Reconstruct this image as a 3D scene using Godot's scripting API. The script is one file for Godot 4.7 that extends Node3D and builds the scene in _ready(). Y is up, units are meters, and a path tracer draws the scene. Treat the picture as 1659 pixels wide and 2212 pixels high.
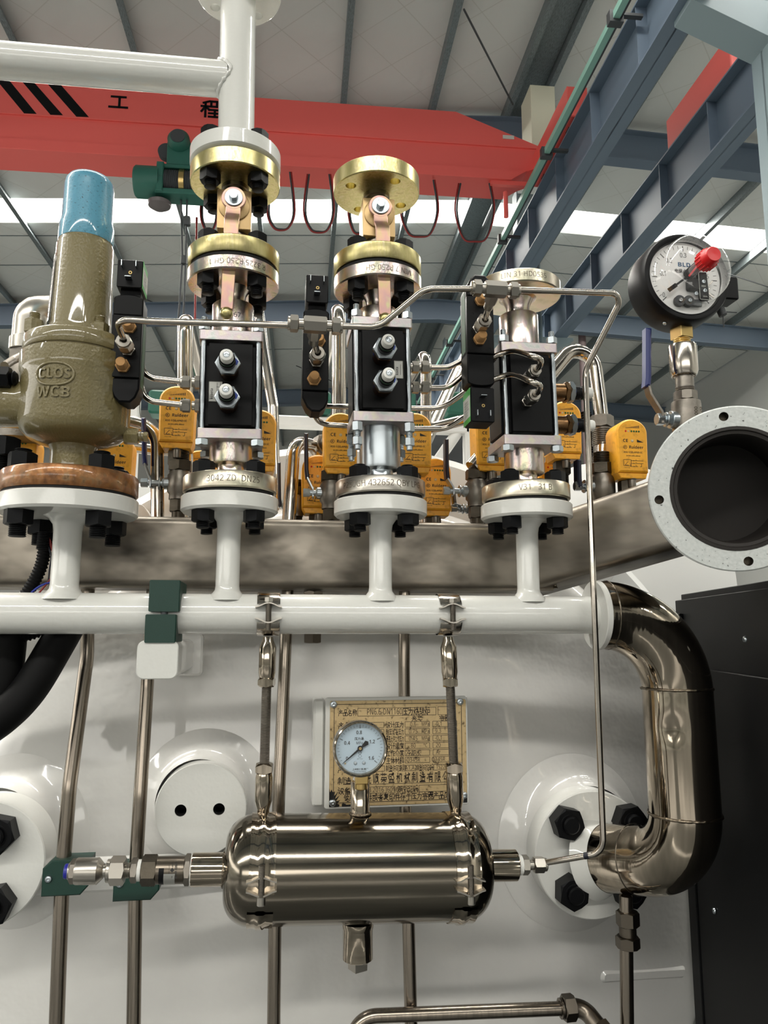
extends Node3D

const F := 1662.0
var CB := Basis(Vector3.UP, deg_to_rad(-8.5)) * Basis(Vector3.RIGHT, deg_to_rad(8.8))
var CP := Vector3(0, 1.6, 0.974)
var HT := Transform3D(Basis(Vector3.UP, deg_to_rad(-2.5)), Vector3(0, 0, 0.974))
var M := {}
var mesh_cache := {}
var tilt := deg_to_rad(0.8)

func _ready():
	# ---- camera, environment, lights
	var cam := Camera3D.new()
	cam.name = "camera"
	cam.fov = rad_to_deg(2.0 * atan(1106.0 / F))
	cam.near = 0.02
	cam.far = 200.0
	cam.transform = Transform3D(CB, CP)
	add_child(cam)
	cam.current = true
	var we := WorldEnvironment.new()
	we.name = "surroundings"
	var env := Environment.new()
	env.background_mode = Environment.BG_SKY
	var sky := Sky.new()
	var sm := ProceduralSkyMaterial.new()
	sm.sky_top_color = Color(0.62, 0.74, 0.92)
	sm.sky_horizon_color = Color(0.86, 0.89, 0.93)
	sm.ground_bottom_color = Color(0.3, 0.3, 0.28)
	sm.ground_horizon_color = Color(0.6, 0.6, 0.58)
	sm.sky_energy_multiplier = 1.0
	sky.sky_material = sm
	env.sky = sky
	env.tonemap_mode = Environment.TONE_MAPPER_LINEAR
	env.tonemap_exposure = 1.08
	env.sdfgi_enabled = true
	env.ssao_enabled = true
	env.ssil_enabled = true
	we.environment = env
	add_child(we)
	# daylight through the translucent roof strips and the window bands of the side and rear walls
	for k in STRIPS.size():
		for q in [[-20.0, RIDGE], [RIDGE, 12.5]]:
			var xm: float = (q[0] + q[1]) / 2.0
			var wd: float = q[1] - q[0]
			var slope: float = (roof_y(q[1]) - roof_y(q[0])) / wd
			strip_light("skylight_glow", Vector3(xm, roof_y(xm) - 0.02, STRIPS[k]), Vector3(slope, -1, 0).normalized(), Vector2(wd, 0.9), STRIP_E * wd / 34.0)
	strip_light("window_glow", Vector3(-4.0, 4.3, 19.7), Vector3(0, 0, -1), Vector2(26, 2.4), 34.0)
	strip_light("window_glow", Vector3(-21.7, 4.3, 2.0), Vector3(1, 0, 0), Vector2(30, 2.2), 22.0)
	make_materials()
	build_hall()
	build_crane()
	build_vessel()
	build_duct()
	build_back_plumbing()
	build_header()
	build_valves()
	build_air_lines()
	build_tank()
	build_right_pipe()
	build_gauge_contact()
	build_left_hoses()

const ROOF := 9.95
const STRIPS := [-14.65, -3.3, 9.5]
const STRIP_E := 370.0
const RIDGE := 3.35
func roof_y(x: float) -> float:
	return ROOF + 0.30 - 0.058 * absf(x - RIDGE) * (1.0 if x < RIDGE else 0.8)

func strip_light(called: String, at: Vector3, dir: Vector3, size: Vector2, e: float):
	var l := AreaLight3D.new()
	l.name = called
	l.area_size = size
	l.light_energy = e
	l.light_color = Color(1.0, 0.985, 0.95)
	l.area_range = 80.0
	l.area_attenuation = 2.0
	l.shadow_enabled = true
	var z := -(HT.basis * dir)
	var x := HT.basis * (Vector3(-dir.y, dir.x, 0).normalized() if absf(dir.y) > 0.5 else dir.cross(Vector3.UP))
	var y := z.cross(x)
	l.transform = Transform3D(Basis(x, y, z), HT * at)
	add_child(l, true)

# ---- pixels to places
func ray(px: float, py: float) -> Vector3:
	return CB * Vector3((px - 829.5) / F, -(py - 1106.0) / F, -1.0)
func U(px: float, py: float, z: float) -> Vector3:
	var d := ray(px, py)
	return CP + d * ((z - CP.z) / d.z)
func UD(px: float, py: float, depth: float) -> Vector3:
	return CP + ray(px, py) * depth
func UH(px: float, py: float, axis: int, val: float) -> Vector3:
	var d := HT.basis.inverse() * ray(px, py)
	var c := Vector3(0, 1.6, 0)
	return c + d * ((val - c[axis]) / d[axis])

# ---- mesh building
class MB:
	var v := PackedVector3Array()
	var n := PackedVector3Array()
	var u := PackedVector2Array()
	var T := Transform3D()
	func tri(a: Vector3, b: Vector3, c: Vector3, na: Vector3, nb: Vector3, nc: Vector3, ua := Vector2.ZERO, ub := Vector2.ZERO, uc := Vector2.ZERO):
		var g := (b - a).cross(c - a)
		if g.length_squared() < 1e-20:
			return
		if g.dot(na + nb + nc) > 0.0:
			v.append_array([T * a, T * c, T * b])
			n.append_array([(T.basis * na).normalized(), (T.basis * nc).normalized(), (T.basis * nb).normalized()])
			u.append_array([ua, uc, ub])
		else:
			v.append_array([T * a, T * b, T * c])
			n.append_array([(T.basis * na).normalized(), (T.basis * nb).normalized(), (T.basis * nc).normalized()])
			u.append_array([ua, ub, uc])
	func quad(a, b, c, d, na, nb, nc, nd, ua := Vector2.ZERO, ub := Vector2(1, 0), uc := Vector2(1, 1), ud := Vector2(0, 1)):
		tri(a, b, c, na, nb, nc, ua, ub, uc)
		tri(a, c, d, na, nc, nd, ua, uc, ud)
	func flat(a: Vector3, b: Vector3, c: Vector3, d: Vector3, out: Vector3):
		var g := (b - a).cross(c - a).normalized()
		if g.dot(out) < 0.0:
			g = -g
		quad(a, b, c, d, g, g, g, g)
	# profile of (radius, height) turned about local Y
	func lathe(prof: Array, segs := 32, X := Transform3D(), a0 := 0.0, a1 := TAU, sharp := 0.75):
		var m := prof.size()
		var sn := []
		for i in m - 1:
			var d: Vector2 = prof[i + 1] - prof[i]
			sn.append(Vector2(d.y, -d.x).normalized())
		for i in m - 1:
			var p: Vector2 = prof[i]
			var q: Vector2 = prof[i + 1]
			if p.is_equal_approx(q):
				continue
			var n0: Vector2 = sn[i]
			var n1: Vector2 = sn[i]
			if i > 0 and sn[i - 1].dot(sn[i]) > sharp:
				n0 = (sn[i - 1] + sn[i]).normalized()
			if i < m - 2 and sn[i + 1].dot(sn[i]) > sharp:
				n1 = (sn[i + 1] + sn[i]).normalized()
			for k in segs:
				var t0 := a0 + (a1 - a0) * k / segs
				var t1 := a0 + (a1 - a0) * (k + 1) / segs
				var e0 := Vector3(sin(t0), 0, cos(t0))
				var e1 := Vector3(sin(t1), 0, cos(t1))
				var B := X.basis
				quad(X * (e0 * p.x + Vector3(0, p.y, 0)), X * (e1 * p.x + Vector3(0, p.y, 0)), X * (e1 * q.x + Vector3(0, q.y, 0)), X * (e0 * q.x + Vector3(0, q.y, 0)),
					B * (e0 * n0.x + Vector3(0, n0.y, 0)), B * (e1 * n0.x + Vector3(0, n0.y, 0)), B * (e1 * n1.x + Vector3(0, n1.y, 0)), B * (e0 * n1.x + Vector3(0, n1.y, 0)),
					Vector2(t0 / TAU, p.y), Vector2(t1 / TAU, p.y), Vector2(t1 / TAU, q.y), Vector2(t0 / TAU, q.y))
	# closed cylinder with small chamfers
	func cyl(r: float, y0: float, y1: float, X := Transform3D(), segs := 28, ch := 0.0006):
		lathe([Vector2(0, y0), Vector2(r - ch, y0), Vector2(r, y0 + ch), Vector2(r, y1 - ch), Vector2(r - ch, y1), Vector2(0, y1)], segs, X)
	# hexagonal nut or bar from y0 to y1, corner radius from across-flats
	func hex(af: float, y0: float, y1: float, X := Transform3D(), c0 := true, c1 := true, sides := 6, ph := 0.0):
		var rc := af * 0.5 / cos(PI / sides)
		var rm := af * 0.5
		var c := (rc - rm) * 0.75
		var pts := []
		for k in sides * 2:
			var t := ph + TAU * k / (sides * 2)
			var corner := k % 2 == 0
			pts.append([Vector3(sin(t), 0, cos(t)) * (rc if corner else rm), c if corner else 0.0, Vector3(sin(t), 0, cos(t))])
		var N := sides * 2
		for k in N:
			var a = pts[k]
			var b = pts[(k + 1) % N]
			var side := int(k / 2.0)
			var tn := ph + TAU * (side + 0.5) / sides
			var nn := X.basis * Vector3(sin(tn), 0, cos(tn))
			var Y := Vector3.UP
			var a0: Vector3 = a[0] + Y * (y0 + (a[1] if c0 else 0.0))
			var b0: Vector3 = b[0] + Y * (y0 + (b[1] if c0 else 0.0))
			var a1: Vector3 = a[0] + Y * (y1 - (a[1] if c1 else 0.0))
			var b1: Vector3 = b[0] + Y * (y1 - (b[1] if c1 else 0.0))
			quad(X * a0, X * b0, X * b1, X * a1, nn, nn, nn, nn)
			for e in 2:
				var yy := y0 if e == 0 else y1
				var s := -1.0 if e == 0 else 1.0
				var has: bool = c0 if e == 0 else c1
				var ra: float = rm * 0.98 if has else rc
				var pa: Vector3 = a[2] * (minf(ra, a[0].length())) + Y * yy
				var pb: Vector3 = b[2] * (minf(ra, b[0].length())) + Y * yy
				var up := X.basis * (Y * s)
				tri(X * pa, X * pb, X * (Y * yy), up, up, up)
				if has:
					var mid: Vector3 = (a[2] + b[2]).normalized() * 0.5 + Y * s
					mid = X.basis * mid.normalized()
					quad(X * (a0 if e == 0 else a1), X * (b0 if e == 0 else b1), X * pb, X * pa, mid, mid, mid, mid)
	# screw thread as rings
	func thread(r: float, y0: float, y1: float, pitch: float, X := Transform3D(), segs := 14, cap := true):
		var prof := []
		if cap:
			prof.append(Vector2(0, y0))
		var c := int(maxf(1.0, roundf((y1 - y0) / pitch)))
		var p := (y1 - y0) / c
		for i in c:
			prof.append(Vector2(r * 0.88, y0 + p * i))
			prof.append(Vector2(r, y0 + p * (i + 0.35)))
			prof.append(Vector2(r, y0 + p * (i + 0.6)))
		prof.append(Vector2(r * 0.88, y1))
		if cap:
			prof.append(Vector2(0, y1))
		lathe(prof, segs, X)
	# smooth grid of rows; closed round each row
	func grid(rows: Array, closed_rows := false, flip := false):
		var R := rows.size()
		var C: int = rows[0].size()
		var nn := []
		for i in R:
			var rn := PackedVector3Array()
			for j in C:
				var pi: int = posmod(i - 1, R) if closed_rows else maxi(i - 1, 0)
				var ni: int = posmod(i + 1, R) if closed_rows else mini(i + 1, R - 1)
				var du: Vector3 = rows[i][(j + 1) % C] - rows[i][posmod(j - 1, C)]
				var dv: Vector3 = rows[ni][j] - rows[pi][j]
				var g := du.cross(dv).normalized()
				rn.append(-g if flip else g)
			nn.append(rn)
		for i in (R if closed_rows else R - 1):
			var k := (i + 1) % R
			for j in C:
				var q := (j + 1) % C
				quad(rows[i][j], rows[i][q], rows[k][q], rows[k][j], nn[i][j], nn[i][q], nn[k][q], nn[k][j],
					Vector2(float(j) / C, i), Vector2(float(j + 1) / C, i), Vector2(float(j + 1) / C, i + 1), Vector2(float(j) / C, i + 1))
	# tube along a path
	func sweep(path: PackedVector3Array, r: float, segs := 14, radii := [], closed := false, caps := true, dent := []):
		var N := path.size()
		var rows := []
		var t0 := (path[1] - path[0]).normalized()
		var up := Vector3.UP if absf(t0.y) < 0.9 else Vector3.RIGHT
		var nrm := (up - t0 * up.dot(t0)).normalized()
		for i in N:
			var tg: Vector3
			if closed:
				tg = (path[(i + 1) % N] - path[posmod(i - 1, N)]).normalized()
			else:
				tg = (path[mini(i + 1, N - 1)] - path[maxi(i - 1, 0)]).normalized()
			nrm = (nrm - tg * nrm.dot(tg)).normalized()
			var bn := tg.cross(nrm)
			var rr: float = radii[i] if radii.size() else r
			var row := PackedVector3Array()
			for j in segs:
				var a := TAU * j / segs
				var p := path[i] + (nrm * cos(a) + bn * sin(a)) * rr
				if dent.size():
					var w := exp(-(p - dent[0]).length_squared() / (dent[1] * dent[1]))
					p = p.lerp(path[i], w * dent[2])
				row.append(p)
			rows.append(row)
		grid(rows, closed)
		if caps and not closed:
			for e in 2:
				var row = rows[0 if e == 0 else N - 1]
				var c := path[0 if e == 0 else N - 1]
				var dn := (path[0] - path[1]).normalized() if e == 0 else (path[N - 1] - path[N - 2]).normalized()
				for j in segs:
					tri(c, row[j], row[(j + 1) % segs], dn, dn, dn)
	# polygon in local XY pushed along +Z, with a chamfer
	func ext(poly: PackedVector2Array, h: float, X := Transform3D(), ch := 0.0, smooth := 0.8):
		var N := poly.size()
		var area := 0.0
		for i in N:
			area += poly[i].cross(poly[(i + 1) % N])
		if area < 0.0:
			poly.reverse()
		var en := []
		for i in N:
			var d := poly[(i + 1) % N] - poly[i]
			en.append(Vector2(d.y, -d.x).normalized())
		var inner := PackedVector2Array()
		for i in N:
			var a: Vector2 = en[posmod(i - 1, N)]
			var b: Vector2 = en[i]
			var k := (a + b)
			var l := maxf(k.length_squared() * 0.5, 0.25)
			inner.append(poly[i] - k / l * ch)
		var idx := Geometry2D.triangulate_polygon(scaled(inner))
		var B := X.basis
		for e in 2:
			var z := 0.0 if e == 0 else h
			var nz := B * Vector3(0, 0, -1.0 if e == 0 else 1.0)
			for t in range(0, idx.size(), 3):
				tri(X * v3(inner[idx[t]], z), X * v3(inner[idx[t + 1]], z), X * v3(inner[idx[t + 2]], z), nz, nz, nz, inner[idx[t]], inner[idx[t + 1]], inner[idx[t + 2]])
		for i in N:
			var j := (i + 1) % N
			var n0: Vector2 = en[i]
			var n1: Vector2 = en[i]
			if en[posmod(i - 1, N)].dot(en[i]) > smooth:
				n0 = (en[posmod(i - 1, N)] + en[i]).normalized()
			if en[j].dot(en[i]) > smooth:
				n1 = (en[j] + en[i]).normalized()
			var m0 := B * v3(n0, 0)
			var m1 := B * v3(n1, 0)
			quad(X * v3(poly[i], ch), X * v3(poly[j], ch), X * v3(poly[j], h - ch), X * v3(poly[i], h - ch), m0, m1, m1, m0)
			if ch > 0.0:
				for e in 2:
					var s := -1.0 if e == 0 else 1.0
					var c0 := (B * Vector3(n0.x, n0.y, s)).normalized()
					var c1 := (B * Vector3(n1.x, n1.y, s)).normalized()
					quad(X * v3(poly[i], ch if e == 0 else h - ch), X * v3(poly[j], ch if e == 0 else h - ch), X * v3(inner[j], 0.0 if e == 0 else h), X * v3(inner[i], 0.0 if e == 0 else h), c0, c1, c1, c0)
	static func scaled(p: PackedVector2Array) -> PackedVector2Array:
		var o := PackedVector2Array()
		for q in p:
			o.append(q * 1000.0)
		return o
	static func v3(p: Vector2, z: float) -> Vector3:
		return Vector3(p.x, p.y, z)
	# box centred at X with chamfered edges
	func box(s: Vector3, X := Transform3D(), ch := 0.0008):
		var p := PackedVector2Array([Vector2(-s.x, -s.y) / 2, Vector2(s.x, -s.y) / 2, Vector2(s.x, s.y) / 2, Vector2(-s.x, s.y) / 2])
		ext(p, s.z, X * Transform3D(Basis(), Vector3(0, 0, -s.z / 2)), ch)
	# box with rounded corners in XY
	func rbox(s: Vector3, r: float, X := Transform3D(), ch := 0.0008, q := 5):
		ext(MB.rrect(s.x, s.y, r, q), s.z, X * Transform3D(Basis(), Vector3(0, 0, -s.z / 2)), ch)
	static func rrect(w: float, h: float, r: float, q := 5) -> PackedVector2Array:
		var p := PackedVector2Array()
		for c in 4:
			var cx := (w / 2 - r) * (1 if c in [0, 3] else -1)
			var cy := (h / 2 - r) * (1 if c in [0, 1] else -1)
			for i in q + 1:
				var a := PI / 2 * (c + float(i) / q)
				p.append(Vector2(cx + cos(a) * r, cy + sin(a) * r))
		return p
	# round plate with holes [[centre, radius], ...] (keyhole outline), axis +Z
	func holed(r: float, holes: Array, h: float, X := Transform3D(), ch := 0.001, segs := 64):
		var o := PackedVector2Array()
		var eps := 0.00002
		var todo := []
		for q in holes:
			todo.append([fposmod(q[0].angle(), TAU) if q[0].length() > 1e-4 else q[2], q[0], q[1]])
		todo.sort_custom(func(a, b): return a[0] < b[0])
		var k := 0
		for i in segs:
			var a := TAU * i / segs
			var a2 := TAU * (i + 1) / segs
			o.append(Vector2(cos(a), sin(a)) * (r - ch))
			while k < todo.size() and todo[k][0] < a2:
				var q = todo[k]
				var d := Vector2(cos(q[0]), sin(q[0]))
				var s := Vector2(-d.y, d.x) * eps
				o.append(d * (r - ch) - s)
				for j in 21:
					var b: float = q[0] - TAU * j / 20.0
					var pp: Vector2 = q[1] + Vector2(cos(b), sin(b)) * q[2]
					o.append(pp - s if j == 0 else (pp + s if j == 20 else pp))
				o.append(d * (r - ch) + s)
				k += 1
		var idx := Geometry2D.triangulate_polygon(scaled(o))
		for e in 2:
			var z := 0.0 if e == 0 else h
			var nz := X.basis * Vector3(0, 0, -1.0 if e == 0 else 1.0)
			for t in range(0, idx.size(), 3):
				tri(X * v3(o[idx[t]], z), X * v3(o[idx[t + 1]], z), X * v3(o[idx[t + 2]], z), nz, nz, nz)
		for q in holes:
			for j in 20:
				var b0 := TAU * j / 20.0
				var b1 := TAU * (j + 1) / 20.0
				var e0 := Vector2(cos(b0), sin(b0))
				var e1 := Vector2(cos(b1), sin(b1))
				var m0 := X.basis * v3(-e0, 0)
				var m1 := X.basis * v3(-e1, 0)
				quad(X * v3(q[0] + e0 * q[1], 0), X * v3(q[0] + e1 * q[1], 0), X * v3(q[0] + e1 * q[1], h), X * v3(q[0] + e0 * q[1], h), m0, m1, m1, m0)
		lathe([Vector2(r - ch, 0), Vector2(r, ch), Vector2(r, h - ch), Vector2(r - ch, h)], segs, X * Transform3D(Basis(Vector3.RIGHT, PI / 2), Vector3.ZERO), 0, TAU)
	# bent strip: side outline in (z, y), pushed along x
	func ribbon(pts: Array, t: float, w: float, X := Transform3D(), ch := 0.0004):
		var l := PackedVector2Array()
		var rr := PackedVector2Array()
		for i in pts.size():
			var d: Vector2 = (pts[mini(i + 1, pts.size() - 1)] - pts[maxi(i - 1, 0)]).normalized()
			var s := Vector2(-d.y, d.x) * t / 2
			l.append(pts[i] + s)
			rr.append(pts[i] - s)
		rr.reverse()
		l.append_array(rr)
		# local XY of ext = (z, y); its Z = -x
		var B := Basis(Vector3(0, 0, 1), Vector3(0, 1, 0), Vector3(-1, 0, 0))
		ext(l, w, X * Transform3D(B, Vector3(w / 2, 0, 0)), ch)
	func add(m: Mesh, X: Transform3D):
		var a := m.surface_get_arrays(0)
		var vv: PackedVector3Array = a[Mesh.ARRAY_VERTEX]
		var nn: PackedVector3Array = a[Mesh.ARRAY_NORMAL]
		for i in vv.size():
			v.append(T * (X * vv[i]))
			n.append((T.basis * (X.basis * nn[i])).normalized())
			u.append(Vector2.ZERO)
	func mesh() -> ArrayMesh:
		var a := []
		a.resize(Mesh.ARRAY_MAX)
		a[Mesh.ARRAY_VERTEX] = v
		a[Mesh.ARRAY_NORMAL] = n
		a[Mesh.ARRAY_TEX_UV] = u
		var m := ArrayMesh.new()
		if v.size():
			m.add_surface_from_arrays(Mesh.PRIMITIVE_TRIANGLES, a)
		return m

# transform whose Y looks along dir
func ax(dir: Vector3, at := Vector3.ZERO, spin := 0.0) -> Transform3D:
	var y := dir.normalized()
	var r := Vector3.BACK if absf(y.z) < 0.9 else Vector3.RIGHT
	var x := y.cross(r).normalized()
	var z := x.cross(y)
	return Transform3D(Basis(x, y, z) * Basis(Vector3.UP, spin), at)
# transform whose Z looks along dir, Y near up
func az(dir: Vector3, at := Vector3.ZERO, up := Vector3.UP) -> Transform3D:
	var z := dir.normalized()
	var x := up.cross(z).normalized()
	return Transform3D(Basis(x, z.cross(x), z), at)
func mv(x: float, y: float, z: float) -> Transform3D:
	return Transform3D(Basis(), Vector3(x, y, z))

func fil(pts: Array, r, steps := 8) -> PackedVector3Array:
	var o := PackedVector3Array([pts[0]])
	for i in range(1, pts.size() - 1):
		var p: Vector3 = pts[i]
		var a: Vector3 = (pts[i - 1] - p)
		var b: Vector3 = (pts[i + 1] - p)
		var rr: float = r[i - 1] if r is Array else r
		var half := a.angle_to(b) / 2.0
		if half > 1.565 or rr <= 0.0:
			o.append(p)
			continue
		var t := minf(rr / tan(half), minf(a.length() * (0.97 if i == 1 else 0.49), b.length() * (0.97 if i == pts.size() - 2 else 0.49)))
		var p0 := p + a.normalized() * t
		var p1 := p + b.normalized() * t
		var R := t * tan(half)
		var c := p + (a.normalized() + b.normalized()).normalized() * (R / sin(half))
		for s in steps + 1:
			var w := float(s) / steps
			o.append(c + (p0 - c).slerp(p1 - c, w))
	o.append(pts[pts.size() - 1])
	return o
func smooth_path(pts: Array, per := 8) -> PackedVector3Array:
	var o := PackedVector3Array()
	for i in pts.size() - 1:
		var a: Vector3 = pts[maxi(i - 1, 0)]
		var d: Vector3 = pts[mini(i + 2, pts.size() - 1)]
		for s in per:
			o.append((pts[i] as Vector3).cubic_interpolate(pts[i + 1], a, d, float(s) / per))
	o.append(pts[pts.size() - 1])
	return o

# ---- nodes
func thing(called: String, label: String, category: String, X := Transform3D(), group := "") -> Node3D:
	var o := Node3D.new()
	o.name = called
	o.transform = X
	add_child(o, true)
	meta(o, label, category, group)
	return o
func meta(o: Node3D, label: String, category: String, group := ""):
	o.set_meta("label", label)
	o.set_meta("category", category)
	if group != "":
		o.set_meta("group", group)
func mb(o: Node3D = null) -> MB:
	var b := MB.new()
	if o:
		b.T = o.global_transform.affine_inverse()
	return b
# the mesh's points are already local to the parent
func part(o: Node, called: String, b, mat: Material, X := Transform3D(), label := "") -> MeshInstance3D:
	var m := MeshInstance3D.new()
	m.name = called
	m.mesh = b.mesh() if b is MB else b
	m.material_override = mat
	m.transform = X
	if label != "":
		m.set_meta("label", label)
	o.add_child(m, true)
	return m
func single(called: String, b, mat: Material, label: String, category: String, group := "") -> MeshInstance3D:
	var m := part(self, called, b, mat)
	meta(m, label, category, group)
	return m
func struct(called: String, b, mat: Material, o: Node = self) -> MeshInstance3D:
	var m := part(o, called, b, mat)
	if o == self:
		m.set_meta("kind", "structure")
	return m

# ---- materials
func noise(freq: float, oct: int, sd: int, size := 256, ramp := [], normal := 0.0, kind := FastNoiseLite.TYPE_SIMPLEX_SMOOTH) -> NoiseTexture2D:
	var f := FastNoiseLite.new()
	f.noise_type = kind
	f.frequency = freq
	f.fractal_octaves = oct
	f.seed = sd
	var t := NoiseTexture2D.new()
	t.width = size
	t.height = size
	t.seamless = true
	t.noise = f
	if ramp.size():
		var g := Gradient.new()
		g.offsets = PackedFloat32Array(ramp.map(func(q): return q[0]))
		g.colors = PackedColorArray(ramp.map(func(q): return q[1]))
		t.color_ramp = g
	if normal > 0.0:
		t.as_normal_map = true
		t.bump_strength = normal
	return t
func grey(a: float) -> Color:
	return Color(a, a, a)
func std(c: Color, rough: float, metal := 0.0) -> StandardMaterial3D:
	var m := StandardMaterial3D.new()
	m.albedo_color = c
	m.roughness = rough
	m.metallic = metal
	return m
func tex(m: StandardMaterial3D, scale: Vector3, albedo: Texture2D = null, nrm: Texture2D = null, ns := 1.0, rough: Texture2D = null) -> StandardMaterial3D:
	m.uv1_triplanar = true
	m.uv1_scale = scale
	if albedo:
		m.albedo_texture = albedo
	if nrm:
		m.normal_enabled = true
		m.normal_texture = nrm
		m.normal_scale = ns
	if rough:
		m.roughness_texture = rough
		m.roughness_texture_channel = BaseMaterial3D.TEXTURE_CHANNEL_RED
	return m
func coat(m: StandardMaterial3D, a := 1.0, r := 0.05) -> StandardMaterial3D:
	m.clearcoat_enabled = true
	m.clearcoat = a
	m.clearcoat_roughness = r
	return m
func make_materials():
	var peel := noise(0.05, 2, 3, 256, [], 4.0)
	var fine := noise(0.12, 3, 5, 256, [], 4.0)
	var wave := noise(0.02, 2, 9, 256, [], 6.0)
	var blot := noise(0.012, 4, 11, 512, [[0.0, grey(0.55)], [0.45, grey(0.8)], [1.0, grey(1.0)]])
	var streak := noise(0.06, 4, 21, 512, [[0.0, grey(0.6)], [0.5, grey(0.85)], [1.0, grey(1.0)]])
	var rvar := noise(0.02, 4, 31, 256, [[0.0, grey(0.45)], [1.0, grey(1.0)]])
	var soft := noise(0.02, 3, 14, 256, [[0.0, grey(0.8)], [1.0, grey(1.0)]])
	M.white = tex(coat(std(Color(0.83, 0.83, 0.81), 0.4), 0.8, 0.05), Vector3(9, 9, 9), null, peel, 0.10)
	M.white_vessel = tex(coat(std(Color(0.82, 0.815, 0.80), 0.42), 0.9, 0.06), Vector3(5, 5, 5), null, peel, 0.16)
	M.white_far = std(Color(0.86, 0.86, 0.85), 0.5)
	M.steel = tex(std(Color(0.74, 0.71, 0.67), 0.16, 1.0), Vector3(8, 8, 8), null, wave, 0.03)
	M.steel_tube = tex(std(Color(0.64, 0.60, 0.55), 0.24, 1.0), Vector3(50, 0.7, 50), soft)
	M.steel_dark = std(Color(0.44, 0.41, 0.37), 0.3, 1.0)
	M.steel_polish = tex(std(Color(0.76, 0.71, 0.64), 0.08, 1.0), Vector3(22, 0.6, 22), soft, wave, 0.06)
	M.tank = tex(std(Color(0.56, 0.53, 0.48), 0.13, 1.0), Vector3(16, 0.7, 16), soft, wave, 0.05)
	M.zinc_pale = tex(std(Color.WHITE, 0.3, 1.0), Vector3(9, 3, 9), noise(0.018, 3, 45, 256, [[0.0, Color(0.70, 0.69, 0.60)], [0.5, Color(0.78, 0.76, 0.68)], [1.0, Color(0.80, 0.74, 0.70)]]), fine, 0.06)
	M.duct = tex(std(Color(0.60, 0.57, 0.525), 0.62, 1.0), Vector3(1.6, 3.2, 1.6), noise(0.010, 4, 111, 512, [[0.0, grey(0.5)], [0.4, grey(0.78)], [0.7, grey(0.95)], [1.0, grey(1.0)]]), null, 1.0, noise(0.012, 3, 113, 512, [[0.0, grey(0.45)], [1.0, grey(0.9)]]))
	M.brushed = std(Color(0.70, 0.68, 0.645), 0.3, 1.0)
	M.cast_steel = tex(std(Color(0.58, 0.555, 0.52), 0.4, 1.0), Vector3(9, 9, 9), soft, fine, 0.08)
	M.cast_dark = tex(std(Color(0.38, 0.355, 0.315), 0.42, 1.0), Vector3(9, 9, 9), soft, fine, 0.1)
	M.weld = tex(std(Color(0.60, 0.55, 0.48), 0.25, 1.0), Vector3(30, 30, 30), blot, fine, 0.6)
	var gold := noise(0.02, 3, 41, 256, [[0.0, Color(0.70, 0.64, 0.44)], [0.35, Color(0.83, 0.78, 0.58)], [0.6, Color(0.77, 0.73, 0.50)], [1.0, Color(0.86, 0.81, 0.66)]])
	M.gold = tex(std(Color.WHITE, 0.3, 1.0), Vector3(14, 3, 14), gold, fine, 0.06)
	var pink := noise(0.018, 3, 43, 256, [[0.0, Color(0.64, 0.66, 0.58)], [0.3, Color(0.80, 0.77, 0.66)], [0.5, Color(0.80, 0.71, 0.71)], [0.7, Color(0.76, 0.75, 0.74)], [1.0, Color(0.85, 0.79, 0.60)]])
	M.pink = tex(std(Color.WHITE, 0.27, 1.0), Vector3(12, 4, 12), pink, fine, 0.06)
	var plate := noise(0.016, 3, 47, 256, [[0.0, Color(0.60, 0.66, 0.64)], [0.35, Color(0.72, 0.71, 0.70)], [0.6, Color(0.72, 0.67, 0.69)], [1.0, Color(0.76, 0.76, 0.66)]])
	M.plate = tex(std(Color.WHITE, 0.42, 1.0), Vector3(10, 10, 10), plate, fine, 0.08)
	var lever := noise(0.014, 3, 53, 256, [[0.0, Color(0.70, 0.66, 0.46)], [0.4, Color(0.74, 0.60, 0.53)], [0.75, Color(0.70, 0.56, 0.55)], [1.0, Color(0.70, 0.68, 0.52)]])
	M.lever = tex(std(Color.WHITE, 0.4, 0.9), Vector3(12, 6, 12), lever)
	M.tan_block = tex(std(Color(0.72, 0.61, 0.44), 0.42, 0.8), Vector3(12, 12, 12), rvar)
	M.tan_block.albedo_texture = null
	M.zinc = std(Color(0.72, 0.75, 0.77), 0.28, 1.0)
	M.brass = std(Color(0.78, 0.67, 0.44), 0.28, 1.0)
	M.brass_dark = tex(std(Color(0.66, 0.51, 0.36), 0.30, 1.0), Vector3(30, 30, 30), streak)
	M.sinter = tex(std(Color(0.76, 0.60, 0.41), 0.72, 0.7), Vector3(60, 60, 60), null, fine, 0.8)
	M.black = std(Color(0.05, 0.052, 0.06), 0.42)
	M.black_body = tex(std(Color(0.032, 0.034, 0.04), 0.42), Vector3(40, 40, 40), null, fine, 0.05)
	M.bolt = tex(std(Color(0.06, 0.063, 0.07), 0.42, 0.3), Vector3(60, 60, 60), null, fine, 0.2)
	M.rubber = std(Color(0.022, 0.022, 0.024), 0.62)
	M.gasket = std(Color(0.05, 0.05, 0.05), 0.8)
	M.olive = tex(coat(std(Color(0.45, 0.41, 0.265), 0.45), 0.9, 0.05), Vector3(22, 14, 22), null, peel, 0.75)
	M.blue_paint = tex(coat(std(Color(0.29, 0.56, 0.66), 0.45), 0.8, 0.08), Vector3(16, 16, 16), noise(0.03, 4, 61, 512, [[0.0, Color(1, 1, 1)], [0.78, Color(1, 1, 1)], [0.8, Color(0.4, 0.4, 0.38)], [1.0, Color(0.35, 0.33, 0.3)]]), peel, 0.4)
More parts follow.
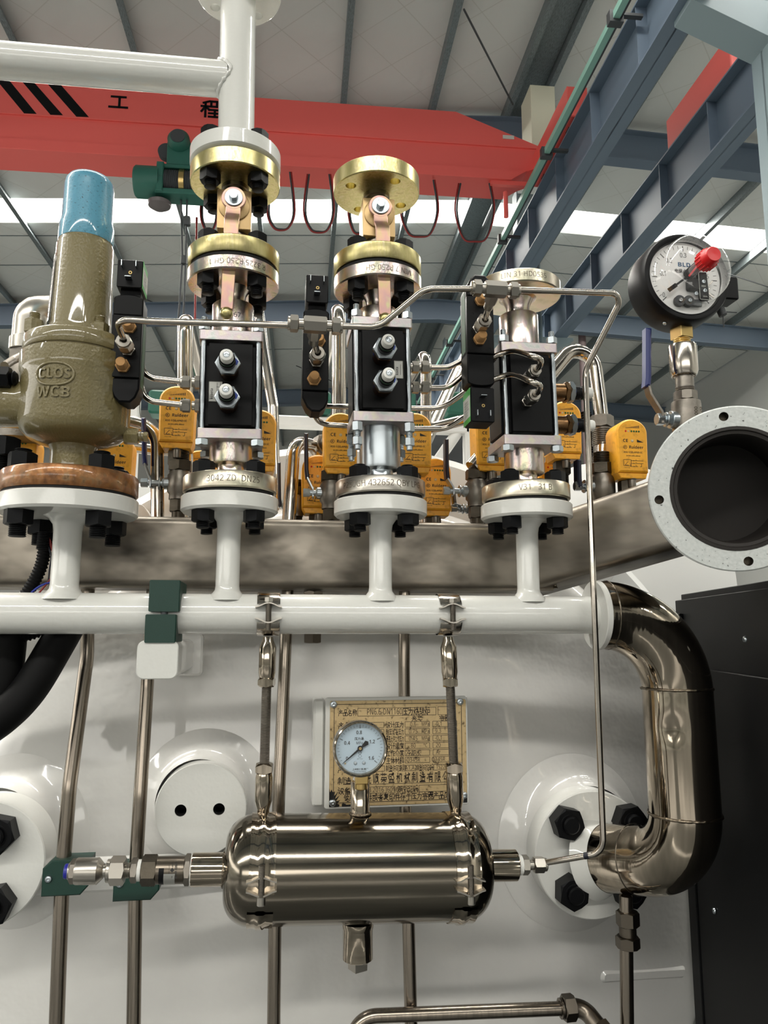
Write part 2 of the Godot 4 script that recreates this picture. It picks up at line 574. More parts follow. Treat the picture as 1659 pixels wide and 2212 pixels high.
	M.rust = tex(coat(std(Color.WHITE, 0.4, 0.55), 0.6, 0.1), Vector3(7, 5, 7), noise(0.016, 5, 67, 512, [[0.0, Color(0.28, 0.17, 0.09)], [0.35, Color(0.52, 0.34, 0.18)], [0.6, Color(0.62, 0.42, 0.24)], [0.8, Color(0.55, 0.45, 0.32)], [1.0, Color(0.25, 0.17, 0.1)]]), fine, 0.15)
	M.yellow = tex(std(Color(0.96, 0.69, 0.19), 0.42), Vector3(14, 14, 14), noise(0.02, 4, 71, 256, [[0.0, Color(0.88, 0.86, 0.84)], [0.4, Color(1, 1, 1)], [1.0, Color(1, 1, 1)]]), fine, 0.06)
	M.print = std(Color(0.10, 0.075, 0.04), 0.6)
	M.print_grey = std(Color(0.20, 0.2, 0.2), 0.6)
	M.red_led = std(Color(0.80, 0.12, 0.08), 0.4)
	M.green_led = std(Color(0.10, 0.34, 0.12), 0.4)
	M.pale = std(Color(0.82, 0.74, 0.58), 0.3)
	M.blue_grip = std(Color(0.09, 0.14, 0.36), 0.42)
	M.navy = std(Color(0.05, 0.075, 0.16), 0.4)
	M.green_clamp = tex(std(Color(0.015, 0.19, 0.15), 0.5), Vector3(30, 30, 30), null, fine, 0.15)
	M.green_label = std(Color(0.22, 0.66, 0.24), 0.45)
	M.green_strip = tex(std(Color(0.14, 0.37, 0.2), 0.5), Vector3(30, 30, 30), streak)
	M.label_white = std(Color(0.78, 0.79, 0.76), 0.5)
	M.silver_label = std(Color(0.66, 0.66, 0.64), 0.35, 0.6)
	M.blue_mark = std(Color(0.05, 0.2, 0.55), 0.5)
	M.red_paint = coat(std(Color(0.91, 0.375, 0.345), 0.5), 0.3, 0.3)  # red washed paler, veiling glare is put into the colour
	M.green_hoist = tex(std(Color(0.13, 0.36, 0.31), 0.5), Vector3(4, 4, 4), rvar)
	M.green_hoist.albedo_texture = null
	M.green_rail = std(Color(0.47, 0.63, 0.58), 0.5)
	M.beam = std(Color(0.36, 0.415, 0.475), 0.55)  # bluish grey takes in the glare haze lying over dark beams
	M.column = std(Color(0.50, 0.56, 0.58), 0.55)
	M.purlin = tex(std(Color(0.52, 0.56, 0.57), 0.45, 0.35), Vector3(3, 3, 0.4), streak)
	M.foil = tex(std(Color(0.81, 0.815, 0.80), 0.55), Vector3(0.45, 0.45, 0.45), foil_texture(), noise(0.015, 3, 81, 256, [], 5.0), 0.25)
	M.bounce_cut = coat(std(Color(0.235, 0.245, 0.24), 0.5), 0.5, 0.12)  # dark tone of the added floor zone that limits bounce
	M.floor = tex(coat(std(Color(0.62, 0.64, 0.63), 0.5), 0.3, 0.15), Vector3(0.3, 0.3, 0.3), blot)
	M.wall = std(Color(0.76, 0.765, 0.75), 0.7)
	M.wall_dark = std(Color(0.30, 0.33, 0.36), 0.7)
	M.glow = std(Color(0.9, 0.9, 0.9), 0.6)
	M.glow.emission_enabled = true
	M.glow.emission = Color(1.0, 0.985, 0.96)
	M.glow.emission_energy_multiplier = 2.2
	M.plate_gold = tex(std(Color(0.80, 0.70, 0.52), 0.42, 0.4), Vector3(9, 9, 9), noise(0.02, 5, 91, 512, [[0.0, Color(0.25, 0.2, 0.15)], [0.16, Color(0.8, 0.8, 0.8)], [0.3, Color(0.95, 0.95, 0.95)], [1.0, Color(1, 1, 1)]]), fine, 0.1)
	M.dial = std(Color(0.70, 0.77, 0.82), 0.45)
	M.dial_white = std(Color(0.86, 0.86, 0.85), 0.45)
	M.glass = std(Color(1, 1, 1, 0.02), 0.02)
	M.glass.transparency = BaseMaterial3D.TRANSPARENCY_ALPHA
	M.clear = std(Color(1, 1, 1, 0.03), 0.02)
	M.clear.transparency = BaseMaterial3D.TRANSPARENCY_ALPHA
	M.ptfe = std(Color(0.88, 0.88, 0.86), 0.5)
	M.blue_ring = std(Color(0.12, 0.14, 0.55), 0.4)
	M.red_knob = std(Color(0.80, 0.05, 0.08), 0.35)
	M.cabinet = tex(std(Color(0.045, 0.048, 0.055), 0.5), Vector3(30, 30, 30), null, fine, 0.3)
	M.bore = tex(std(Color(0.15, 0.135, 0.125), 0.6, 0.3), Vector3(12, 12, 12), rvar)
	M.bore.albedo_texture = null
	M.scuffed = tex(coat(std(Color(0.80, 0.81, 0.80), 0.4), 0.6, 0.1), Vector3(11, 11, 11), noise(0.03, 5, 97, 512, [[0.0, Color(0.2, 0.19, 0.18)], [0.13, Color(0.35, 0.34, 0.33)], [0.17, Color(0.93, 0.94, 0.94)], [1.0, Color(1, 1, 1)]]), peel, 0.2)
	M.grey_dark = std(Color(0.22, 0.23, 0.24), 0.6)
	M.wire_red = std(Color(0.50, 0.09, 0.08), 0.45)
	M.wire_blue = std(Color(0.06, 0.16, 0.55), 0.4)
	M.wire_navy = std(Color(0.03, 0.045, 0.12), 0.4)
	M.cream = std(Color(0.80, 0.80, 0.72), 0.6)
	M.teal_box = std(Color(0.04, 0.34, 0.27), 0.45)
	for k in ["black", "black_body", "bolt", "cabinet", "rubber"]:
		M[k].metallic_specular = 0.28
func foil_texture() -> ImageTexture:
	var im := Image.create(256, 256, false, Image.FORMAT_RGB8)
	im.fill(Color(0.97, 0.97, 0.97))
	for i in 256:
		for q in 2:
			for w in 2:
				im.set_pixel(i, posmod((i if q == 0 else -i) + w, 256), Color(0.88, 0.875, 0.865))
				im.set_pixel(i, posmod((i if q == 0 else -i) + w + 128, 256), Color(0.90, 0.895, 0.885))
	return ImageTexture.create_from_image(im)

# ---- the hall
func hbox(b: MB, x0: float, x1: float, y0: float, y1: float, z0: float, z1: float, ch := 0.002):
	b.box(Vector3(x1 - x0, y1 - y0, z1 - z0), mv((x0 + x1) / 2, (y0 + y1) / 2, (z0 + z1) / 2), ch)
func hmb() -> MB:
	var b := MB.new()
	b.T = HT
	return b
func hpart(o: Node, called: String, b: MB, mat: Material, label := "") -> MeshInstance3D:
	# built in hall places under a node that stands at the origin
	return part(o, called, b, mat, Transform3D(), label)

func build_hall():
	var b := hmb()
	hbox(b, -22, 13, -0.2, 0, -34, 20)
	var fl := struct("floor", b, M.floor)
	b = hmb()
	hbox(b, -12, 9, 0.0, 0.004, -3.0, 12.0)  # unseen dark floor zone, added to cut bounce onto the vessel front
	part(fl, "added_dark_floor", b, M.bounce_cut)
	b = hmb()
	hbox(b, -22.3, -22, 0, ROOF + 0.3, -34, 20)
	struct("wall_left", b, M.wall)
	b = hmb()
	hbox(b, 13, 13.3, 0, ROOF + 0.3, -34, 20)
	struct("wall_right", b, M.wall)
	b = hmb()
	hbox(b, -22.3, 13.3, 0, ROOF + 0.3, -34.3, -34)
	struct("wall_far", b, M.wall)
	b = hmb()
	hbox(b, -22.3, 13.3, 0, ROOF + 0.3, 20, 20.3)
	struct("wall_near", b, M.wall)
	# window bands behind the camera
	b = hmb()
	hbox(b, -17, 9, 3.1, 5.5, 19.9, 20.0)
	struct("window_1", b, M.glow)
	b = hmb()
	hbox(b, -22.0, -21.9, 3.2, 5.4, -13, 17)
	struct("window_2", b, M.glow)
	# gabled roof between the daylight strips
	var edges := [-34.0]
	for s in STRIPS:
		edges.append(s - 0.45)
		edges.append(s + 0.45)
	edges.append(20.0)
	var first: Node3D
	for k in range(0, edges.size(), 2):
		b = hmb()
		band(b, 0.0, 0.25, edges[k], edges[k + 1])
		var c := struct("ceiling", b, M.foil)
		if k == 0:
			first = c
	for k in STRIPS.size():
		b = hmb()
		band(b, 0.02, 0.1, STRIPS[k] - 0.45, STRIPS[k] + 0.45)
		struct("window_%d" % (k + 3), b, M.glow)
	# purlins run into the depth under the roof sheets
	var xs := []
	for px in [15.0, 268.0, 510.0, 752.0, 985.0, 1188.0, 1268.0]:
		xs.append(UH(px, 0, 1, ROOF + 0.12).x)
	var dx: float = (xs[4] - xs[0]) / 4.0
	for k in range(1, 9):
		xs.append(xs[0] - dx * k)
	for k in range(1, 6):
		xs.append(xs[6] + dx * k)
	for x in xs:
		var y := roof_y(x)
		b = hmb()
		hbox(b, x - 0.004, x + 0.004, y - 0.2, y, -33.9, 19.9)
		hbox(b, x, x + 0.085, y - 0.2, y - 0.19, -33.9, 19.9)
		hbox(b, x + 0.075, x + 0.085, y - 0.19, y - 0.165, -33.9, 19.9)
		part(first, "purlin", b, M.purlin)
	# trough between the paired purlins
	b = hmb()
	hbox(b, xs[5] + 0.05, xs[6] - 0.01, roof_y(xs[6]) - 0.05, roof_y(xs[6]) - 0.03, -33.9, 19.9)
	part(first, "trough", b, M.purlin)
	for z in [-25.8, -18.6, -11.45, -4.3, 2.8, 9.9, 17.0]:
		b = hmb()
		band(b, -0.22, -0.20, z - 0.12, z + 0.12)
		band(b, -0.75, -0.73, z - 0.12, z + 0.12)
		band(b, -0.74, -0.21, z - 0.008, z + 0.008)
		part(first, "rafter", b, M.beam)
	# seams of the sheets
	for z in [-12.6, -15.6, -16.9, -20.5, -22.4]:
		b = hmb()
		band(b, -0.012, 0.01, z - 0.01, z + 0.01)
		part(first, "seam", b, M.purlin)
	# brace rods
	for q in [[1002, 20, 1108, 226], [640, 790, 755, 840], [300, 640, 470, 712], [0, 640, 120, 700], [1480, 560, 1659, 620]]:
		b = hmb()
		b.sweep(PackedVector3Array([UH(q[0], q[1], 1, ROOF - 0.3), UH(q[2], q[3], 1, ROOF - 0.3)]), 0.014, 6)
		part(first, "brace_rod", b, M.grey_dark)
	# runway beams
	runway("runway_beam", 3.09, "grey steel runway beam that carries the red crane girder's right end")
	runway("runway_beam", 4.41, "grey steel runway beam further right, with red beam lying on it")
	# columns
	for q in [[-5.35, "pale grey steel column at the right edge, nearest of the row"], [-12.6, "grey steel column deeper in the hall, behind the gauge"], [-19.7, "grey steel column farthest down the row"]]:
		var z: float = q[0]
		var t := thing("steel_column", q[1], "column")
		b = hmb()
		var x := 3.7
		hbox(b, x, x + 0.40, 0.0, ROOF - 0.5, z - 0.012, z + 0.012, 0.001)
		hbox(b, x, x + 0.02, 0.0, ROOF - 0.5, z - 0.14, z + 0.14, 0.001)
		hbox(b, x + 0.38, x + 0.40, 0.0, ROOF - 0.5, z - 0.14, z + 0.14, 0.001)
		part(t, "shaft", b, M.column)
		b = hmb()
		b.ext(PackedVector2Array([Vector2(x - 0.66, 6.68), Vector2(x - 0.66, 6.63), Vector2(x, 6.34), Vector2(x, 6.68)]), 0.30, mv(0, 0, z - 0.15), 0.002)
		part(t, "corbel", b, M.column)
		b = hmb()
		b.ext(PackedVector2Array([Vector2(x + 0.95, 6.68), Vector2(x + 0.95, 6.63), Vector2(x + 0.4, 6.34), Vector2(x + 0.4, 6.68)]), 0.30, mv(0, 0, z - 0.15), 0.002)
		part(t, "corbel", b, M.column)
	# slim downpipe beyond the first beam
	b = hmb()
	var d := UH(1252, 600, 2, -19.0)
	b.cyl(0.10, 0.0, ROOF - 0.3, mv(d.x, 0, d.z), 12)
	single("rain_downpipe", b, std(Color(0.42, 0.36, 0.36), 0.5), "slim reddish grey pipe standing between the two runway beams", "pipe")

# a strip that follows the gable from side to side
func band(b: MB, o0: float, o1: float, z0: float, z1: float):
	var p := PackedVector2Array()
	for x in [-21.95, RIDGE, 12.95]:
		p.append(Vector2(x, roof_y(x) + o0))
	for x in [12.95, RIDGE, -21.95]:
		p.append(Vector2(x, roof_y(x) + o1))
	b.ext(p, z1 - z0, mv(0, 0, z0), 0.0)

func runway(called: String, x: float, label: String):
	var t := thing(called, label, "steel beam")
	var b := hmb()
	var y0 := 6.68
	var y1 := 7.33
	hbox(b, x - 0.125, x + 0.125, y0, y0 + 0.02, -33, 18)
	hbox(b, x - 0.125, x + 0.125, y1 - 0.02, y1, -33, 18)
	hbox(b, x - 0.008, x + 0.008, y0, y1, -33, 18)
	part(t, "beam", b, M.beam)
	for k in 26:
		b = hmb()
		var z := -2.6 - k * 1.15
		hbox(b, x - 0.115, x + 0.115, y0 + 0.02, y1 - 0.02, z - 0.006, z + 0.006, 0.001)
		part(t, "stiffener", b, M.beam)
	b = hmb()
	hbox(b, x - 0.03, x + 0.03, y1, y1 + 0.07, -33, 18)
	part(t, "rail", b, M.grey_dark)

func build_crane():
	var zf := -9.0
	var P := func(px, py, z): return UH(px, py, 2, z)
	var y0: float = P.call(620, 215, zf).y
	var y1: float = P.call(620, 285, zf).y
	var y2: float = P.call(620, 335, zf).y
	var y3: float = P.call(620, 357, zf).y
	var t := thing("crane_girder", "red overhead crane girder crossing behind the white pipe", "crane")
	var xr: float = P.call(1172, 330, zf).x
	var xt: float = P.call(985, 247, zf).x
	var xb: float = P.call(1105, 405, zf).x
	var ye: float = maxf(P.call(1172, 320, zf).y, y1 + 0.02)
	var yb: float = P.call(1172, 356, zf).y
	var xm: float = P.call(1140, 380, zf).x
	var b := hmb()
	b.ext(PackedVector2Array([Vector2(-20, y1), Vector2(xr, y1), Vector2(xr, ye), Vector2(xt, y0), Vector2(-20, y0)]), 0.5, mv(0, 0, zf - 0.5), 0.004)
	part(t, "web", b, M.red_paint)
	b = hmb()
	b.ext(PackedVector2Array([Vector2(-20, y2), Vector2(xm, y2), Vector2(xr, yb), Vector2(xr, y1), Vector2(-20, y1)]), 0.46, mv(0, 0, zf - 0.485), 0.0)
	part(t, "lower_web", b, M.red_paint)
	b = hmb()
	b.ext(PackedVector2Array([Vector2(-20, y3), Vector2(xb, y3), Vector2(xm, y2), Vector2(-20, y2)]), 0.48, mv(0, 0, zf - 0.485), 0.004)
	part(t, "bottom_flange", b, M.red_paint)
	# slanting black bars and characters
	for s in [[-10, 170, 17, 170, 79, 246, 52, 245], [45, 173, 69, 173, 136, 249, 109, 248], [98, 176, 125, 176, 192, 253, 165, 252]]:
		b = hmb()
		var pp := PackedVector2Array()
		for k in 4:
			var q: Vector3 = P.call(s[k * 2], s[k * 2 + 1], zf)
			pp.append(Vector2(q.x, q.y))
		b.ext(pp, 0.003, mv(0, 0, zf))
		part(t, "black_stripe", b, M.black)
	for s in [["工", 257, 219, 0.23], ["程", 455, 236, 0.23]]:
		b = hmb()
		var q: Vector3 = P.call(s[1], s[2], zf)
		put_text(b, s[0], s[3], mv(q.x, q.y, zf + 0.004), 0.13)
		part(t, "lettering", b, M.black)
	b = hmb()
	var lp: Vector3 = P.call(1098, 297, zf)
	b.box(Vector3(0.15, 0.05, 0.01), mv(lp.x, lp.y, zf + 0.006))
	part(t, "sign_plate", b, M.label_white)
	# end bolts
	for py in [318, 333, 347, 360]:
		b = hmb()
		var q: Vector3 = P.call(1170, py, zf)
		b.hex(0.05, 0, 0.03, ax(Vector3.BACK, Vector3(xr - 0.03, q.y, zf)))
		part(t, "bolt", b, M.bolt)
	# end truck on the rail
	var e := thing("crane_end_truck", "red crane end carriage riding on the runway beam", "crane carriage")
	var za := UH(1112, 372, 1, 7.62).z
	var zb := UH(1276, 172, 1, 7.9).z
	b = hmb()
	hbox(b, 2.93, 3.17, 7.42, 7.80, za, zb, 0.01)
	part(e, "carriage_beam", b, M.red_paint)
	for z in [za + 0.25, zb - 0.25]:
		b = hmb()
		b.cyl(0.13, -0.05, 0.05, ax(Vector3.RIGHT, Vector3(3.05, 7.535, z)))
		part(e, "wheel", b, M.grey_dark)
	b = hmb()
	b.cyl(0.03, -0.35, 0, ax(Vector3.UP, UH(1092, 415, 2, zf)))
	b.box(Vector3(0.5, 0.06, 0.06), HT.inverse() * (HT * mv(2.6, 7.38, za + 0.1)))
	part(e, "collector_arm", b, M.red_paint)
	# cream electrical box
	b = hmb()
	var c0: Vector3 = UH(1150, 320, 2, -10.2)
	var c1: Vector3 = UH(1212, 187, 2, -10.2)
	hbox(b, c0.x, c1.x - 0.1, c0.y - 0.3, c1.y, -10.7, -10.2, 0.01)
	single("control_box", b, M.cream, "cream sheet metal box standing by the crane's right end", "box")
	# red carriage of the neighbouring crane on the second beam
	b = hmb()
	var r0 := UH(1440, 285, 0, 4.36)
	var r1 := UH(1575, 88, 0, 4.36)
	hbox(b, 4.36, 4.5, 7.42, 7.8, r0.z, r1.z, 0.01)
	single("crane_carriage_far", b, M.red_paint, "red crane carriage lying on the second runway beam", "crane carriage")
	# conductor rail
	var k := thing("conductor_rail", "pale green conductor rail running beside the first runway beam", "rail")
	b = hmb()
	hbox(b, 2.70, 2.76, 7.06, 7.13, -32, 10, 0.004)
	part(k, "rail", b, M.green_rail)
	b = hmb()
	hbox(b, 2.76, 2.79, 7.08, 7.11, -32, 10, 0.002)
	part(k, "bus_bar", b, M.grey_dark)
	for i in 12:
		b = hmb()
		hbox(b, 2.68, 3.0, 7.13, 7.16, -6.0 - i * 2.0, -5.95 - i * 2.0, 0.002)
		hbox(b, 2.67, 2.80, 7.03, 7.15, -6.0 - i * 2.0, -5.92 - i * 2.0, 0.002)
		part(k, "bracket", b, M.grey_dark)
	# hoist
	var h := thing("electric_hoist", "dark green electric hoist hanging under the red girder", "hoist")
	var zh := -8.75
	var hy: float = P.call(350, 396, zh).y
	var hx0: float = P.call(292, 396, zh).x
	var hx1: float = P.call(346, 396, zh).x
	var hx2: float = P.call(430, 400, zh).x
	var rr: float = absf(P.call(320, 365, zh).y - P.call(320, 428, zh).y) / 2.0
	var X := ax(Vector3.RIGHT, Vector3(hx0, hy, zh))
	b = hmb()
	b.lathe([Vector2(0, 0), Vector2(rr * 0.9, 0), Vector2(rr, rr * 0.12), Vector2(rr, hx1 - hx0), Vector2(0, hx1 - hx0)], 28, X)
	part(h, "motor", b, M.green_hoist)
	b = hmb()
	var prof := []
	var L := hx2 - hx1 + 0.25
	for i in 30:
		prof.append(Vector2(rr * 0.86, L * i / 30.0))
		prof.append(Vector2(rr * 0.80, L * (i + 0.5) / 30.0))
	b.lathe(prof, 24, ax(Vector3.RIGHT, Vector3(hx1, hy, zh)))
	part(h, "rope_drum", b, M.grey_dark)
	b = hmb()
	b.cyl(rr * 0.9, 0, 0.06, ax(Vector3.RIGHT, Vector3(P.call(390, 390, zh).x, hy, zh)))
	part(h, "rope_guide", b, M.brass)
	b = hmb()
	hbox(b, hx1 - 0.03, hx2 + 0.3, hy + rr * 0.75, hy + rr, zh - 0.12, zh + 0.12, 0.01)
	hbox(b, hx1 - 0.03, hx2 + 0.3, hy - rr * 1.05, hy - rr * 0.7, zh - 0.12, zh + 0.14, 0.01)
	hbox(b, hx1 - 0.02, hx1 + 0.06, hy - rr, hy + rr, zh - 0.16, zh + 0.16, 0.01)
	part(h, "frame", b, M.green_hoist)
	b = hmb()
	var g: Vector3 = P.call(390, 318, zh)
	b.lathe([Vector2(0, 0.12), Vector2(0.09, 0.12), Vector2(0.13, 0.06), Vector2(0.13, -0.25), Vector2(0, -0.25)], 24, ax(Vector3.BACK, Vector3(g.x, g.y, zh + 0.1)))
	hbox(b, g.x - 0.14, g.x + 0.16, hy + rr, g.y, zh - 0.1, zh + 0.1, 0.01)
	part(h, "trolley_motor", b, M.green_hoist)
	b = hmb()
	b.cyl(0.1, -0.04, 0.04, ax(Vector3.BACK, Vector3(g.x - 0.17, g.y - 0.05, zh - 0.05)))
	part(h, "wheel", b, M.grey_dark)
	b = hmb()
	hbox(b, g.x - 0.2, g.x + 0.2, y3 - 0.02, g.y - 0.08, zf - 0.02, zh - 0.05, 0.004)
	part(h, "trolley_plate", b, M.green_hoist)
	b = hmb()
	b.cyl(0.085, -0.01, 0.012, ax(Vector3.BACK, Vector3(g.x, g.y, zh + 0.215)))
	part(h, "motor_cover", b, M.grey_dark)
	b = hmb()
	var bl: Vector3 = P.call(345, 430, zh)
	b.lathe([Vector2(0, 0.0), Vector2(0.08, -0.01), Vector2(0.14, -0.05), Vector2(0.13, -0.09), Vector2(0.07, -0.13), Vector2(0, -0.145)], 24, mv(bl.x, bl.y, zh))
	part(h, "bell", b, std(Color(0.36, 0.33, 0.33), 0.35))
	# pendant ropes
	for q in [[388, 398, 378, 800], [401, 405, 396, 690]]:
		b = hmb()
		b.sweep(PackedVector3Array([P.call(q[0] + 3, 432, zh), P.call(q[1] - 4, 560, zh), P.call(q[2], q[3], zh)]), 0.012, 6)
		part(h, "pendant_rope", b, M.grey_dark)
	b = hmb()
	var w: Vector3 = P.call(397, 562, zh)
	b.cyl(0.035, -0.05, 0.05, mv(w.x, w.y, zh), 10)
	part(h, "pulley", b, M.grey_dark)
	b = hmb()
	var w2: Vector3 = P.call(404, 478, zh)
	b.rbox(Vector3(0.08, 0.11, 0.06), 0.02, mv(w2.x, w2.y, zh))
	part(h, "pulley", b, M.grey_dark)
	# festoon loops under the girder
	var mats := [M.wire_red, M.grey_dark]
	var f := thing("festoon_cable", "red and grey cable looped in swags under the crane girder", "cable")
	for q in [[433, 470, 500], [577, 637, 498], [656, 722, 503], [752, 800, 506], [865, 947, 512], [983, 1068, 522]]:
		for s in 2:
			b = hmb()
			var x0: float = q[0] + s * 4
			var x1: float = q[1] - s * 3
			var top: float = 372.0 + 0.06 * (q[0] - 580)
			b.sweep(smooth_path([P.call(x0 + 8, top, -9.1), P.call(x0, 455, -9.1), P.call(x0 + (x1 - x0) * 0.2, q[2] - 8 - s * 2, -9.1), P.call((x0 + x1) / 2, q[2] - s * 3, -9.1), P.call(x1 - (x1 - x0) * 0.2, q[2] - 8, -9.1), P.call(x1, 455, -9.1), P.call(x1 - 8, top, -9.1)], 5), 0.0115, 6)
			part(f, "cable_loop", b, mats[s])
	b = hmb()
	b.sweep(PackedVector3Array([P.call(425, 470, -9.1), P.call(421, 700, -9.1)]), 0.014, 6)
	part(f, "hanging_cable", b, M.wire_red)

# ---- lettering: Latin from the font, Chinese characters from strokes on a 10 by 10 grid
const CJK := {
"产": "4051 1282 3344 6354 1595 1509", "品": "3070743430 0545490905 5595995955", "名": "4014 3272 7208 3455 3686893936", "称": "4011 0343 2129 2306 2345 6043 5292 9283 7279 5447 8497",
"压": "1191 1109 3484 5258 2898 6677", "力": "138379 7968 404509", "烧": "202409 0315 4233 2548 5282 6063 7396 5595 6559 8588 8899", "结": "301232 321545 0847 7075 5292 5494 5686895956",
"炉": "202409 0315 4233 2548 7081 5393 9396 9656 5359", "夹": "1282 4045 2334 7364 0595 4509 4599", "套": "0191 4013 4193 3373 3535 3337 0797 3769 6979", "设": "1021 0323 232837 515344 5181 818393 458549 5599",
"计": "1021 0323 232837 4494 7079", "耐": "0151 2123 0353 0309 2328 3338 5359 6393 808979 6576", "试": "1021 0323 232837 4292 707699 4474 5458 4878 8191", "验": "013134 114444 4449 4938 0636 7043 7095 5585 5668 7678 8578 4999",
"最": "2080 8083 2383 2023 2181 0494 1419 4449 1646 0949 5585 8559 5699", "高": "4051 0191 3272743432 0509 0595 9599 3777 7779 3979 3739", "允": "5024 2474 6384 4609 6669 6999", "许": "1021 0323 232837 5042 5292 4595 7279",
"工": "1282 5258 0898", "作": "3004 2229 5034 4292 6269 6595 6798", "温": "0112 0415 0926 4080844440 4282 4686 4649 5659 7679 8689 3999", "度": "4051 1191 1109 2393 4245 7275 4575 3686 8629 4699",
"介": "5004 5095 3428 6569", "质": "8111 1109 2292 5153 3474 3437 7477 5457 5628 6699", "冷": "0112 0925 6034 6095 5566 4585 8568 6869", "却": "1252 3035 0555 3508 0858 4758 6191 6169 9196 9685",
"水": "5059 5949 1343 4309 8153 5399", "主": "4051 1292 2585 5258 0999", "体": "3004 2229 3393 6069 6237 6397 5777", "材": "0343 2029 2306 2345 5393 8089 8337",
"料": "0444 2029 1112 4132 2407 2446 6172 6475 5797 8089", "制": "2011 0252 0454 3029 0608 0656 5658 7077 909989", "造": "1021 0323 2327 0938 0999 5042 4282 6064 3494 4585884845", "可": "0191 1454571714 8189 8969",
"级": "301232 321545 0847 4181 5139 8164 6494 9448 5599", "别": "1050531310 0656 5559 5949 2509 7077 909989", "证": "1021 0323 232837 4191 7179 7595 5559 4999", "编": "302232 321545 0847 7081 5292 9295 5595 5259 5797 9799 7579 8588",
"号": "2070742420 0595 3537 3787 8779 7959", "单": "2031 7061 2282862622 2484 5259 0797", "位": "3004 2229 6071 4292 5467 8476 3999", "抚": "0343 202919 0645 5282 4494 6264 6439 7479 7999",
"顺": "0119 2128 4149 5191 7163 5383 5387 8387 7376 6749 7799", "荣": "0191 3032 6062 1494 1415 9495 0696 5559 5618 5688", "盛": "1181 1105 2343 4345 6095 8152 7080 1686 1619 3639 6669 8689 0999", "机": "0343 2029 2306 2345 5156 5649 5181 8188 8898",
"械": "0333 2029 2306 2335 4292 7076 7699 4575 4549 6469 8191", "有": "0292 5006 3484 3439 848979 3585 3787", "限": "0109 0131 3124 2436 3627 5080 8084 5282 5484 5059 5977 6599 9575", "备": "4013 3272 7205 2397 2585 2529 8589 2787 2989 5559",
"代": "3004 2229 4393 6066 6699 8091", "使": "3004 2229 4191 5383855553 7165 6539 5699", "用": "1181 1109 818979 1484 1686 5159", "登": "1141 4105 1223 6095 8172 3565 3676 3678 6658 0999",
"记": "1021 0323 232837 4191 9194 4494 4449 4999 9997", "铭": "2003 1242 0444 2428 2846 6044 5282 8247 5566 5686895956", "牌": "1008 1343 3033 1535 3539 5181 8184 5484 5154 5383 6146 4797 8589", "件": "3004 2229 5034 4383 3696 7079",
"或": "0292 1343461613 0849 6066 6699 9458 7081", "者": "1272 5055 0595 9106 3676793936 3777", "复": "3012 2181 2272742422 2373 4507 3575 7518 3699", "印": "3112 1218 1847 1444 5159 5191 9197 9786",
"存": "0191 4006 2329 4484 8465 6569 6959 4696", "于": "2282 0494 525949", "容": "4051 0292 0203 9293 3324 6374 5406 5496 3676793936", "器": "1040431310 5080835350 6090936360 0494 5406 5496 1646491916 6696996966",
"量": "2070732320 2272 0494 2575772725 2676 5559 0999", "表": "1181 5055 2373 0595 5508 4549 4967 5599 8564", "上": "5059 5494 0999", "海": "0112 0415 0926 5034 4292 5358 5383 8388 5888 3696",
"仪": "3004 2229 6071 4239 4399 8239", "川": "1117 1709 5158 9199", "厂": "1191 1109", "电": "1282861612 1484 40499998", "接": "0333 202919 0635 6071 4191 5253 8273 4494 4696 6439 8549 5799",
"点": "5054 5282 2474772724 1809 3839 5859 7889", "程": "4011 0343 2129 2306 2345 5080835350 4595 4797 7579 4999", "公": "4005 5095 4427 2777 6689", "司": "1282 8289 8979 2464 2667 6727 2426", "产2": "",
}
var serif := SystemFont.new()
var sans := SystemFont.new()
var glyphs := {}
func glyph_mesh(s: String, bold: bool) -> ArrayMesh:
	var key := s + ("*" if bold else "")
	if not glyphs.has(key):
		var tm := TextMesh.new()
		var f := SystemFont.new()
		f.font_names = PackedStringArray(["Droid Sans"])
		f.font_weight = 700 if bold else 400
		tm.font = f
		tm.text = s
		tm.font_size = 64
		tm.pixel_size = 1.0 / 64.0
		tm.depth = 0.0
		tm.curve_step = 1.5
		tm.horizontal_alignment = HORIZONTAL_ALIGNMENT_LEFT
		tm.vertical_alignment = VERTICAL_ALIGNMENT_CENTER
		var m := ArrayMesh.new()
		m.add_surface_from_arrays(Mesh.PRIMITIVE_TRIANGLES, tm.get_mesh_arrays())
		glyphs[key] = [m, m.get_aabb()]
	return glyphs[key][0]
# total width for a size of 1
func text_width(s: String, bold := false) -> float:
	var w := 0.0
	var run := ""
	for c in s + "\n":
		if CJK.has(c) or c == "\n":
			if run.strip_edges() != "":
				glyph_mesh(run, bold)
				w += (glyphs[run + ("*" if bold else "")][1] as AABB).end.x + 0.06
			elif run != "":
				w += 0.3 * run.length()
			run = ""
			if c != "\n":
				w += 1.04
		else:
			run += c
	return w
func put_fit(b: MB, s: String, size: float, X: Transform3D, width: float):
	put_text(b, s, size, X, 0.11, -1, width / (text_width(s) * size))
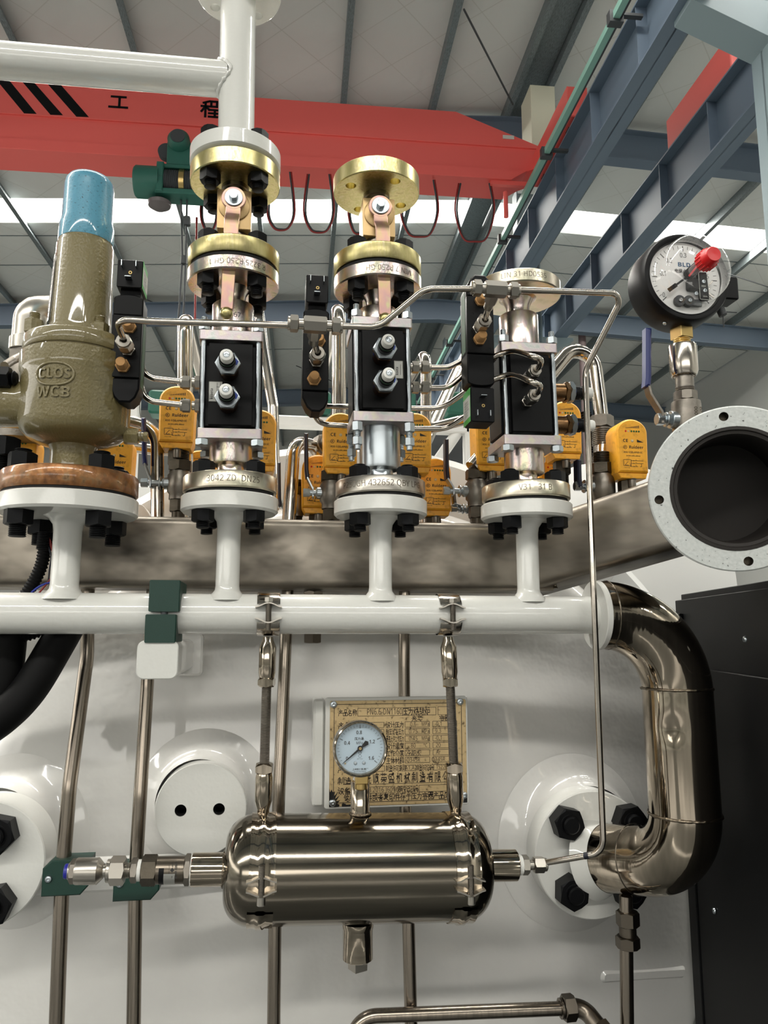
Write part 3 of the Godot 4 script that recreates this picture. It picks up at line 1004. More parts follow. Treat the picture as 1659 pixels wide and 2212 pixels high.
# size = height of a character; align 0 centre, -1 left; condense squeezes it sideways
func put_text(b: MB, s: String, size: float, X: Transform3D, weight := 0.1, align := 0, condense := 1.0, bold := false, bend := 0.0):
	var x := 0.0
	if align == 0:
		x = -text_width(s, bold) / 2.0
	var nz := X.basis * Vector3.BACK
	var pts := []
	var run := ""
	for c in s + "\n":
		if CJK.has(c) or c == "\n":
			if run.strip_edges() != "":
				var m := glyph_mesh(run, bold)
				var a := m.surface_get_arrays(0)
				var vv: PackedVector3Array = a[Mesh.ARRAY_VERTEX]
				var idx = a[Mesh.ARRAY_INDEX]
				var order: PackedInt32Array = idx if idx != null else PackedInt32Array(range(vv.size()))
				for i in range(0, order.size() - 2, 3):
					pts.append([Vector2(x + vv[order[i]].x, vv[order[i]].y + 0.02), Vector2(x + vv[order[i + 1]].x, vv[order[i + 1]].y + 0.02), Vector2(x + vv[order[i + 2]].x, vv[order[i + 2]].y + 0.02)])
				x += (glyphs[run + ("*" if bold else "")][1] as AABB).end.x + 0.06
			elif run != "":
				x += 0.3 * run.length()
			run = ""
			if c != "\n":
				for tok in (CJK[c] as String).split(" ", false):
					for i in range(0, tok.length() - 3, 2):
						var p := Vector2(x + 0.04 + int(tok[i]) / 9.8, 0.46 - int(tok[i + 1]) / 9.8)
						var q := Vector2(x + 0.04 + int(tok[i + 2]) / 9.8, 0.46 - int(tok[i + 3]) / 9.8)
						var d := (q - p).normalized() * weight / 2
						var sd := Vector2(-d.y, d.x)
						p -= d
						q += d
						pts.append([p - sd, q - sd, q + sd])
						pts.append([p - sd, q + sd, p + sd])
				x += 1.04
		else:
			run += c
	for t in pts:
		if bend > 0.0:
			var w := []
			var nn := []
			for p in t:
				var an: float = p.x * size * condense / bend
				w.append(X * Vector3(sin(an) * bend, p.y * size, cos(an) * bend))
				nn.append(X.basis * Vector3(sin(an), 0, cos(an)))
			b.tri(w[0], w[1], w[2], nn[0], nn[1], nn[2])
		else:
			var w := []
			for p in t:
				w.append(X * Vector3(p.x * size * condense, p.y * size, 0))
			b.tri(w[0], w[1], w[2], nz, nz, nz)

# ---- shared small parts
func hexbolt(af: float, hh: float, grip: float, tail: float, d: float) -> ArrayMesh:
	# head above, nut below a grip from 0 down to -grip, screw tail below the nut
	var key := "bolt%s_%s_%s_%s" % [af, hh, grip, tail]
	if not mesh_cache.has(key):
		var b := MB.new()
		b.hex(af, 0, hh, Transform3D(), false, true)
		b.thread(d / 2, hh - 0.001, hh + tail * 0.35, 0.0022)
		b.hex(af, -grip - hh, -grip, Transform3D(), true, false)
		b.thread(d / 2, -grip - hh - tail, -grip - hh + 0.001, 0.0022)
		b.cyl(d / 2 * 0.95, -grip, 0.0, Transform3D(), 14)
		mesh_cache[key] = b.mesh()
	return mesh_cache[key]
func bead(o: Node, c: Vector3, axis: Vector3, R: float, r: float, mat: Material, called := "weld_bead", bumps := 0.35):
	var b := mb(o as Node3D)
	var X := ax(axis, c)
	var p := PackedVector3Array()
	var rr := []
	var n := int(clampf(TAU * R / (r * 0.7), 24, 90))
	for i in n:
		var t := TAU * i / n
		p.append(X * (Vector3(sin(t), 0, cos(t)) * R))
		rr.append(r * (1.0 - bumps + bumps * (0.6 + 0.4 * sin(i * 2.1) + 0.35 * sin(i * 5.3 + 1.0))))
	b.sweep(p, r, 7, rr, true)
	part(o, called, b, mat)
func screw_mesh(r: float) -> ArrayMesh:
	var key := "screw%s" % r
	if not mesh_cache.has(key):
		var b := MB.new()
		b.lathe([Vector2(r, 0), Vector2(r, r * 0.35), Vector2(r * 0.8, r * 0.62), Vector2(r * 0.4, r * 0.7), Vector2(r * 0.38, r * 0.35), Vector2(0, r * 0.3)], 16)
		mesh_cache[key] = b.mesh()
	return mesh_cache[key]
# compression nut with collar, axis Y from 0 to h
func cnut(b: MB, af: float, h: float, X: Transform3D):
	b.hex(af, h * 0.22, h, X)
	b.lathe([Vector2(0, 0), Vector2(af * 0.40, 0), Vector2(af * 0.46, h * 0.05), Vector2(af * 0.46, h * 0.24)], 20, X)

# ---- vessel with its door
const VZ := -0.165
func vessel_z(x: float, y: float, c: Vector3) -> float:
	var r2 := (x - c.x) * (x - c.x) + (y - c.y) * (y - c.y)
	return c.z - (1.7 - sqrt(maxf(0.01, 1.7 * 1.7 - r2)))
var VC := Vector3.ZERO
func fillet_ring(t: Node3D, p: Vector3, r: float):
	var o := p - VC
	o.z = 0.0
	var nn := Vector3(o.x, o.y, sqrt(1.7 * 1.7 - o.length_squared())) / 1.7
	var s := Vector3(p.x, p.y, vessel_z(p.x, p.y, VC))
	var b := mb(t)
	b.lathe([Vector2(r - 0.002, 0.040), Vector2(r + 0.001, 0.028), Vector2(r + 0.005, 0.016), Vector2(r + 0.011, 0.008), Vector2(r + 0.020, 0.0028), Vector2(r + 0.034, -0.0012), Vector2(r + 0.04, -0.004)], 72, ax(nn, s), 0, TAU, 0.6)
	part(t, "weld_fillet", b, M.white_vessel)
func build_vessel():
	var c := U(800, 1960, VZ)
	VC = c
	var t := thing("pressure_vessel", "large glossy white domed vessel end filling the lower half", "vessel", Transform3D(Basis(), c))
	var b := MB.new()
	var prof := []
	for i in 26:
		var r := 0.56 * i / 25.0
		prof.append(Vector2(r, -(1.7 - sqrt(1.7 * 1.7 - r * r))))
	var zz: float = prof[25].y
	for i in range(1, 9):
		var a := deg_to_rad(19.0 + 71.0 * i / 8.0)
		prof.append(Vector2(0.56 + 0.06 * (sin(a) - sin(deg_to_rad(19.0))), zz - 0.06 * (cos(deg_to_rad(19.0)) - cos(a))))
	var e: Vector2 = prof[prof.size() - 1]
	prof.append(Vector2(e.x, e.y - 0.45))
	b.lathe(prof, 96, Transform3D(Basis(Vector3.RIGHT, PI / 2), Vector3.ZERO))
	part(t, "shell", b, M.white_vessel)
	b = MB.new()
	b.lathe([Vector2(0.60, -0.20), Vector2(0.70, -0.20), Vector2(0.715, -0.215), Vector2(0.715, -0.30), Vector2(0.60, -0.30)], 96, Transform3D(Basis(Vector3.RIGHT, PI / 2), Vector3.ZERO))
	part(t, "clamp_ring", b, M.white_far)
	for k in 24:
		b = MB.new()
		var a := TAU * (k + 0.3) / 24.0
		b.rbox(Vector3(0.075, 0.06, 0.05), 0.012, Transform3D(Basis(Vector3.BACK, a), Vector3.ZERO) * mv(0, 0.665, -0.185))
		part(t, "clamp_tooth", b, M.white_far)
	b = MB.new()
	b.box(Vector3(0.6, 0.9, 0.3), mv(0, -0.85, -0.42), 0.01)
	part(t, "saddle", b, M.white_far)
	# bosses welded on the dome
	var q := U(434, 1749, VZ + 0.035)
	var X := Transform3D(Basis(), q)
	b = mb(t)
	var h0 := U(390, 1751, VZ + 0.035) - q
	var h1 := U(473, 1748, VZ + 0.035) - q
	b.holed(0.0605, [[Vector2(h0.x, h0.y), 0.0078, 0.0], [Vector2(h1.x, h1.y), 0.0078, 0.0]], 0.06, X * mv(0, 0, -0.06), 0.0012, 72)
	part(t, "plug_boss", b, M.white)
	for hh in [h0, h1]:  # black linings painted to stand in for shade deep in the holes
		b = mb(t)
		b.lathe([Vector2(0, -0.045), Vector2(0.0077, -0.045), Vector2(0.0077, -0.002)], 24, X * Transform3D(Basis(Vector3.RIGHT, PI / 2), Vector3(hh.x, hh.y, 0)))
		part(t, "shaded_hole_lining", b, M.gasket)
	fillet_ring(t, q, 0.0605)
	# flat bar welded across the dome behind the check valve
	b = mb(t)
	var f0 := U(250, 1850, VZ + 0.008)
	var f1 := U(495, 1925, VZ + 0.008)
	b.box(Vector3(f1.x - f0.x + 0.22, 0.042, 0.02), Transform3D(Basis(), Vector3((f0.x + f1.x) / 2 - 0.03, (f0.y + f1.y) / 2, VZ - 0.005)), 0.004)
	part(t, "support_bar", b, M.white_vessel)
	# lifting rib low on the right
	b = mb(t)
	var lr := U(1405, 2116, VZ - 0.045)
	var lo := lr - c
	var ln := Vector3(lo.x, lo.y, sqrt(1.7 * 1.7 - lo.x * lo.x - lo.y * lo.y)) / 1.7
	b.rbox(Vector3(0.17, 0.022, 0.02), 0.010, az(ln, Vector3(lr.x, lr.y, vessel_z(lr.x, lr.y, c)) - ln * 0.0078) * Transform3D(Basis(Vector3.BACK, -0.12), Vector3.ZERO), 0.006, 8)
	part(t, "rib", b, M.white_vessel)
	# bolted covers at the left edge and under the big pipe
	cover(U(-42, 1868, VZ + 0.04), 0.078, [U(2, 1797, VZ + 0.04), U(-6, 1948, VZ + 0.04), U(-95, 1800, VZ + 0.04), U(-95, 1945, VZ + 0.04)], "white round cover with big black nuts at the left edge", 0.024, "bolted_cover")
	cover(U(1283, 1846, VZ + 0.04), 0.087, [U(1218, 1773, VZ + 0.04), U(1352, 1768, VZ + 0.04), U(1228, 1921, VZ + 0.04), U(1350, 1918, VZ + 0.04)], "white round cover with black nuts behind the polished elbow pipe", 0.0225, "bolted_cover")

func cover(c: Vector3, r: float, nuts: Array, label: String, nr: float, called: String):
	var t := thing(called, label, "flange", Transform3D(Basis(), c))
	var R := Transform3D(Basis(Vector3.RIGHT, PI / 2), Vector3.ZERO)
	var b := MB.new()
	b.lathe([Vector2(0, 0), Vector2(r - 0.0015, 0), Vector2(r, -0.0015), Vector2(r, -0.06)], 72, R)
	part(t, "disc", b, M.white)
	fillet_ring(t, c, r)
	var k := 0
	for n in nuts:
		b = MB.new()
		b.hex(nr * 2.0 * 0.88, 0, 0.024, Transform3D(), false, true, 6, 0.3 + k * 0.35)
		b.lathe([Vector2(nr * 0.62, 0.0241), Vector2(nr * 0.60, 0.0243)], 20)
		b.cyl(nr * 0.52, 0.02, 0.032, Transform3D(), 22, 0.002)
		b.lathe([Vector2(nr * 0.35, 0.0321), Vector2(0, 0.0321)], 16)
		part(t, "nut", b, M.bolt, Transform3D(Basis(Vector3.RIGHT, PI / 2), n - c))
		k += 1

# ---- stainless square duct
func build_duct():
	var z := -0.10
	var a := U(600, 1119, z)
	var bt := U(600, 1272, z)
	var h := a.y - bt.y
	var cy := (a.y + bt.y) / 2
	var xr := U(1196, 1200, z).x
	var t := thing("square_duct", "brushed stainless square duct running behind the white header", "duct", Transform3D(Basis(), Vector3(0, cy, z - h / 2)))
	var b := MB.new()
	b.ext(MB.rrect(h, h, 0.012, 6), xr + 0.65, Transform3D(Basis(Vector3.UP, PI / 2), Vector3(-0.65, 0, 0)), 0.0, 0.6)
	part(t, "long_run", b, M.duct)
	# second run slants up towards the viewer
	var s := Vector3(xr - 0.01, cy, z - h / 2)
	var fc := UD(1590, 1055, 0.865)
	var nrm := (CB * Vector3(-0.27, 0.03, 0.96)).normalized()
	var e := fc - nrm * 0.155 + CB * Vector3(0.02, -0.005, 0)
	var d := (e - s).normalized()
	b = mb(t)
	b.ext(MB.rrect(h, h, 0.012, 6), s.distance_to(e) + 0.03, az(d, s - d * 0.02), 0.0, 0.6)
	part(t, "slanted_run", b, M.duct)
	b = mb(t)
	var p := PackedVector3Array()
	var rr := []
	for i in 40:
		p.append(Vector3(xr + 0.0005, cy + h * 0.46 - h * 0.92 * i / 39.0, z + 0.001))
		rr.append(0.0028 * (1.0 + 0.3 * sin(i * 2.3) + 0.2 * sin(i * 4.7)))
	b.sweep(p, 0.003, 8, rr)
	part(t, "weld_bead", b, M.weld)
	# drain plug below
	var dp := U(675, 1380, z - 0.03)
	b = mb(t)
	b.cyl(0.009, dp.y, bt.y + 0.005, mv(dp.x, 0, dp.z))
	b.hex(0.023, dp.y - 0.006, dp.y + 0.008, mv(dp.x, 0, dp.z))
	b.hex(0.026, bt.y - 0.012, bt.y - 0.001, mv(dp.x, 0, dp.z))
	part(t, "drain_plug", b, M.steel_dark)
	# round end flange
	var fl := thing("round_flange", "large scuffed white ring flange with open dark bore at right", "flange", az(nrm, fc))
	var R := 0.0935
	var holes := [[Vector2.ZERO, 0.0705, 1.2]]
	for k in 4:
		var an := deg_to_rad(96.3 + 90.0 * k)
		holes.append([Vector2(cos(an), sin(an)) * 0.0825, 0.0052, 0.0])
	b = MB.new()
	b.holed(R, holes, 0.017, mv(0, 0, -0.017), 0.0015, 96)
	part(fl, "ring", b, M.scuffed)
	b = MB.new()
	var RX := Transform3D(Basis(Vector3.RIGHT, PI / 2), Vector3.ZERO)
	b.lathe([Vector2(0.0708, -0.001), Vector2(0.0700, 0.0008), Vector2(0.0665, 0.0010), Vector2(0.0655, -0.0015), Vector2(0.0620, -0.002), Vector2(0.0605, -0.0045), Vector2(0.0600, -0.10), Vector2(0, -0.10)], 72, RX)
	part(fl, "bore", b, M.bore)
	for k in 4:  # dark linings put the shade of the hole depth into the colour
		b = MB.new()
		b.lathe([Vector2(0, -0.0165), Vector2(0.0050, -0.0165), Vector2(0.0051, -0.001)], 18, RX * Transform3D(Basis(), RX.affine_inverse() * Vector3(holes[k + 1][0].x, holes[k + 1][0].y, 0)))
		part(fl, "shaded_bolt_hole", b, M.cast_dark)
	b = MB.new()
	b.lathe([Vector2(0.068, -0.017), Vector2(0.068, -0.12)], 48, RX)
	part(fl, "neck", b, M.duct)

# ---- flow switches, ball valves and pipes behind
func sensor_proto() -> Node3D:
	var o := Node3D.new()
	var w := 0.050
	var h := 0.083
	var b := MB.new()
	var p := PackedVector2Array()
	for q in [[-w / 2 + 0.001, -h], [w / 2 - 0.001, -h]]:
		p.append(Vector2(q[0], q[1]))
	for i in 17:
		var a := PI * i / 16.0
		p.append(Vector2(cos(a) * w / 2, sin(a) * w / 2 * 0.86 - w / 2 * 0.86))
	b.ext(p, 0.042, mv(0, 0, -0.042), 0.0025, 0.8)
	part(o, "housing", b, M.yellow)
	b = MB.new()
	b.ext(PackedVector2Array([Vector2(-w / 2 + 0.001, -h), Vector2(w / 2 - 0.001, -h), Vector2(w / 2 - 0.004, -h - 0.009), Vector2(-w / 2 + 0.006, -h - 0.009)]), 0.036, mv(0, 0, -0.040), 0.001)
	part(o, "base", b, M.yellow)
	b = MB.new()
	b.lathe([Vector2(0, -h - 0.022), Vector2(0.0052, -h - 0.022), Vector2(0.006, -h - 0.02), Vector2(0.006, -h - 0.01), Vector2(0.0078, -h - 0.009), Vector2(0.0078, -h - 0.004)], 18, mv(0.0015, 0, -0.012))
	part(o, "plug_socket", b, M.cast_steel)
	b = MB.new()
	for k in 10:
		var x := -0.0125 + k * 0.0023
		var hh := 0.0006 + 0.0004 * k
		b.ext(PackedVector2Array([Vector2(x, -0.0145), Vector2(x + 0.0012, -0.0145), Vector2(x + 0.0012, -0.0145 + hh), Vector2(x, -0.0145 + hh)]), 0.0002, mv(0.002, 0.0, 0))
	put_text(b, "CE", 0.0068, mv(-0.0115, -0.0345, 0.0002), 0.1, 0, 1.05, true)
	b.ext(PackedVector2Array([Vector2(0.007, -0.0365), Vector2(0.0175, -0.0365), Vector2(0.007, -0.032)]), 0.0002, mv(0, 0, 0))
	put_text(b, "Ruideer", 0.0062, mv(-0.0065, -0.0445, 0.0002), 0.1, -1, 1.0, true)
	b.lathe([Vector2(0.0030, 0), Vector2(0.0030, 0.0003), Vector2(0.0024, 0.0003), Vector2(0.0024, 0)], 20, Transform3D(Basis(Vector3.RIGHT, PI / 2), Vector3(-0.0125, -0.0445, 0)))
	put_text(b, "R", 0.0042, mv(-0.0125, -0.0447, 0.0002), 0.1, 0, 1.0, true)
	put_text(b, "RDE-1/2G-AP6D-SC", 0.0038, mv(0, -0.0525, 0.0002), 0.1, 0, 0.92, true)
	put_text(b, "24 VDC±20%,400mA", 0.0027, mv(0, -0.0580, 0.0002), 0.1, 0, 0.9, true)
	for q in [[-0.016, -0.064, -0.004, -0.064], [-0.016, -0.0735, -0.004, -0.0735], [-0.016, -0.064, -0.016, -0.0735], [-0.004, -0.064, -0.004, -0.0735], [-0.014, -0.0725, -0.009, -0.067], [-0.014, -0.0725, -0.008, -0.0725], [-0.004, -0.0655, 0.016, -0.0655], [-0.004, -0.0695, 0.0155, -0.0695], [-0.006, -0.0695, -0.005, -0.0745], [-0.005, -0.0745, 0.007, -0.0745], [0.0125, -0.0695, 0.0125, -0.0745], [0.0125, -0.0745, 0.010, -0.0745]]:
		var a := Vector2(q[0], q[1])
		var c := Vector2(q[2], q[3])
		var s := (c - a).normalized().orthogonal() * 0.0003
		b.ext(PackedVector2Array([a - s, c - s, c + s, a + s]), 0.0002)
	for y in [-0.0648, -0.0688, -0.0738]:
		put_text(b, "BN", 0.0018, mv(0.004, y + 0.0005, 0.0002), 0.1, 0)
		b.ext(PackedVector2Array([Vector2(0, y - 0.0017), Vector2(0.0016, y - 0.0007), Vector2(0, y + 0.0003)]), 0.0002)
	put_text(b, "P/N:57788", 0.0020, mv(-0.011, -0.0765, 0.0002), 0.1, 0)
	part(o, "print", b, M.print)
	b = MB.new()
	var xs := [-0.0105, -0.0062, -0.0012, 0.0028, 0.0068, 0.0108]
	b.cyl(0.0015, 0, 0.0006, Transform3D(Basis(Vector3.RIGHT, PI / 2), Vector3(xs[0], -0.0195, 0)), 12, 0.0002)
	part(o, "lamp", b, M.red_led)
	b = MB.new()
	b.cyl(0.0015, 0, 0.0006, Transform3D(Basis(Vector3.RIGHT, PI / 2), Vector3(xs[1], -0.0195, 0)), 12, 0.0002)
	part(o, "lamp", b, M.pale)
	for k in range(2, 6):
		b = MB.new()
		b.cyl(0.0015, 0, 0.0006, Transform3D(Basis(Vector3.RIGHT, PI / 2), Vector3(xs[k], -0.0195, 0)), 12, 0.0002)
		part(o, "lamp", b, M.green_led)
	b = MB.new()
	b.lathe([Vector2(0, 0.0012), Vector2(0.0016, 0.001), Vector2(0.0024, 0)], 16, Transform3D(Basis(Vector3.RIGHT, PI / 2), Vector3(-0.0005, -0.0345, 0)))
	part(o, "button", b, M.pale)
	# threaded stem into the pipe tee
	b = MB.new()
	b.hex(0.024, -h - 0.030, -h - 0.009, mv(0, 0, -0.026))
	b.thread(0.0105, -h - 0.055, -h - 0.03, 0.002, mv(0, 0, -0.026))
	part(o, "stem", b, M.cast_dark)
	return o

func build_back_plumbing():
	var proto := sensor_proto()
	# centre px, top py, plane z, label
	var list := [
		[384, 833, -0.135, "yellow flow switch between the black solenoid and first actuator, fully showing its face"],
		[561, 884, -0.135, "yellow flow switch peeking out right of the first actuator, near its tie rod"],
		[737, 891, -0.135, "yellow flow switch at the left side of the middle actuator's lower cylinder"],
		[897, 891, -0.135, "yellow flow switch at the right side of the middle actuator's lower cylinder"],
		[688, 982, -0.20, "lower yellow flow switch behind the blue lever, left of the middle actuator"],
		[941, 990, -0.20, "lower yellow flow switch beside the large blue lever, right of the middle actuator"],
		[1062, 889, -0.135, "yellow flow switch half hidden under the upside-down solenoid"],
		[1222, 866, -0.135, "yellow flow switch behind the brass silencers of the right actuator"],
		[1364, 905, -0.10, "rightmost yellow flow switch above the slanting duct"],
		[1196, 985, -0.215, "lower yellow flow switch mostly hidden behind the right actuator's flange"],
		[432, 972, -0.235, "yellow flow switch only peeping over the first actuator's lower flange, far back"],
		[40, 928, -0.135, "yellow flow switch peeping below the olive valve's side outlet at left"],
		[250, 935, -0.185, "yellow flow switch hidden behind the olive valve's right bolt"],
	]
	for k in list.size():
		var q = list[k]
		var o: Node3D = proto if k == 0 else proto.duplicate()
		o.name = "flow_switch" if k == 0 else "flow_switch_%03d" % k
		o.position = U(q[0], q[1], q[2])
		add_child(o, true)
		meta(o, q[3], "flow switch", "yellow flow switches above the duct")
	# ball valves with blue levers: body px x, py of the body's middle, plane z, stem px, lever top py, kink
	ball_valve(388, 1045, -0.16, 318, 905, 1000, "small steel ball valve with thin blue lever beside the olive valve's plug", M.blue_grip, 1.0)
	ball_valve(716, 1066, -0.16, 668, 938, 1030, "small steel ball valve with blue lever left of the middle actuator", M.navy, 1.0)
	ball_valve(1030, 1062, -0.16, 970, 950, 1032, "small steel ball valve with blue lever right of the middle actuator", M.navy, 1.0)
	ball_valve(1302, 1052, -0.14, 1254, 995, 1050, "small steel ball valve with blue lever beside the rightmost flow switch", M.navy, 1.1)
	ball_valve(1032, 1100, -0.21, 985, 1060, 1085, "low ball valve with bare bent steel lever left of the right flange", M.cast_steel, 0.9)
	ball_valve(640, 1090, -0.24, 610, 1000, 1092, "ball valve with dark blue lever just right of the first flange", M.navy, 0.8)
	# polished pipes behind
	pipe("bent_pipe", [U(400, 1140, -0.18), U(400, 682, -0.18), U(400, 682, -0.18) + Vector3(0.0, -0.004, -0.4)], 0.0118, 0.03, M.steel, "polished pipe rising with rounded top left of the first actuator")
	pipe("bent_pipe", [U(340, 1150, -0.17), U(340, 925, -0.17), U(230, 900, -0.17)], 0.0095, 0.035, M.steel, "polished pipe bending left beside the olive valve's plug")
	pipe("bent_pipe", [U(240, 960, -0.26), U(330, 972, -0.26), U(420, 975, -0.26)], 0.0085, 0.03, M.steel, "short level polished pipe passing behind the blue lever at left")
	pipe("bent_pipe", [U(732, 1150, -0.22), U(732, 660, -0.22), U(732, 660, -0.22) + Vector3(0, 0, -0.4)], 0.0115, 0.03, M.steel, "upright polished pipe between middle solenoid and middle actuator")
	pipe("bent_pipe", [U(920, 1150, -0.24), U(920, 760, -0.24), U(920, 760, -0.24) + Vector3(0, 0, -0.4)], 0.0095, 0.03, M.steel, "upright polished pipe right of the middle actuator")
	pipe("bent_pipe", [U(622, 1150, -0.2), U(635, 955, -0.2), U(690, 965, -0.26), U(700, 1060, -0.26)], 0.0105, 0.028, M.steel, "polished pipe arching over at the lower flow switch")
	pipe("bent_pipe", [U(1020, 1010, -0.15), U(1275, 705, -0.2), U(1302, 930, -0.18), U(1302, 1020, -0.17)], 0.0118, 0.03, M.steel, "polished pipe arching behind the right actuator")
	pipe("bent_pipe", [U(870, 1060, -0.26), U(990, 800, -0.5), U(1010, 760, -0.7)], 0.012, 0.03, M.steel, "slanting polished pipe behind the middle actuator")
	pipe("bent_pipe", [U(905, 932, -0.22), U(1000, 908, -0.22), U(1060, 900, -0.22)], 0.009, 0.02, M.steel, "nearly level polished pipe leading to a steel union under the upside-down solenoid")
	pipe("bent_pipe", [U(595, 1120, -0.30), U(590, 880, -0.33), U(570, 760, -0.36), U(555, 640, -0.4)], 0.0095, 0.03, M.steel, "slim polished pipe behind the first actuator's right edge")
	# union nut on the arching pipe
	var t := thing("pipe_union", "hexagonal steel union at the foot of the arching pipe", "pipe fitting")
	var b := MB.new()
	var p := U(1300, 925, -0.18)
	b.hex(0.034, 0.0, 0.02, Transform3D(Basis(), p))
	b.cyl(0.015, -0.045, 0.0, Transform3D(Basis(), p))
	b.thread(0.017, -0.03, -0.002, 0.003, Transform3D(Basis(), p))
	b.hex(0.03, -0.085, -0.045, Transform3D(Basis(), p))
	part(t, "union", b, M.cast_steel)
	b = MB.new()
	p = U(665, 1018, -0.24)
	b.hex(0.03, 0, 0.02, ax(Vector3(0.5, 0.1, 1), U(690, 965, -0.26)))
	b.cyl(0.011, -0.01, 0.03, ax(Vector3(0.5, 0.1, 1), U(690, 965, -0.26)))
	single("pipe_union", b, M.cast_steel, "steel hexagon union at the end of the small arching pipe", "pipe fitting")
	b = MB.new()
	b.rbox(Vector3(0.022, 0.026, 0.026), 0.004, Transform3D(Basis(), U(1040, 898, -0.2)))
	single("pipe_union", b, M.brushed, "pale steel union block beside the upside-down solenoid", "pipe fitting")
	# elbow behind the olive valve
	t = thing("pipe_elbow", "matt cast steel elbow fitting behind the olive valve at left", "pipe fitting")
	b = MB.new()
	var e0 := U(58, 742, -0.12)
	b.sweep(fil([e0 + Vector3(0, -0.005, 0), U(64, 672, -0.12), U(150, 668, -0.16)], 0.022, 12), 0.0205, 24)
	part(t, "elbow", b, M.brushed)
	b = MB.new()
	b.cyl(0.023, -0.012, 0.006, Transform3D(Basis(), e0))
	part(t, "collar", b, M.brushed)
	b = MB.new()
	b.hex(0.037, -0.032, -0.011, Transform3D(Basis(), e0))
	part(t, "hex_nipple", b, M.cast_steel)
	b = MB.new()
	b.lathe([Vector2(0.018, -0.03), Vector2(0.026, -0.034), Vector2(0.027, -0.05), Vector2(0.032, -0.06), Vector2(0.032, -0.14), Vector2(0, -0.14)], 32, Transform3D(Basis(), e0))
	part(t, "valve_body", b, M.cast_steel)
	b = MB.new()
	b.sweep(fil([U(45, 770, -0.08), U(28, 778, -0.07), U(10, 790, -0.04)], 0.01), 0.0055, 10)
	part(t, "lever", b, M.cast_steel)
	# white support frame, far side
	t = thing("support_frame", "white painted steel frame behind the yellow flow switches", "frame")
	b = MB.new()
	var fa := U(540, 912, -0.62)
	var fb := U(1012, 925, -0.62)
	b.box(Vector3(fb.x - fa.x, 0.024, 0.03), Transform3D(Basis(), (fa + fb) / 2), 0.003)
	part(t, "rail", b, M.white_far)
	b = MB.new()
	var fd := U(1012, 960, -0.62)
	b.box(Vector3(0.02, 0.36, 0.03), Transform3D(Basis(), fd), 0.003)
	part(t, "post", b, M.white_far)
	b = MB.new()
	b.box(Vector3(0.035, 0.62, 0.03), Transform3D(Basis(), U(275, 1040, -0.62)), 0.003)
	part(t, "post", b, M.white_far)
	b = MB.new()
	b.sweep(PackedVector3Array([U(1012, 900, -0.62), U(880, 1090, -0.62)]), 0.012, 8)
	part(t, "brace", b, M.white_far)
	# white machine housings further behind
	b = MB.new()
	var m0 := U(180, 1130, -0.9)
	var m1 := U(1000, 1020, -0.9)
	b.rbox(Vector3(m1.x - m0.x, 0.16, 0.3), 0.02, Transform3D(Basis(), Vector3((m0.x + m1.x) / 2, m0.y + 0.02, -1.05)), 0.01)
	single("machine_housing", b, M.white_far, "long low white housing behind the duct, left and middle", "housing")
	b = MB.new()
	var m2 := U(1075, 1100, -0.7)
	b.lathe([Vector2(0.30, 0), Vector2(0.30, -0.4), Vector2(0, -0.4)], 48, ax(Vector3.BACK, m2 + Vector3(0.28, -0.18, 0.0)))
	b.lathe([Vector2(0, 0.06), Vector2(0.1, 0.055), Vector2(0.2, 0.04), Vector2(0.28, 0.01), Vector2(0.30, 0)], 48, ax(Vector3.BACK, m2 + Vector3(0.28, -0.18, 0.0)))
	single("machine_housing", b, M.white_far, "rounded white tank end glimpsed between duct and ring flange", "housing")
	# green junction boxes on the frame
	var k2 := 0
	for q in [[350, 885, "green box just above the first flow switch, beside the hanging wire"], [688, 880, "green box behind the middle solenoid's foot"], [870, 893, "green box between middle actuator and its right flow switch"], [985, 893, "green box left of the upside-down solenoid"]]:
		b = MB.new()
		var jb := U(q[0], q[1], -0.62)
		jb.y = U(q[0], 912, -0.62).y + 0.037
		b.rbox(Vector3(0.05, 0.05, 0.05), 0.008, Transform3D(Basis(), jb), 0.004)
		single("junction_box", b, M.teal_box, q[2], "box", "green boxes on the frame")
		k2 += 1
	b = MB.new()
	var dk := U(955, 1010, -0.8)
	b.box(Vector3(0.1, 0.26, 0.1), Transform3D(Basis(), dk), 0.004)
	single("motor_housing", b, M.grey_dark, "dark grey box behind the large blue lever", "box")
	# corrugated hose at right
	b = MB.new()
	corrugated(b, smooth_path([U(1262, 890, -0.2), U(1285, 960, -0.2), U(1288, 1030, -0.21), U(1280, 1120, -0.22)], 24), 0.0105)
	single("corrugated_hose", b, M.rubber, "black corrugated hose beside the rightmost flow switch", "hose")

func corrugated(b: MB, path: PackedVector3Array, r: float, pitch := 0.0042):
	# resample evenly
	var pts := PackedVector3Array()
	var acc := 0.0
	pts.append(path[0])
	for i in range(1, path.size()):
		var seg := path[i].distance_to(path[i - 1])
		while acc + seg >= pitch * 0.25:
			var f := (pitch * 0.25 - acc) / seg
			path[i - 1] = path[i - 1].lerp(path[i], f)
			pts.append(path[i - 1])
			seg = path[i].distance_to(path[i - 1])
			acc = 0.0
		acc += seg
	var rr := []
	for i in pts.size():
		rr.append(r * [1.0, 1.0, 0.86, 0.86][i % 4])
	b.sweep(pts, r, 14, rr)

func pipe(called: String, pts: Array, r: float, bend: float, mat: Material, label: String):
	var b := MB.new()
	b.sweep(fil(pts, bend, 10), r, 20)
	single(called, b, mat, label, "pipe")

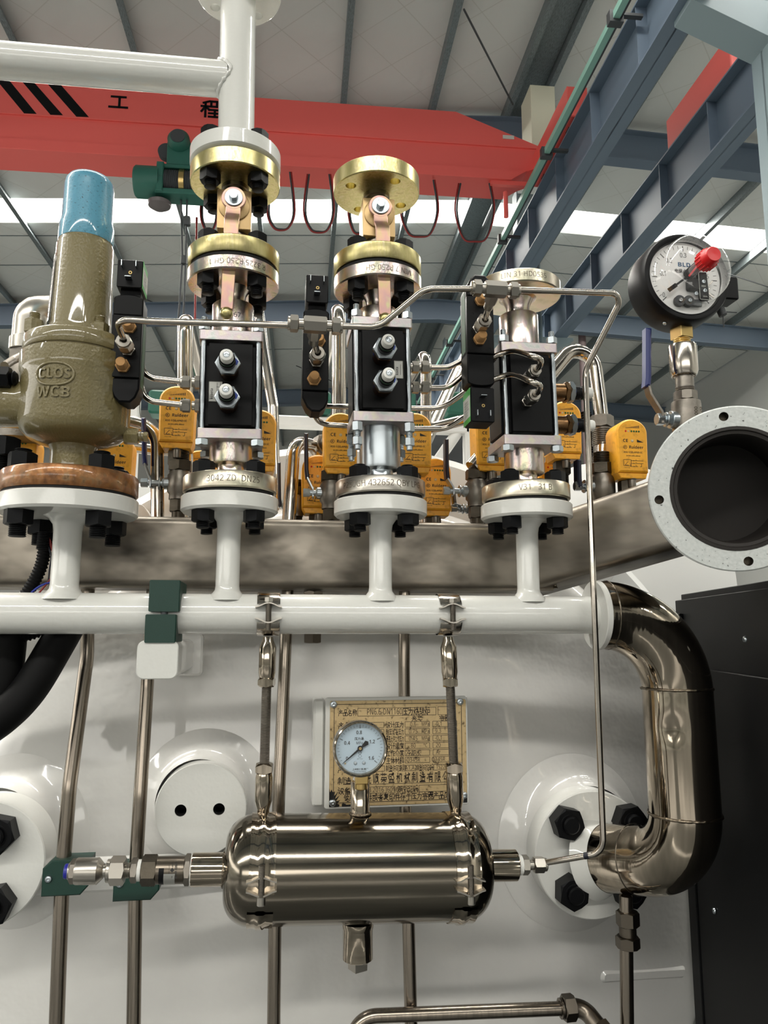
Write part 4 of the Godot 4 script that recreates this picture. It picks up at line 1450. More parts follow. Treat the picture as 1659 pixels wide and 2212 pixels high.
func ball_valve(px: float, py: float, z: float, spx: float, top: float, kink: float, label: String, grip: Material, s: float):
	var c := U(px, py, z)
	var t := thing("ball_valve", label, "valve", Transform3D(Basis(), c))
	var b := MB.new()
	b.lathe([Vector2(0, -0.024), Vector2(0.0145, -0.024), Vector2(0.0145, -0.016), Vector2(0.0175, -0.012), Vector2(0.0175, 0.012), Vector2(0.0145, 0.016), Vector2(0.0145, 0.018)], 28, Transform3D(Basis().scaled(Vector3(s, s, s)), Vector3.ZERO))
	part(t, "body", b, M.cast_steel)
	b = MB.new()
	b.hex(0.031 * s, 0.018 * s, 0.034 * s)
	b.thread(0.0125 * s, 0.033 * s, 0.05 * s, 0.0025)
	b.hex(0.024 * s, -0.042 * s, -0.024 * s)
	b.cyl(0.0095 * s, -0.075, -0.04 * s)
	part(t, "end_hexagon", b, M.cast_dark)
	var sx := U(spx, py, z).x - c.x
	var X := ax(Vector3.LEFT)
	b = MB.new()
	b.cyl(0.009 * s, 0.012 * s, 0.022 * s, X)
	b.hex(0.013 * s, 0.018 * s, 0.024 * s, X)
	b.cyl(0.0095 * s, 0.0265 * s, 0.0285 * s, X)
	b.hex(0.012 * s, -sx - 0.001, -sx + 0.009 * s, X)
	b.cyl(0.0045 * s, 0.01, -sx + 0.001, X, 12)
	part(t, "stem", b, M.zinc)
	# lever seen edge on: outline in XY, width along Z
	var k0 := U(spx + 8, py, z) - c
	var k1 := U(spx - 4, kink + 4, z) - c
	var k2 := U(spx - 6, kink - 14, z) - c
	var k3 := U(spx - 7, top, z) - c
	b = MB.new()
	var RB := Transform3D(Basis(Vector3(0, 0, 1), Vector3(0, 1, 0), Vector3(-1, 0, 0)), Vector3.ZERO).affine_inverse()
	b.ribbon([Vector2(k0.x, k0.y - 0.006), Vector2(k0.x, k0.y + 0.005), Vector2(k1.x, k1.y), Vector2(k2.x, k2.y)], 0.0026, 0.016 * s, RB)
	part(t, "lever", b, M.zinc)
	b = MB.new()
	b.ribbon([Vector2(k1.x, k1.y), Vector2(k2.x, k2.y), Vector2(k3.x, k3.y)], 0.0058 * s, 0.0175 * s, RB, 0.0018)
	part(t, "grip", b, grip)

# ---- white header with branches
const HY := 1.621
const XV := [-0.2428, -0.0506, 0.141, 0.3373]
func build_header():
	var t := thing("header_pipe", "white painted header pipe carrying four upright flanged branches", "pipe", mv(0, HY, 0))
	var X := ax(Vector3.RIGHT)
	var b := MB.new()
	b.lathe([Vector2(0.0245, -0.75), Vector2(0.0245, 0.428)], 48, X)
	part(t, "main_pipe", b, M.white)
	b = MB.new()
	b.cyl(0.0455, 0.4255, 0.4335, X, 48, 0.001)
	part(t, "end_disc", b, M.white)
	for k in 4:
		var x: float = XV[k]
		var r := 0.0165 if k == 0 else 0.0146
		var fb := (1.738 if k == 0 else 1.7452) - HY
		b = MB.new()
		b.lathe([Vector2(r * 1.62, 0.0165), Vector2(r * 1.5, 0.0215), Vector2(r * 1.25, 0.0250), Vector2(r * 1.05, 0.029), Vector2(r, 0.034), Vector2(r, fb - 0.018), Vector2(r * 1.08, fb - 0.010), Vector2(r * 1.4, fb - 0.003), Vector2(r * 1.75, fb)], 36, mv(x, 0, 0))
		part(t, "branch", b, M.white)
		var R := 0.0805 if k == 0 else 0.0602
		var th := 0.0215 if k == 0 else 0.0205
		b = MB.new()
		b.lathe([Vector2(0, fb), Vector2(R - 0.003, fb), Vector2(R, fb + 0.003), Vector2(R, fb + th - 0.0015), Vector2(R - 0.0015, fb + th), Vector2(0, fb + th)], 72, mv(x, 0, 0))
		part(t, "flange", b, M.white)
	# green pipe clamp on the bracket
	var z := 0.030
	var g := thing("pipe_clamp", "dark green two-piece pipe clamp gripping the header", "clamp", mv(U(355, 1325, z).x, HY, 0))
	var prof := func(up: bool) -> PackedVector2Array:
		var p := PackedVector2Array()
		var s := 1.0 if up else -1.0
		var y0 := 0.0016 * s
		var y1 := (0.0385 if up else 0.0345) * s
		p.append(Vector2(-0.036, y1))
		p.append(Vector2(-0.036, y0))
		for i in 13:
			var a := PI - asin(0.0016 / 0.0245) - (PI - 2 * asin(0.0016 / 0.0245)) * i / 12.0
			p.append(Vector2(cos(a) * 0.0247, sin(a) * 0.0247 * s))
		p.append(Vector2(0.036, y0))
		p.append(Vector2(0.036, y1))
		return p
	var w := U(389, 1290, z).x - U(322, 1290, z).x
	for q in [true, false]:
		b = MB.new()
		b.ext(prof.call(q), w, Transform3D(Basis(Vector3.UP, -PI / 2), Vector3(w / 2, 0, 0)), 0.0012)
		part(g, "clamp_half", b, M.green_clamp, mv(0.0 if q else -0.003, 0, 0))
	b = MB.new()
	b.cyl(0.004, -0.006, 0.006, mv(0, 0, 0.031))
	part(g, "screw", b, M.grey_dark)
	# square bracket below
	var c := U(340, 1425, 0.034)
	var s := thing("square_bracket", "white square tube bracket with capped end under the green clamp", "bracket", Transform3D(Basis(), c))
	var e := U(385, 1425, 0.034).x - U(295, 1425, 0.034).x
	b = MB.new()
	b.rbox(Vector3(e, e * 0.95, 0.004), 0.009, mv(0, 0, -0.002), 0.001, 7)
	part(s, "end_cap", b, M.white)
	b = MB.new()
	b.rbox(Vector3(e * 0.97, e * 0.92, 0.26), 0.009, mv(0, 0, -0.134), 0.0, 7)
	part(s, "tube", b, M.white)
	b = MB.new()
	b.rbox(Vector3(e * 1.35, e * 1.25, 0.02), 0.006, mv(0.004, 0, -0.205), 0.003)
	part(s, "base_plate", b, M.white_vessel)
	# steel pipes running down over the dome
	var k := 0
	for q in [
		[[[190, 1262, -0.15], [188, 1420, -0.145], [150, 1700, -0.112], [134, 1900, -0.105], [118, 2330, -0.098]], 0.0092, "bent stainless pipe, leftmost of those crossing the dome"],
		[[[331, 1262, -0.14], [318, 1480, -0.13], [303, 1720, -0.108], [293, 1880, -0.104], [287, 2330, -0.098]], 0.0088, "stainless pipe crossing the dome below the white square bracket"],
		[[[622, 1262, -0.14], [615, 1440, -0.13], [603, 1700, -0.108], [594, 1980, -0.104], [590, 2330, -0.098]], 0.0085, "stainless pipe passing behind the left hanger and tank"],
		[[[874, 1262, -0.14], [873, 1440, -0.135], [875, 1700, -0.13], [882, 1980, -0.108], [891, 2330, -0.098]], 0.0085, "stainless pipe passing behind the brass nameplate"],
	]:
		var pts := []
		for p in q[0]:
			pts.append(U(p[0], p[1], p[2]))
		b = MB.new()
		b.sweep(fil(pts, 0.12, 6), q[1], 20)
		single("steel_pipe", b, M.steel_tube, q[2], "pipe")
	# green clips on the two left pipes
	for q in [[138, 1897, 104, 155, "dark green pipe clip with screws behind the push-in fitting"], [291, 1908, 255, 322, "dark green pipe clip mostly hidden behind the check valve"]]:
		var cc := U(q[0], q[1], -0.088)
		var o := thing("pipe_clip", q[4], "clamp", Transform3D(Basis(), cc))
		b = MB.new()
		b.ext(PackedVector2Array([Vector2(-0.026, -0.021), Vector2(0.020, -0.021), Vector2(0.030, -0.010), Vector2(0.030, 0.021), Vector2(-0.016, 0.021), Vector2(-0.026, 0.012)]), 0.034, mv(0, 0, -0.034), 0.0015)
		part(o, "clip_body", b, M.green_clamp)
		for sx in [-0.018, 0.019]:
			part(o, "screw", screw_mesh(0.0045), M.zinc, Transform3D(Basis(Vector3.RIGHT, PI / 2), Vector3(sx, 0.0, 0)))
	# nameplate bracket and plate
	nameplate()

func nameplate():
	var z := -0.118
	var a := U(703, 1507, z)
	var d := U(1013, 1738, z)
	var c := (a + d) / 2
	var w := d.x - a.x
	var h := a.y - d.y
	var t := thing("plate_bracket", "white sheet metal bracket holding the brass nameplate", "bracket", Transform3D(Basis(), c))
	var b := MB.new()
	b.rbox(Vector3(w, h, 0.004), 0.004, mv(0, 0, -0.002), 0.001)
	part(t, "backing", b, M.white)
	b = MB.new()
	b.rbox(Vector3(0.016, h * 0.97, 0.035), 0.004, mv(-w / 2 - 0.008, 0, -0.022), 0.003)
	part(t, "side_flange", b, M.white)
	b = MB.new()
	b.rbox(Vector3(w * 0.9, 0.01, 0.05), 0.004, mv(0, h / 2 - 0.012, -0.03), 0.002)
	b.rbox(Vector3(w * 0.9, 0.01, 0.05), 0.004, mv(0, -h / 2 + 0.012, -0.03), 0.002)
	part(t, "stand_off", b, M.white)
	var p0 := U(713, 1514, z)
	var p1 := U(1009, 1733, z)
	var pw := p1.x - p0.x
	var ph := p0.y - p1.y
	var n := thing("nameplate", "worn brass nameplate engraved with Chinese text, behind the gauge", "sign", Transform3D(Basis(), (p0 + p1) / 2))
	b = MB.new()
	b.rbox(Vector3(pw, ph, 0.0014), 0.002, mv(0, 0, 0.0007), 0.0004)
	part(n, "plate", b, M.plate_gold)
	for q in [[-0.475, 0.465], [0.455, 0.475], [-0.475, -0.46], [0.475, -0.43]]:
		part(n, "rivet", screw_mesh(0.005), M.zinc, Transform3D(Basis(Vector3.RIGHT, PI / 2), Vector3(q[0] * pw, q[1] * ph, 0.0013)))
	# engraved text; places measured on the plate, u right and v down in 0..1
	b = MB.new()
	var at := func(u: float, v: float) -> Transform3D: return mv((u - 0.5) * pw, (0.5 - v) * ph, 0.00155)
	var line := func(u0: float, v0: float, u1: float, v1: float, th: float):
		var q0 := Vector2((u0 - 0.5) * pw, (0.5 - v0) * ph)
		var q1 := Vector2((u1 - 0.5) * pw, (0.5 - v1) * ph)
		var s := (q1 - q0).normalized().orthogonal() * th / 2
		b.ext(PackedVector2Array([q0 - s, q1 - s, q1 + s, q0 + s]), 0.0002, mv(0, 0, 0.0014))
	var frame := func(u0: float, v0: float, u1: float, v1: float, th := 0.0006):
		line.call(u0, v0, u1, v0, th)
		line.call(u0, v1, u1, v1, th)
		line.call(u0, v0, u0, v1, th)
		line.call(u1, v0, u1, v1, th)
	frame.call(0.03, 0.035, 0.965, 0.965, 0.0008)
	var C := 0.0088
	put_fit(b, "产品名称", C, at.call(0.06, 0.115), 0.026)
	frame.call(0.20, 0.075, 0.775, 0.15)
	put_fit(b, "PN6.6-DN1160压力烧结炉", 0.0112, at.call(0.264, 0.112), 0.09)
	frame.call(0.79, 0.07, 0.915, 0.15)
	put_text(b, "夹套", 0.0075, at.call(0.635, 0.18), 0.11, 0, 1.0)
	put_text(b, "容器", 0.0075, at.call(0.84, 0.18), 0.11, 0, 1.0)
	var rows := [["产品编号", "设计压力", "0.6", "MPa", "-0.1", "MPa"], ["产品标准", "耐压试验压力", "0.75", "MPa", "9.3", "MPa"], ["设计单位", "最高允许工作压力", "0.45", "MPa", "-0.1", "MPa"], ["制造", "设计温度", "80", "°C", "20", "°C"], ["设备", "工作介质", "冷却水", "", "Ar", ""], ["容器", "主体材料", "Q345R", "", "Q345R", ""]]
	for i in rows.size():
		var v := 0.238 + i * 0.0685
		var r = rows[i]
		put_text(b, (r[0] as String).replace("标", "").replace("准", ""), C, at.call(0.06, v), 0.11, -1, 0.9)
		frame.call(0.17, v - 0.026, 0.39, v + 0.026)
		put_fit(b, r[1], C, at.call(0.405, v), 0.0255)
		frame.call(0.545, v - 0.027, 0.725, v + 0.027)
		put_text(b, r[2], 0.0078, at.call(0.605, v), 0.10, 0, 0.85)
		if r[3] != "":
			put_text(b, r[3], 0.0072, at.call(0.695, v), 0.10, 0, 0.8)
		frame.call(0.75, v - 0.027, 0.93, v + 0.027)
		put_text(b, r[4], 0.0078, at.call(0.79, v), 0.10, 0, 0.85)
		if r[5] != "":
			put_text(b, r[5], 0.0072, at.call(0.90, v), 0.10, 0, 0.8)
	put_text(b, "产品", C, at.call(0.06, 0.655), 0.11, -1, 0.9)
	frame.call(0.17, 0.63, 0.395, 0.68)
	put_fit(b, "制造许可级别", C, at.call(0.405, 0.655), 0.0275)
	frame.call(0.55, 0.628, 0.625, 0.682)
	put_text(b, "A1,A2", 0.0075, at.call(0.588, 0.655), 0.1, 0, 0.9)
	put_fit(b, "制造许可证编号", C, at.call(0.632, 0.655), 0.0235)
	frame.call(0.755, 0.628, 0.94, 0.682)
	put_text(b, "TS2221019", 0.0075, at.call(0.848, 0.655), 0.1, 0, 0.8)
	put_text(b, "制造单位", 0.0095, at.call(0.06, 0.762), 0.11, -1, 0.95)
	put_fit(b, "抚 顺 荣 盛 机 械 制 造 有 限 公 司", 0.0135, at.call(0.255, 0.745), 0.128)
	line.call(0.2, 0.80, 0.94, 0.80, 0.0006)
	put_text(b, "设备代", 0.0095, at.call(0.06, 0.855), 0.11, -1, 0.9)
	frame.call(0.26, 0.825, 0.47, 0.885)
	put_text(b, "D28 2016 J6016B", 0.0085, at.call(0.375, 0.855), 0.1, 0, 0.85)
	put_fit(b, "使用登记证编号", 0.0095, at.call(0.485, 0.853), 0.0300)
	frame.call(0.645, 0.822, 0.945, 0.885)
	put_fit(b, "铭牌复印件或者复印件存于压力容器产品质量证", 0.0098, at.call(0.105, 0.922), 0.163)
	part(n, "engraving", b, std(Color(0.16, 0.12, 0.08), 0.6))
	# black worn-off patches at the lower corners
	for q in [[-0.5, -0.5, 0.085, 0.19, 7], [0.5, -0.5, -0.06, 0.09, 8], [-0.41, -0.5, 0.1, 0.03, 9]]:
		b = MB.new()
		var pp := PackedVector2Array([Vector2(q[0] * pw, q[1] * ph)])
		for i in 15:
			var a2 := PI / 2 * i / 14.0
			var k := 0.82 + 0.18 * sin(i * q[4] * 1.3) + 0.12 * sin(i * 3.1)
			pp.append(Vector2(q[0] * pw + cos(a2) * q[2] * pw * k, q[1] * ph + sin(a2) * q[3] * ph * k))
		b.ext(pp, 0.0001, mv(0, 0, 0.0014))
		part(n, "worn_patch", b, M.gasket)

# ---- valves on the branches
func build_valves():
	safety_valve()
	actuator(1, 0.0672, "first pneumatic valve actuator, under the ball valve joined to the white riser", true, "front")
	actuator(2, 0.0967, "middle pneumatic valve actuator, with long lower cylinder and label at right", true, "front")
	actuator(3, 0.0738, "right pneumatic valve actuator, with open flange on top and brass silencers at right", false, "right")
	upper_valve(1, "gold plated flanged ball valve joined to the white riser above it")
	upper_valve(2, "gold plated flanged ball valve with open top flange, in the middle")
	riser()
	solenoid([243, 308], [868, 815, 680, 637, 622, 562], 0.042, "black solenoid valve beside the olive valve, coil on top with green label", 1)
	solenoid([655, 711], [888, 843, 712, 668, 655, 595], 0.042, "black solenoid valve in the middle, left of the middle actuator", 0)
	solenoid([1010, 1068], [592, 640, 763, 830, 838, 912], 0.042, "upside-down black solenoid valve with coil at its bottom, left of right actuator", 2)

func vx(k: int) -> Transform3D:
	return Transform3D(Basis(Vector3.BACK, tilt if k > 0 else 0.0), Vector3(XV[k], 1.7659 if k > 0 else 1.7597, 0))

func actuator(k: int, pb: float, label: String, top_bolts: bool, ports: String):
	var t := thing("valve_actuator", label, "valve actuator", vx(k))
	var b := MB.new()
	b.cyl(0.0545, 0.0, 0.0042, Transform3D(), 56)
	part(t, "gasket", b, M.gasket)
	b = MB.new()
	b.lathe([Vector2(0, 0.0042), Vector2(0.0565, 0.0042), Vector2(0.0582, 0.006), Vector2(0.0582, 0.0233), Vector2(0.0570, 0.0247), Vector2(0, 0.0247)], 72)
	part(t, "lower_flange", b, M.brushed if k == 2 else M.zinc_pale)
	b = MB.new()
	put_text(b, ["", "3042 ZD  DN25", "P250GH 432652 QBY LPG", "V31   31 B"][k], 0.0105, mv(0, 0.0143, 0) * Transform3D(Basis(Vector3.UP, 0.12 if k == 1 else -0.1), Vector3.ZERO), 0.1, 0, 0.95, false, 0.05835)
	part(t, "stamp", b, M.steel_dark)
	b = MB.new()
	b.lathe([Vector2(0.019, 0.0247), Vector2(0.0168, 0.028), Vector2(0.0165, 0.040), Vector2(0.024, 0.0412), Vector2(0.0262, 0.0425), Vector2(0.0268, 0.046), Vector2(0.0268, pb)], 40)
	part(t, "lower_cylinder", b, M.zinc if k == 2 else M.pink)
	var top := pb + 0.013 + 0.113
	for e in 2:
		b = MB.new()
		var y := pb if e == 0 else top
		b.rbox(Vector3(0.0785, 0.0785, 0.013), 0.003, Transform3D(Basis(Vector3.RIGHT, PI / 2), Vector3(0, y + 0.0065, 0)), 0.0006, 3)
		part(t, "end_plate", b, M.plate)
	# body with notched corners
	b = MB.new()
	var o := 0.0385
	var q := 0.0265
	var p := PackedVector2Array([Vector2(-q, o), Vector2(-q, 0.031), Vector2(-0.031, 0.031), Vector2(-0.031, q), Vector2(-o, q), Vector2(-o, -q), Vector2(-0.031, -q), Vector2(-0.031, -0.031), Vector2(-q, -0.031), Vector2(-q, -o), Vector2(q, -o), Vector2(q, -0.031), Vector2(0.031, -0.031), Vector2(0.031, -q), Vector2(o, -q), Vector2(o, q), Vector2(0.031, q), Vector2(0.031, 0.031), Vector2(q, 0.031), Vector2(q, o)])
	b.ext(p, 0.106, Transform3D(Basis(Vector3.RIGHT, -PI / 2), Vector3(0, pb + 0.0165, 0)), 0.0012)
	part(t, "body", b, M.black_body)
	b = MB.new()
	b.cyl(0.026, pb + 0.012, pb + 0.019)
	b.cyl(0.026, top - 0.006, top + 0.001)
	part(t, "seal_ring", b, M.zinc)
	for sx in [-1, 1]:
		for sz in [-1, 1]:
			b = MB.new()
			b.cyl(0.0032, pb - (0.012 if k == 2 else 0.002), top + 0.025, Transform3D(), 14)
			var m := part(t, "tie_rod", b, M.zinc, mv(sx * 0.0335, 0, sz * 0.0335))
			b = MB.new()
			if k == 2:
				b.hex(0.0125, pb - 0.012, pb - 0.0005)
				b.thread(0.0045, pb - 0.021, pb - 0.0115, 0.0015)
				b.hex(0.0115, pb - 0.030, pb - 0.020)
				b.cyl(0.004, pb - 0.036, pb - 0.029)
			else:
				b.hex(0.0145, pb - 0.0085, pb - 0.0005)
			part(m, "nut", b, M.zinc)
			b = MB.new()
			b.hex(0.0125, top + 0.0135, top + 0.0225)
			b.thread(0.0038, top + 0.022, top + 0.031, 0.0014)
			part(m, "nut", b, M.zinc)
	var ut := 0.2597 if k == 2 else (0.2545 if k == 1 else 0.2645)
	var pk := ut + 0.0255
	b = MB.new()
	b.lathe([Vector2(0.0268, top + 0.013), Vector2(0.0268, ut - 0.0015), Vector2(0.0255, ut), Vector2(0.0160, ut), Vector2(0.0155, ut + 0.006), Vector2(0.0165, ut + 0.014), Vector2(0.021, pk - 0.002), Vector2(0.026, pk)], 40)
	part(t, "upper_cylinder", b, M.pink)
	b = MB.new()
	b.lathe([Vector2(0, pk), Vector2(0.0575, pk), Vector2(0.0592, pk + 0.0015), Vector2(0.0592, pk + 0.0172), Vector2(0.0578, pk + 0.0185), Vector2(0, pk + 0.0185)], 72)
	part(t, "upper_flange", b, M.pink if k != 3 else M.zinc_pale)
	b = MB.new()
	var S := mv(0, pk + 0.0095, 0) * Transform3D(Basis(Vector3.BACK, PI if k != 3 else 0.0), Vector3.ZERO)
	put_text(b, ["", "R 3225 P250 GH 1", "MIN 7 P250 GH", "LIN 31 HD0535"][k], 0.010, S * Transform3D(Basis(Vector3.UP, -0.15), Vector3.ZERO), 0.1, 0, 0.95, false, 0.05935)
	part(t, "stamp", b, M.steel_dark)
	for a in 4:
		var d := Vector3(0.0305 * (1 if a % 2 == 0 else -1), 0.0249, 0.0305 * (1 if a < 2 else -1))
		part(t, "bolt", hexbolt(0.0235, 0.0145, 0.0455, 0.0075, 0.0155), M.bolt, Transform3D(Basis(Vector3.UP, 0.25 + a * 0.4), d))
	if k == 1:
		b = MB.new()
		put_text(b, "2067", 0.009, mv(0, ut - 0.022, 0) * Transform3D(Basis(Vector3.UP, 0.06), Vector3.ZERO) * Transform3D(Basis(), Vector3.ZERO), 0.1, 0, 1.0, false, 0.02695)
		part(t, "ink_mark", b, M.wire_navy)
	# silencers
	var dirs := Vector3.BACK if ports == "front" else Vector3.RIGHT
	for e in 2:
		var y := top - 0.041 if e == 0 else top - 0.083
		if ports == "right":
			y = top - 0.043 if e == 0 else top - 0.089
		var X := ax(dirs, Vector3(0, y, 0) + dirs * 0.0385 + (Vector3(-0.002, 0, 0) if ports == "front" else Vector3(0, 0, 0.004)))
		b = MB.new()
		b.cyl(0.0118, 0, 0.026, X, 28)
		var m := part(t, "silencer", b, M.brass_dark if ports == "right" else std(Color(0.30, 0.2, 0.14), 0.35, 0.9))
		b = MB.new()
		b.hex(0.0265, 0.0262, 0.0335, X)
		part(m, "lock_nut", b, M.zinc)
		b = MB.new()
		b.hex(0.0255, 0.020, 0.0262, X)
		part(m, "brass_nut", b, M.brass_dark)
		b = MB.new()
		b.lathe([Vector2(0.0098, 0.033), Vector2(0.0098, 0.041), Vector2(0.0085, 0.042), Vector2(0.0085, 0.0455), Vector2(0.0092, 0.046), Vector2(0.0092, 0.049), Vector2(0.0075, 0.0505)], 24, X)
		part(m, "black_socket", b, M.black)
		b = MB.new()
		b.lathe([Vector2(0.0094, 0.0462), Vector2(0.0094, 0.0488)], 24, X)
		part(m, "green_band", b, M.green_strip)
		b = MB.new()
		b.lathe([Vector2(0.0078, 0.050), Vector2(0.0078, 0.0585), Vector2(0.0068, 0.061), Vector2(0.004, 0.0618), Vector2(0.0035, 0.058), Vector2(0, 0.0575)], 24, X)
		part(m, "clear_tip", b, M.ptfe)
		part(m, "tip_screw", screw_mesh(0.0042), M.zinc, ax(dirs, X * Vector3(0, 0.0592, 0)))
		b = MB.new()
		b.lathe([Vector2(0.0122, 0.012), Vector2(0.0122, 0.024)], 8, X, 2.0, 3.4)
		b.ext(PackedVector2Array([Vector2(-0.007, -0.003), Vector2(-0.002, -0.005), Vector2(0.003, 0.0), Vector2(-0.003, 0.004)]), 0.0004, X * Transform3D(Basis(Vector3.RIGHT, -PI / 2), Vector3(0.004, 0.0334, 0.008)))
		part(m, "paint_mark", b, M.blue_mark)
	# pneumatic label
	if k == 1:
		b = MB.new()
		b.rbox(Vector3(0.0165, 0.026, 0.0003), 0.001, mv(-0.018, top - 0.067, 0.0387))
		var lb := part(t, "label", b, M.silver_label)
		b = MB.new()
		put_text(b, "kcoeta", 0.0048, mv(-0.0225, top - 0.070, 0.039) * Transform3D(Basis(Vector3.BACK, PI / 2), Vector3.ZERO), 0.1, 0, 0.9, true)
		for s in [[-0.016, 0.008, -0.016, -0.008], [-0.012, 0.008, -0.012, -0.003], [-0.0165, 0.003, -0.011, 0.003], [-0.0165, -0.003, -0.011, -0.003]]:
			b.box(Vector3(absf(s[2] - s[0]) + 0.0005, absf(s[3] - s[1]) + 0.0005, 0.0001), mv((s[0] + s[2]) / 2, top - 0.064 + (s[1] + s[3]) / 2, 0.039), 0.0)
		part(lb, "print", b, M.print_grey)
	if k == 2:
		b = MB.new()
		b.rbox(Vector3(0.012, 0.024, 0.0003), 0.001, mv(0.020, top - 0.057, 0.0387))
		var lb := part(t, "label", b, M.silver_label)
		b = MB.new()
		put_text(b, "koeta", 0.0045, mv(0.018, top - 0.059, 0.039) * Transform3D(Basis(Vector3.BACK, PI / 2), Vector3.ZERO), 0.1, 0, 0.9, true)
		b.box(Vector3(0.0005, 0.014, 0.0001), mv(0.0225, top - 0.057, 0.039), 0.0)
		part(lb, "print", b, M.print_grey)
	if k == 3:
		b = MB.new()
		for s in [[-0.013, -0.022], [0.018, -0.036], [0.019, -0.048], [-0.011, -0.048], [-0.011, -0.062], [-0.013, -0.078]]:
			b.lathe([Vector2(0.0022, 0), Vector2(0.0021, -0.003), Vector2(0, -0.003)], 12, ax(Vector3.BACK, Vector3(s[0], top + s[1], 0.0388)))
		part(t, "screw_hole", b, M.gasket)

func upper_valve(k: int, label: String):
	var y0 := 0.2597 + 0.0255 + 0.0185 if k == 2 else 0.2545 + 0.0255 + 0.0185
	var t := thing("flanged_ball_valve", label, "valve", vx(k) * mv(0, y0, 0))
	var b := MB.new()
	b.cyl(0.056, 0, 0.0055, Transform3D(), 56)
	part(t, "gasket", b, M.gasket)
	b = MB.new()
	b.lathe([Vector2(0, 0.0055), Vector2(0.0580, 0.0055), Vector2(0.0593, 0.007), Vector2(0.0593, 0.0265), Vector2(0.0580, 0.0278), Vector2(0, 0.0278)], 72)
	part(t, "lower_flange", b, M.gold)
	b = MB.new()
	b.lathe([Vector2(0.0195, 0.0278), Vector2(0.0195, 0.0535)], 32)
	part(t, "lower_neck", b, M.steel_dark)
	b = MB.new()
	b.rbox(Vector3(0.0435, 0.0435, 0.055), 0.001, Transform3D(Basis(Vector3.RIGHT, PI / 2), Vector3(0, 0.0805, 0)), 0.0008, 2)
	part(t, "block_body", b, M.tan_block)
	b = MB.new()
	b.lathe([Vector2(0.0165, 0.107), Vector2(0.0165, 0.1175), Vector2(0.018, 0.119), Vector2(0.018, 0.126)], 32)
	part(t, "upper_neck", b, M.steel_dark)
	var fy := 0.1245
	b = MB.new()
	var RX := Transform3D(Basis(Vector3.RIGHT, -PI / 2), Vector3(0, fy, 0))
	if k == 2:
		var holes := []
		for a in 4:
			var an := deg_to_rad(28.0 + 90.0 * a)
			holes.append([Vector2(cos(an), sin(an)) * 0.0425, 0.0073, 0.0])
		holes.append([Vector2.ZERO, 0.0125, 1.25])
		b.holed(0.0592, holes, 0.0225, RX, 0.0012, 72)
	else:
		b.lathe([Vector2(0.01, fy), Vector2(0.0580, fy), Vector2(0.0592, fy + 0.0012), Vector2(0.0592, fy + 0.0212), Vector2(0.058, fy + 0.0225), Vector2(0.01, fy + 0.0225)], 72)
	part(t, "upper_flange", b, M.gold)
	# lever with its bolt
	var pv := Vector3(0.0, 0.089, 0.0218)
	b = MB.new()
	b.lathe([Vector2(0.0205, 0), Vector2(0.0205, 0.002), Vector2(0.0195, 0.0028), Vector2(0, 0.0028)], 40, ax(Vector3.BACK, pv + Vector3(0, -0.004, 0)))
	b.cyl(0.011, 0.002, 0.010, ax(Vector3.BACK, pv), 24)
	part(t, "stop_disc", b, M.tan_block)
	var lv := Node3D.new()
	lv.name = "lever"
	lv.transform = Transform3D(Basis(Vector3.BACK, -0.035 if k == 1 else 0.012), pv)
	t.add_child(lv, true)
	b = MB.new()
	b.cyl(0.0158, 0.0095, 0.0135, ax(Vector3.BACK), 36, 0.0008)
	b.ribbon([Vector2(0.0115, -0.004), Vector2(0.0115, -0.021), Vector2(0.0135, -0.026), Vector2(0.0235, -0.0335), Vector2(0.0265, -0.040), Vector2(0.0268, -0.05)], 0.0036, 0.0186, Transform3D(), 0.0006)
	var p := PackedVector2Array([Vector2(-0.0093, -0.045), Vector2(0.0093, -0.045), Vector2(0.0075, -0.158), Vector2(-0.0075, -0.158)])
	b.ext(p, 0.0036, mv(0, 0, 0.025), 0.0006)
	part(lv, "arm", b, M.lever)
	b = MB.new()
	var prof := []
	for i in 15:
		var a := PI * i / 14.0 - PI / 2
		prof.append(Vector2(cos(a) * 0.0079, sin(a) * 0.0079))
	b.lathe(prof, 24, mv(0, -0.1635, 0.0275))
	part(lv, "knob", b, M.gold)
	b = MB.new()
	b.cyl(0.0118, 0.0135, 0.0155, ax(Vector3.BACK), 32)
	part(lv, "washer", b, M.zinc)
	b = MB.new()
	b.hex(0.0100, 0.0155, 0.0215, ax(Vector3.BACK, Vector3.ZERO, 0.2))
	part(lv, "screw_head", b, M.zinc)
	for a in 4:
		var d := Vector3(0.0305 * (1 if a % 2 == 0 else -1), 0.0278, 0.0305 * (1 if a < 2 else -1))
		part(t, "bolt", hexbolt(0.0235, 0.0135, 0.0463, 0.010, 0.0155), M.bolt, Transform3D(Basis(Vector3.UP, 0.1 + a * 0.5), d))
		if k == 1:
			var d2 := Vector3(0.0305 * (1 if a % 2 == 0 else -1), fy + 0.0225 + 0.0255, 0.0305 * (1 if a < 2 else -1))
			part(t, "bolt", hexbolt(0.0235, 0.0135, 0.048, 0.007, 0.0155), M.bolt, Transform3D(Basis(Vector3.UP, 0.35 + a * 0.4), d2))

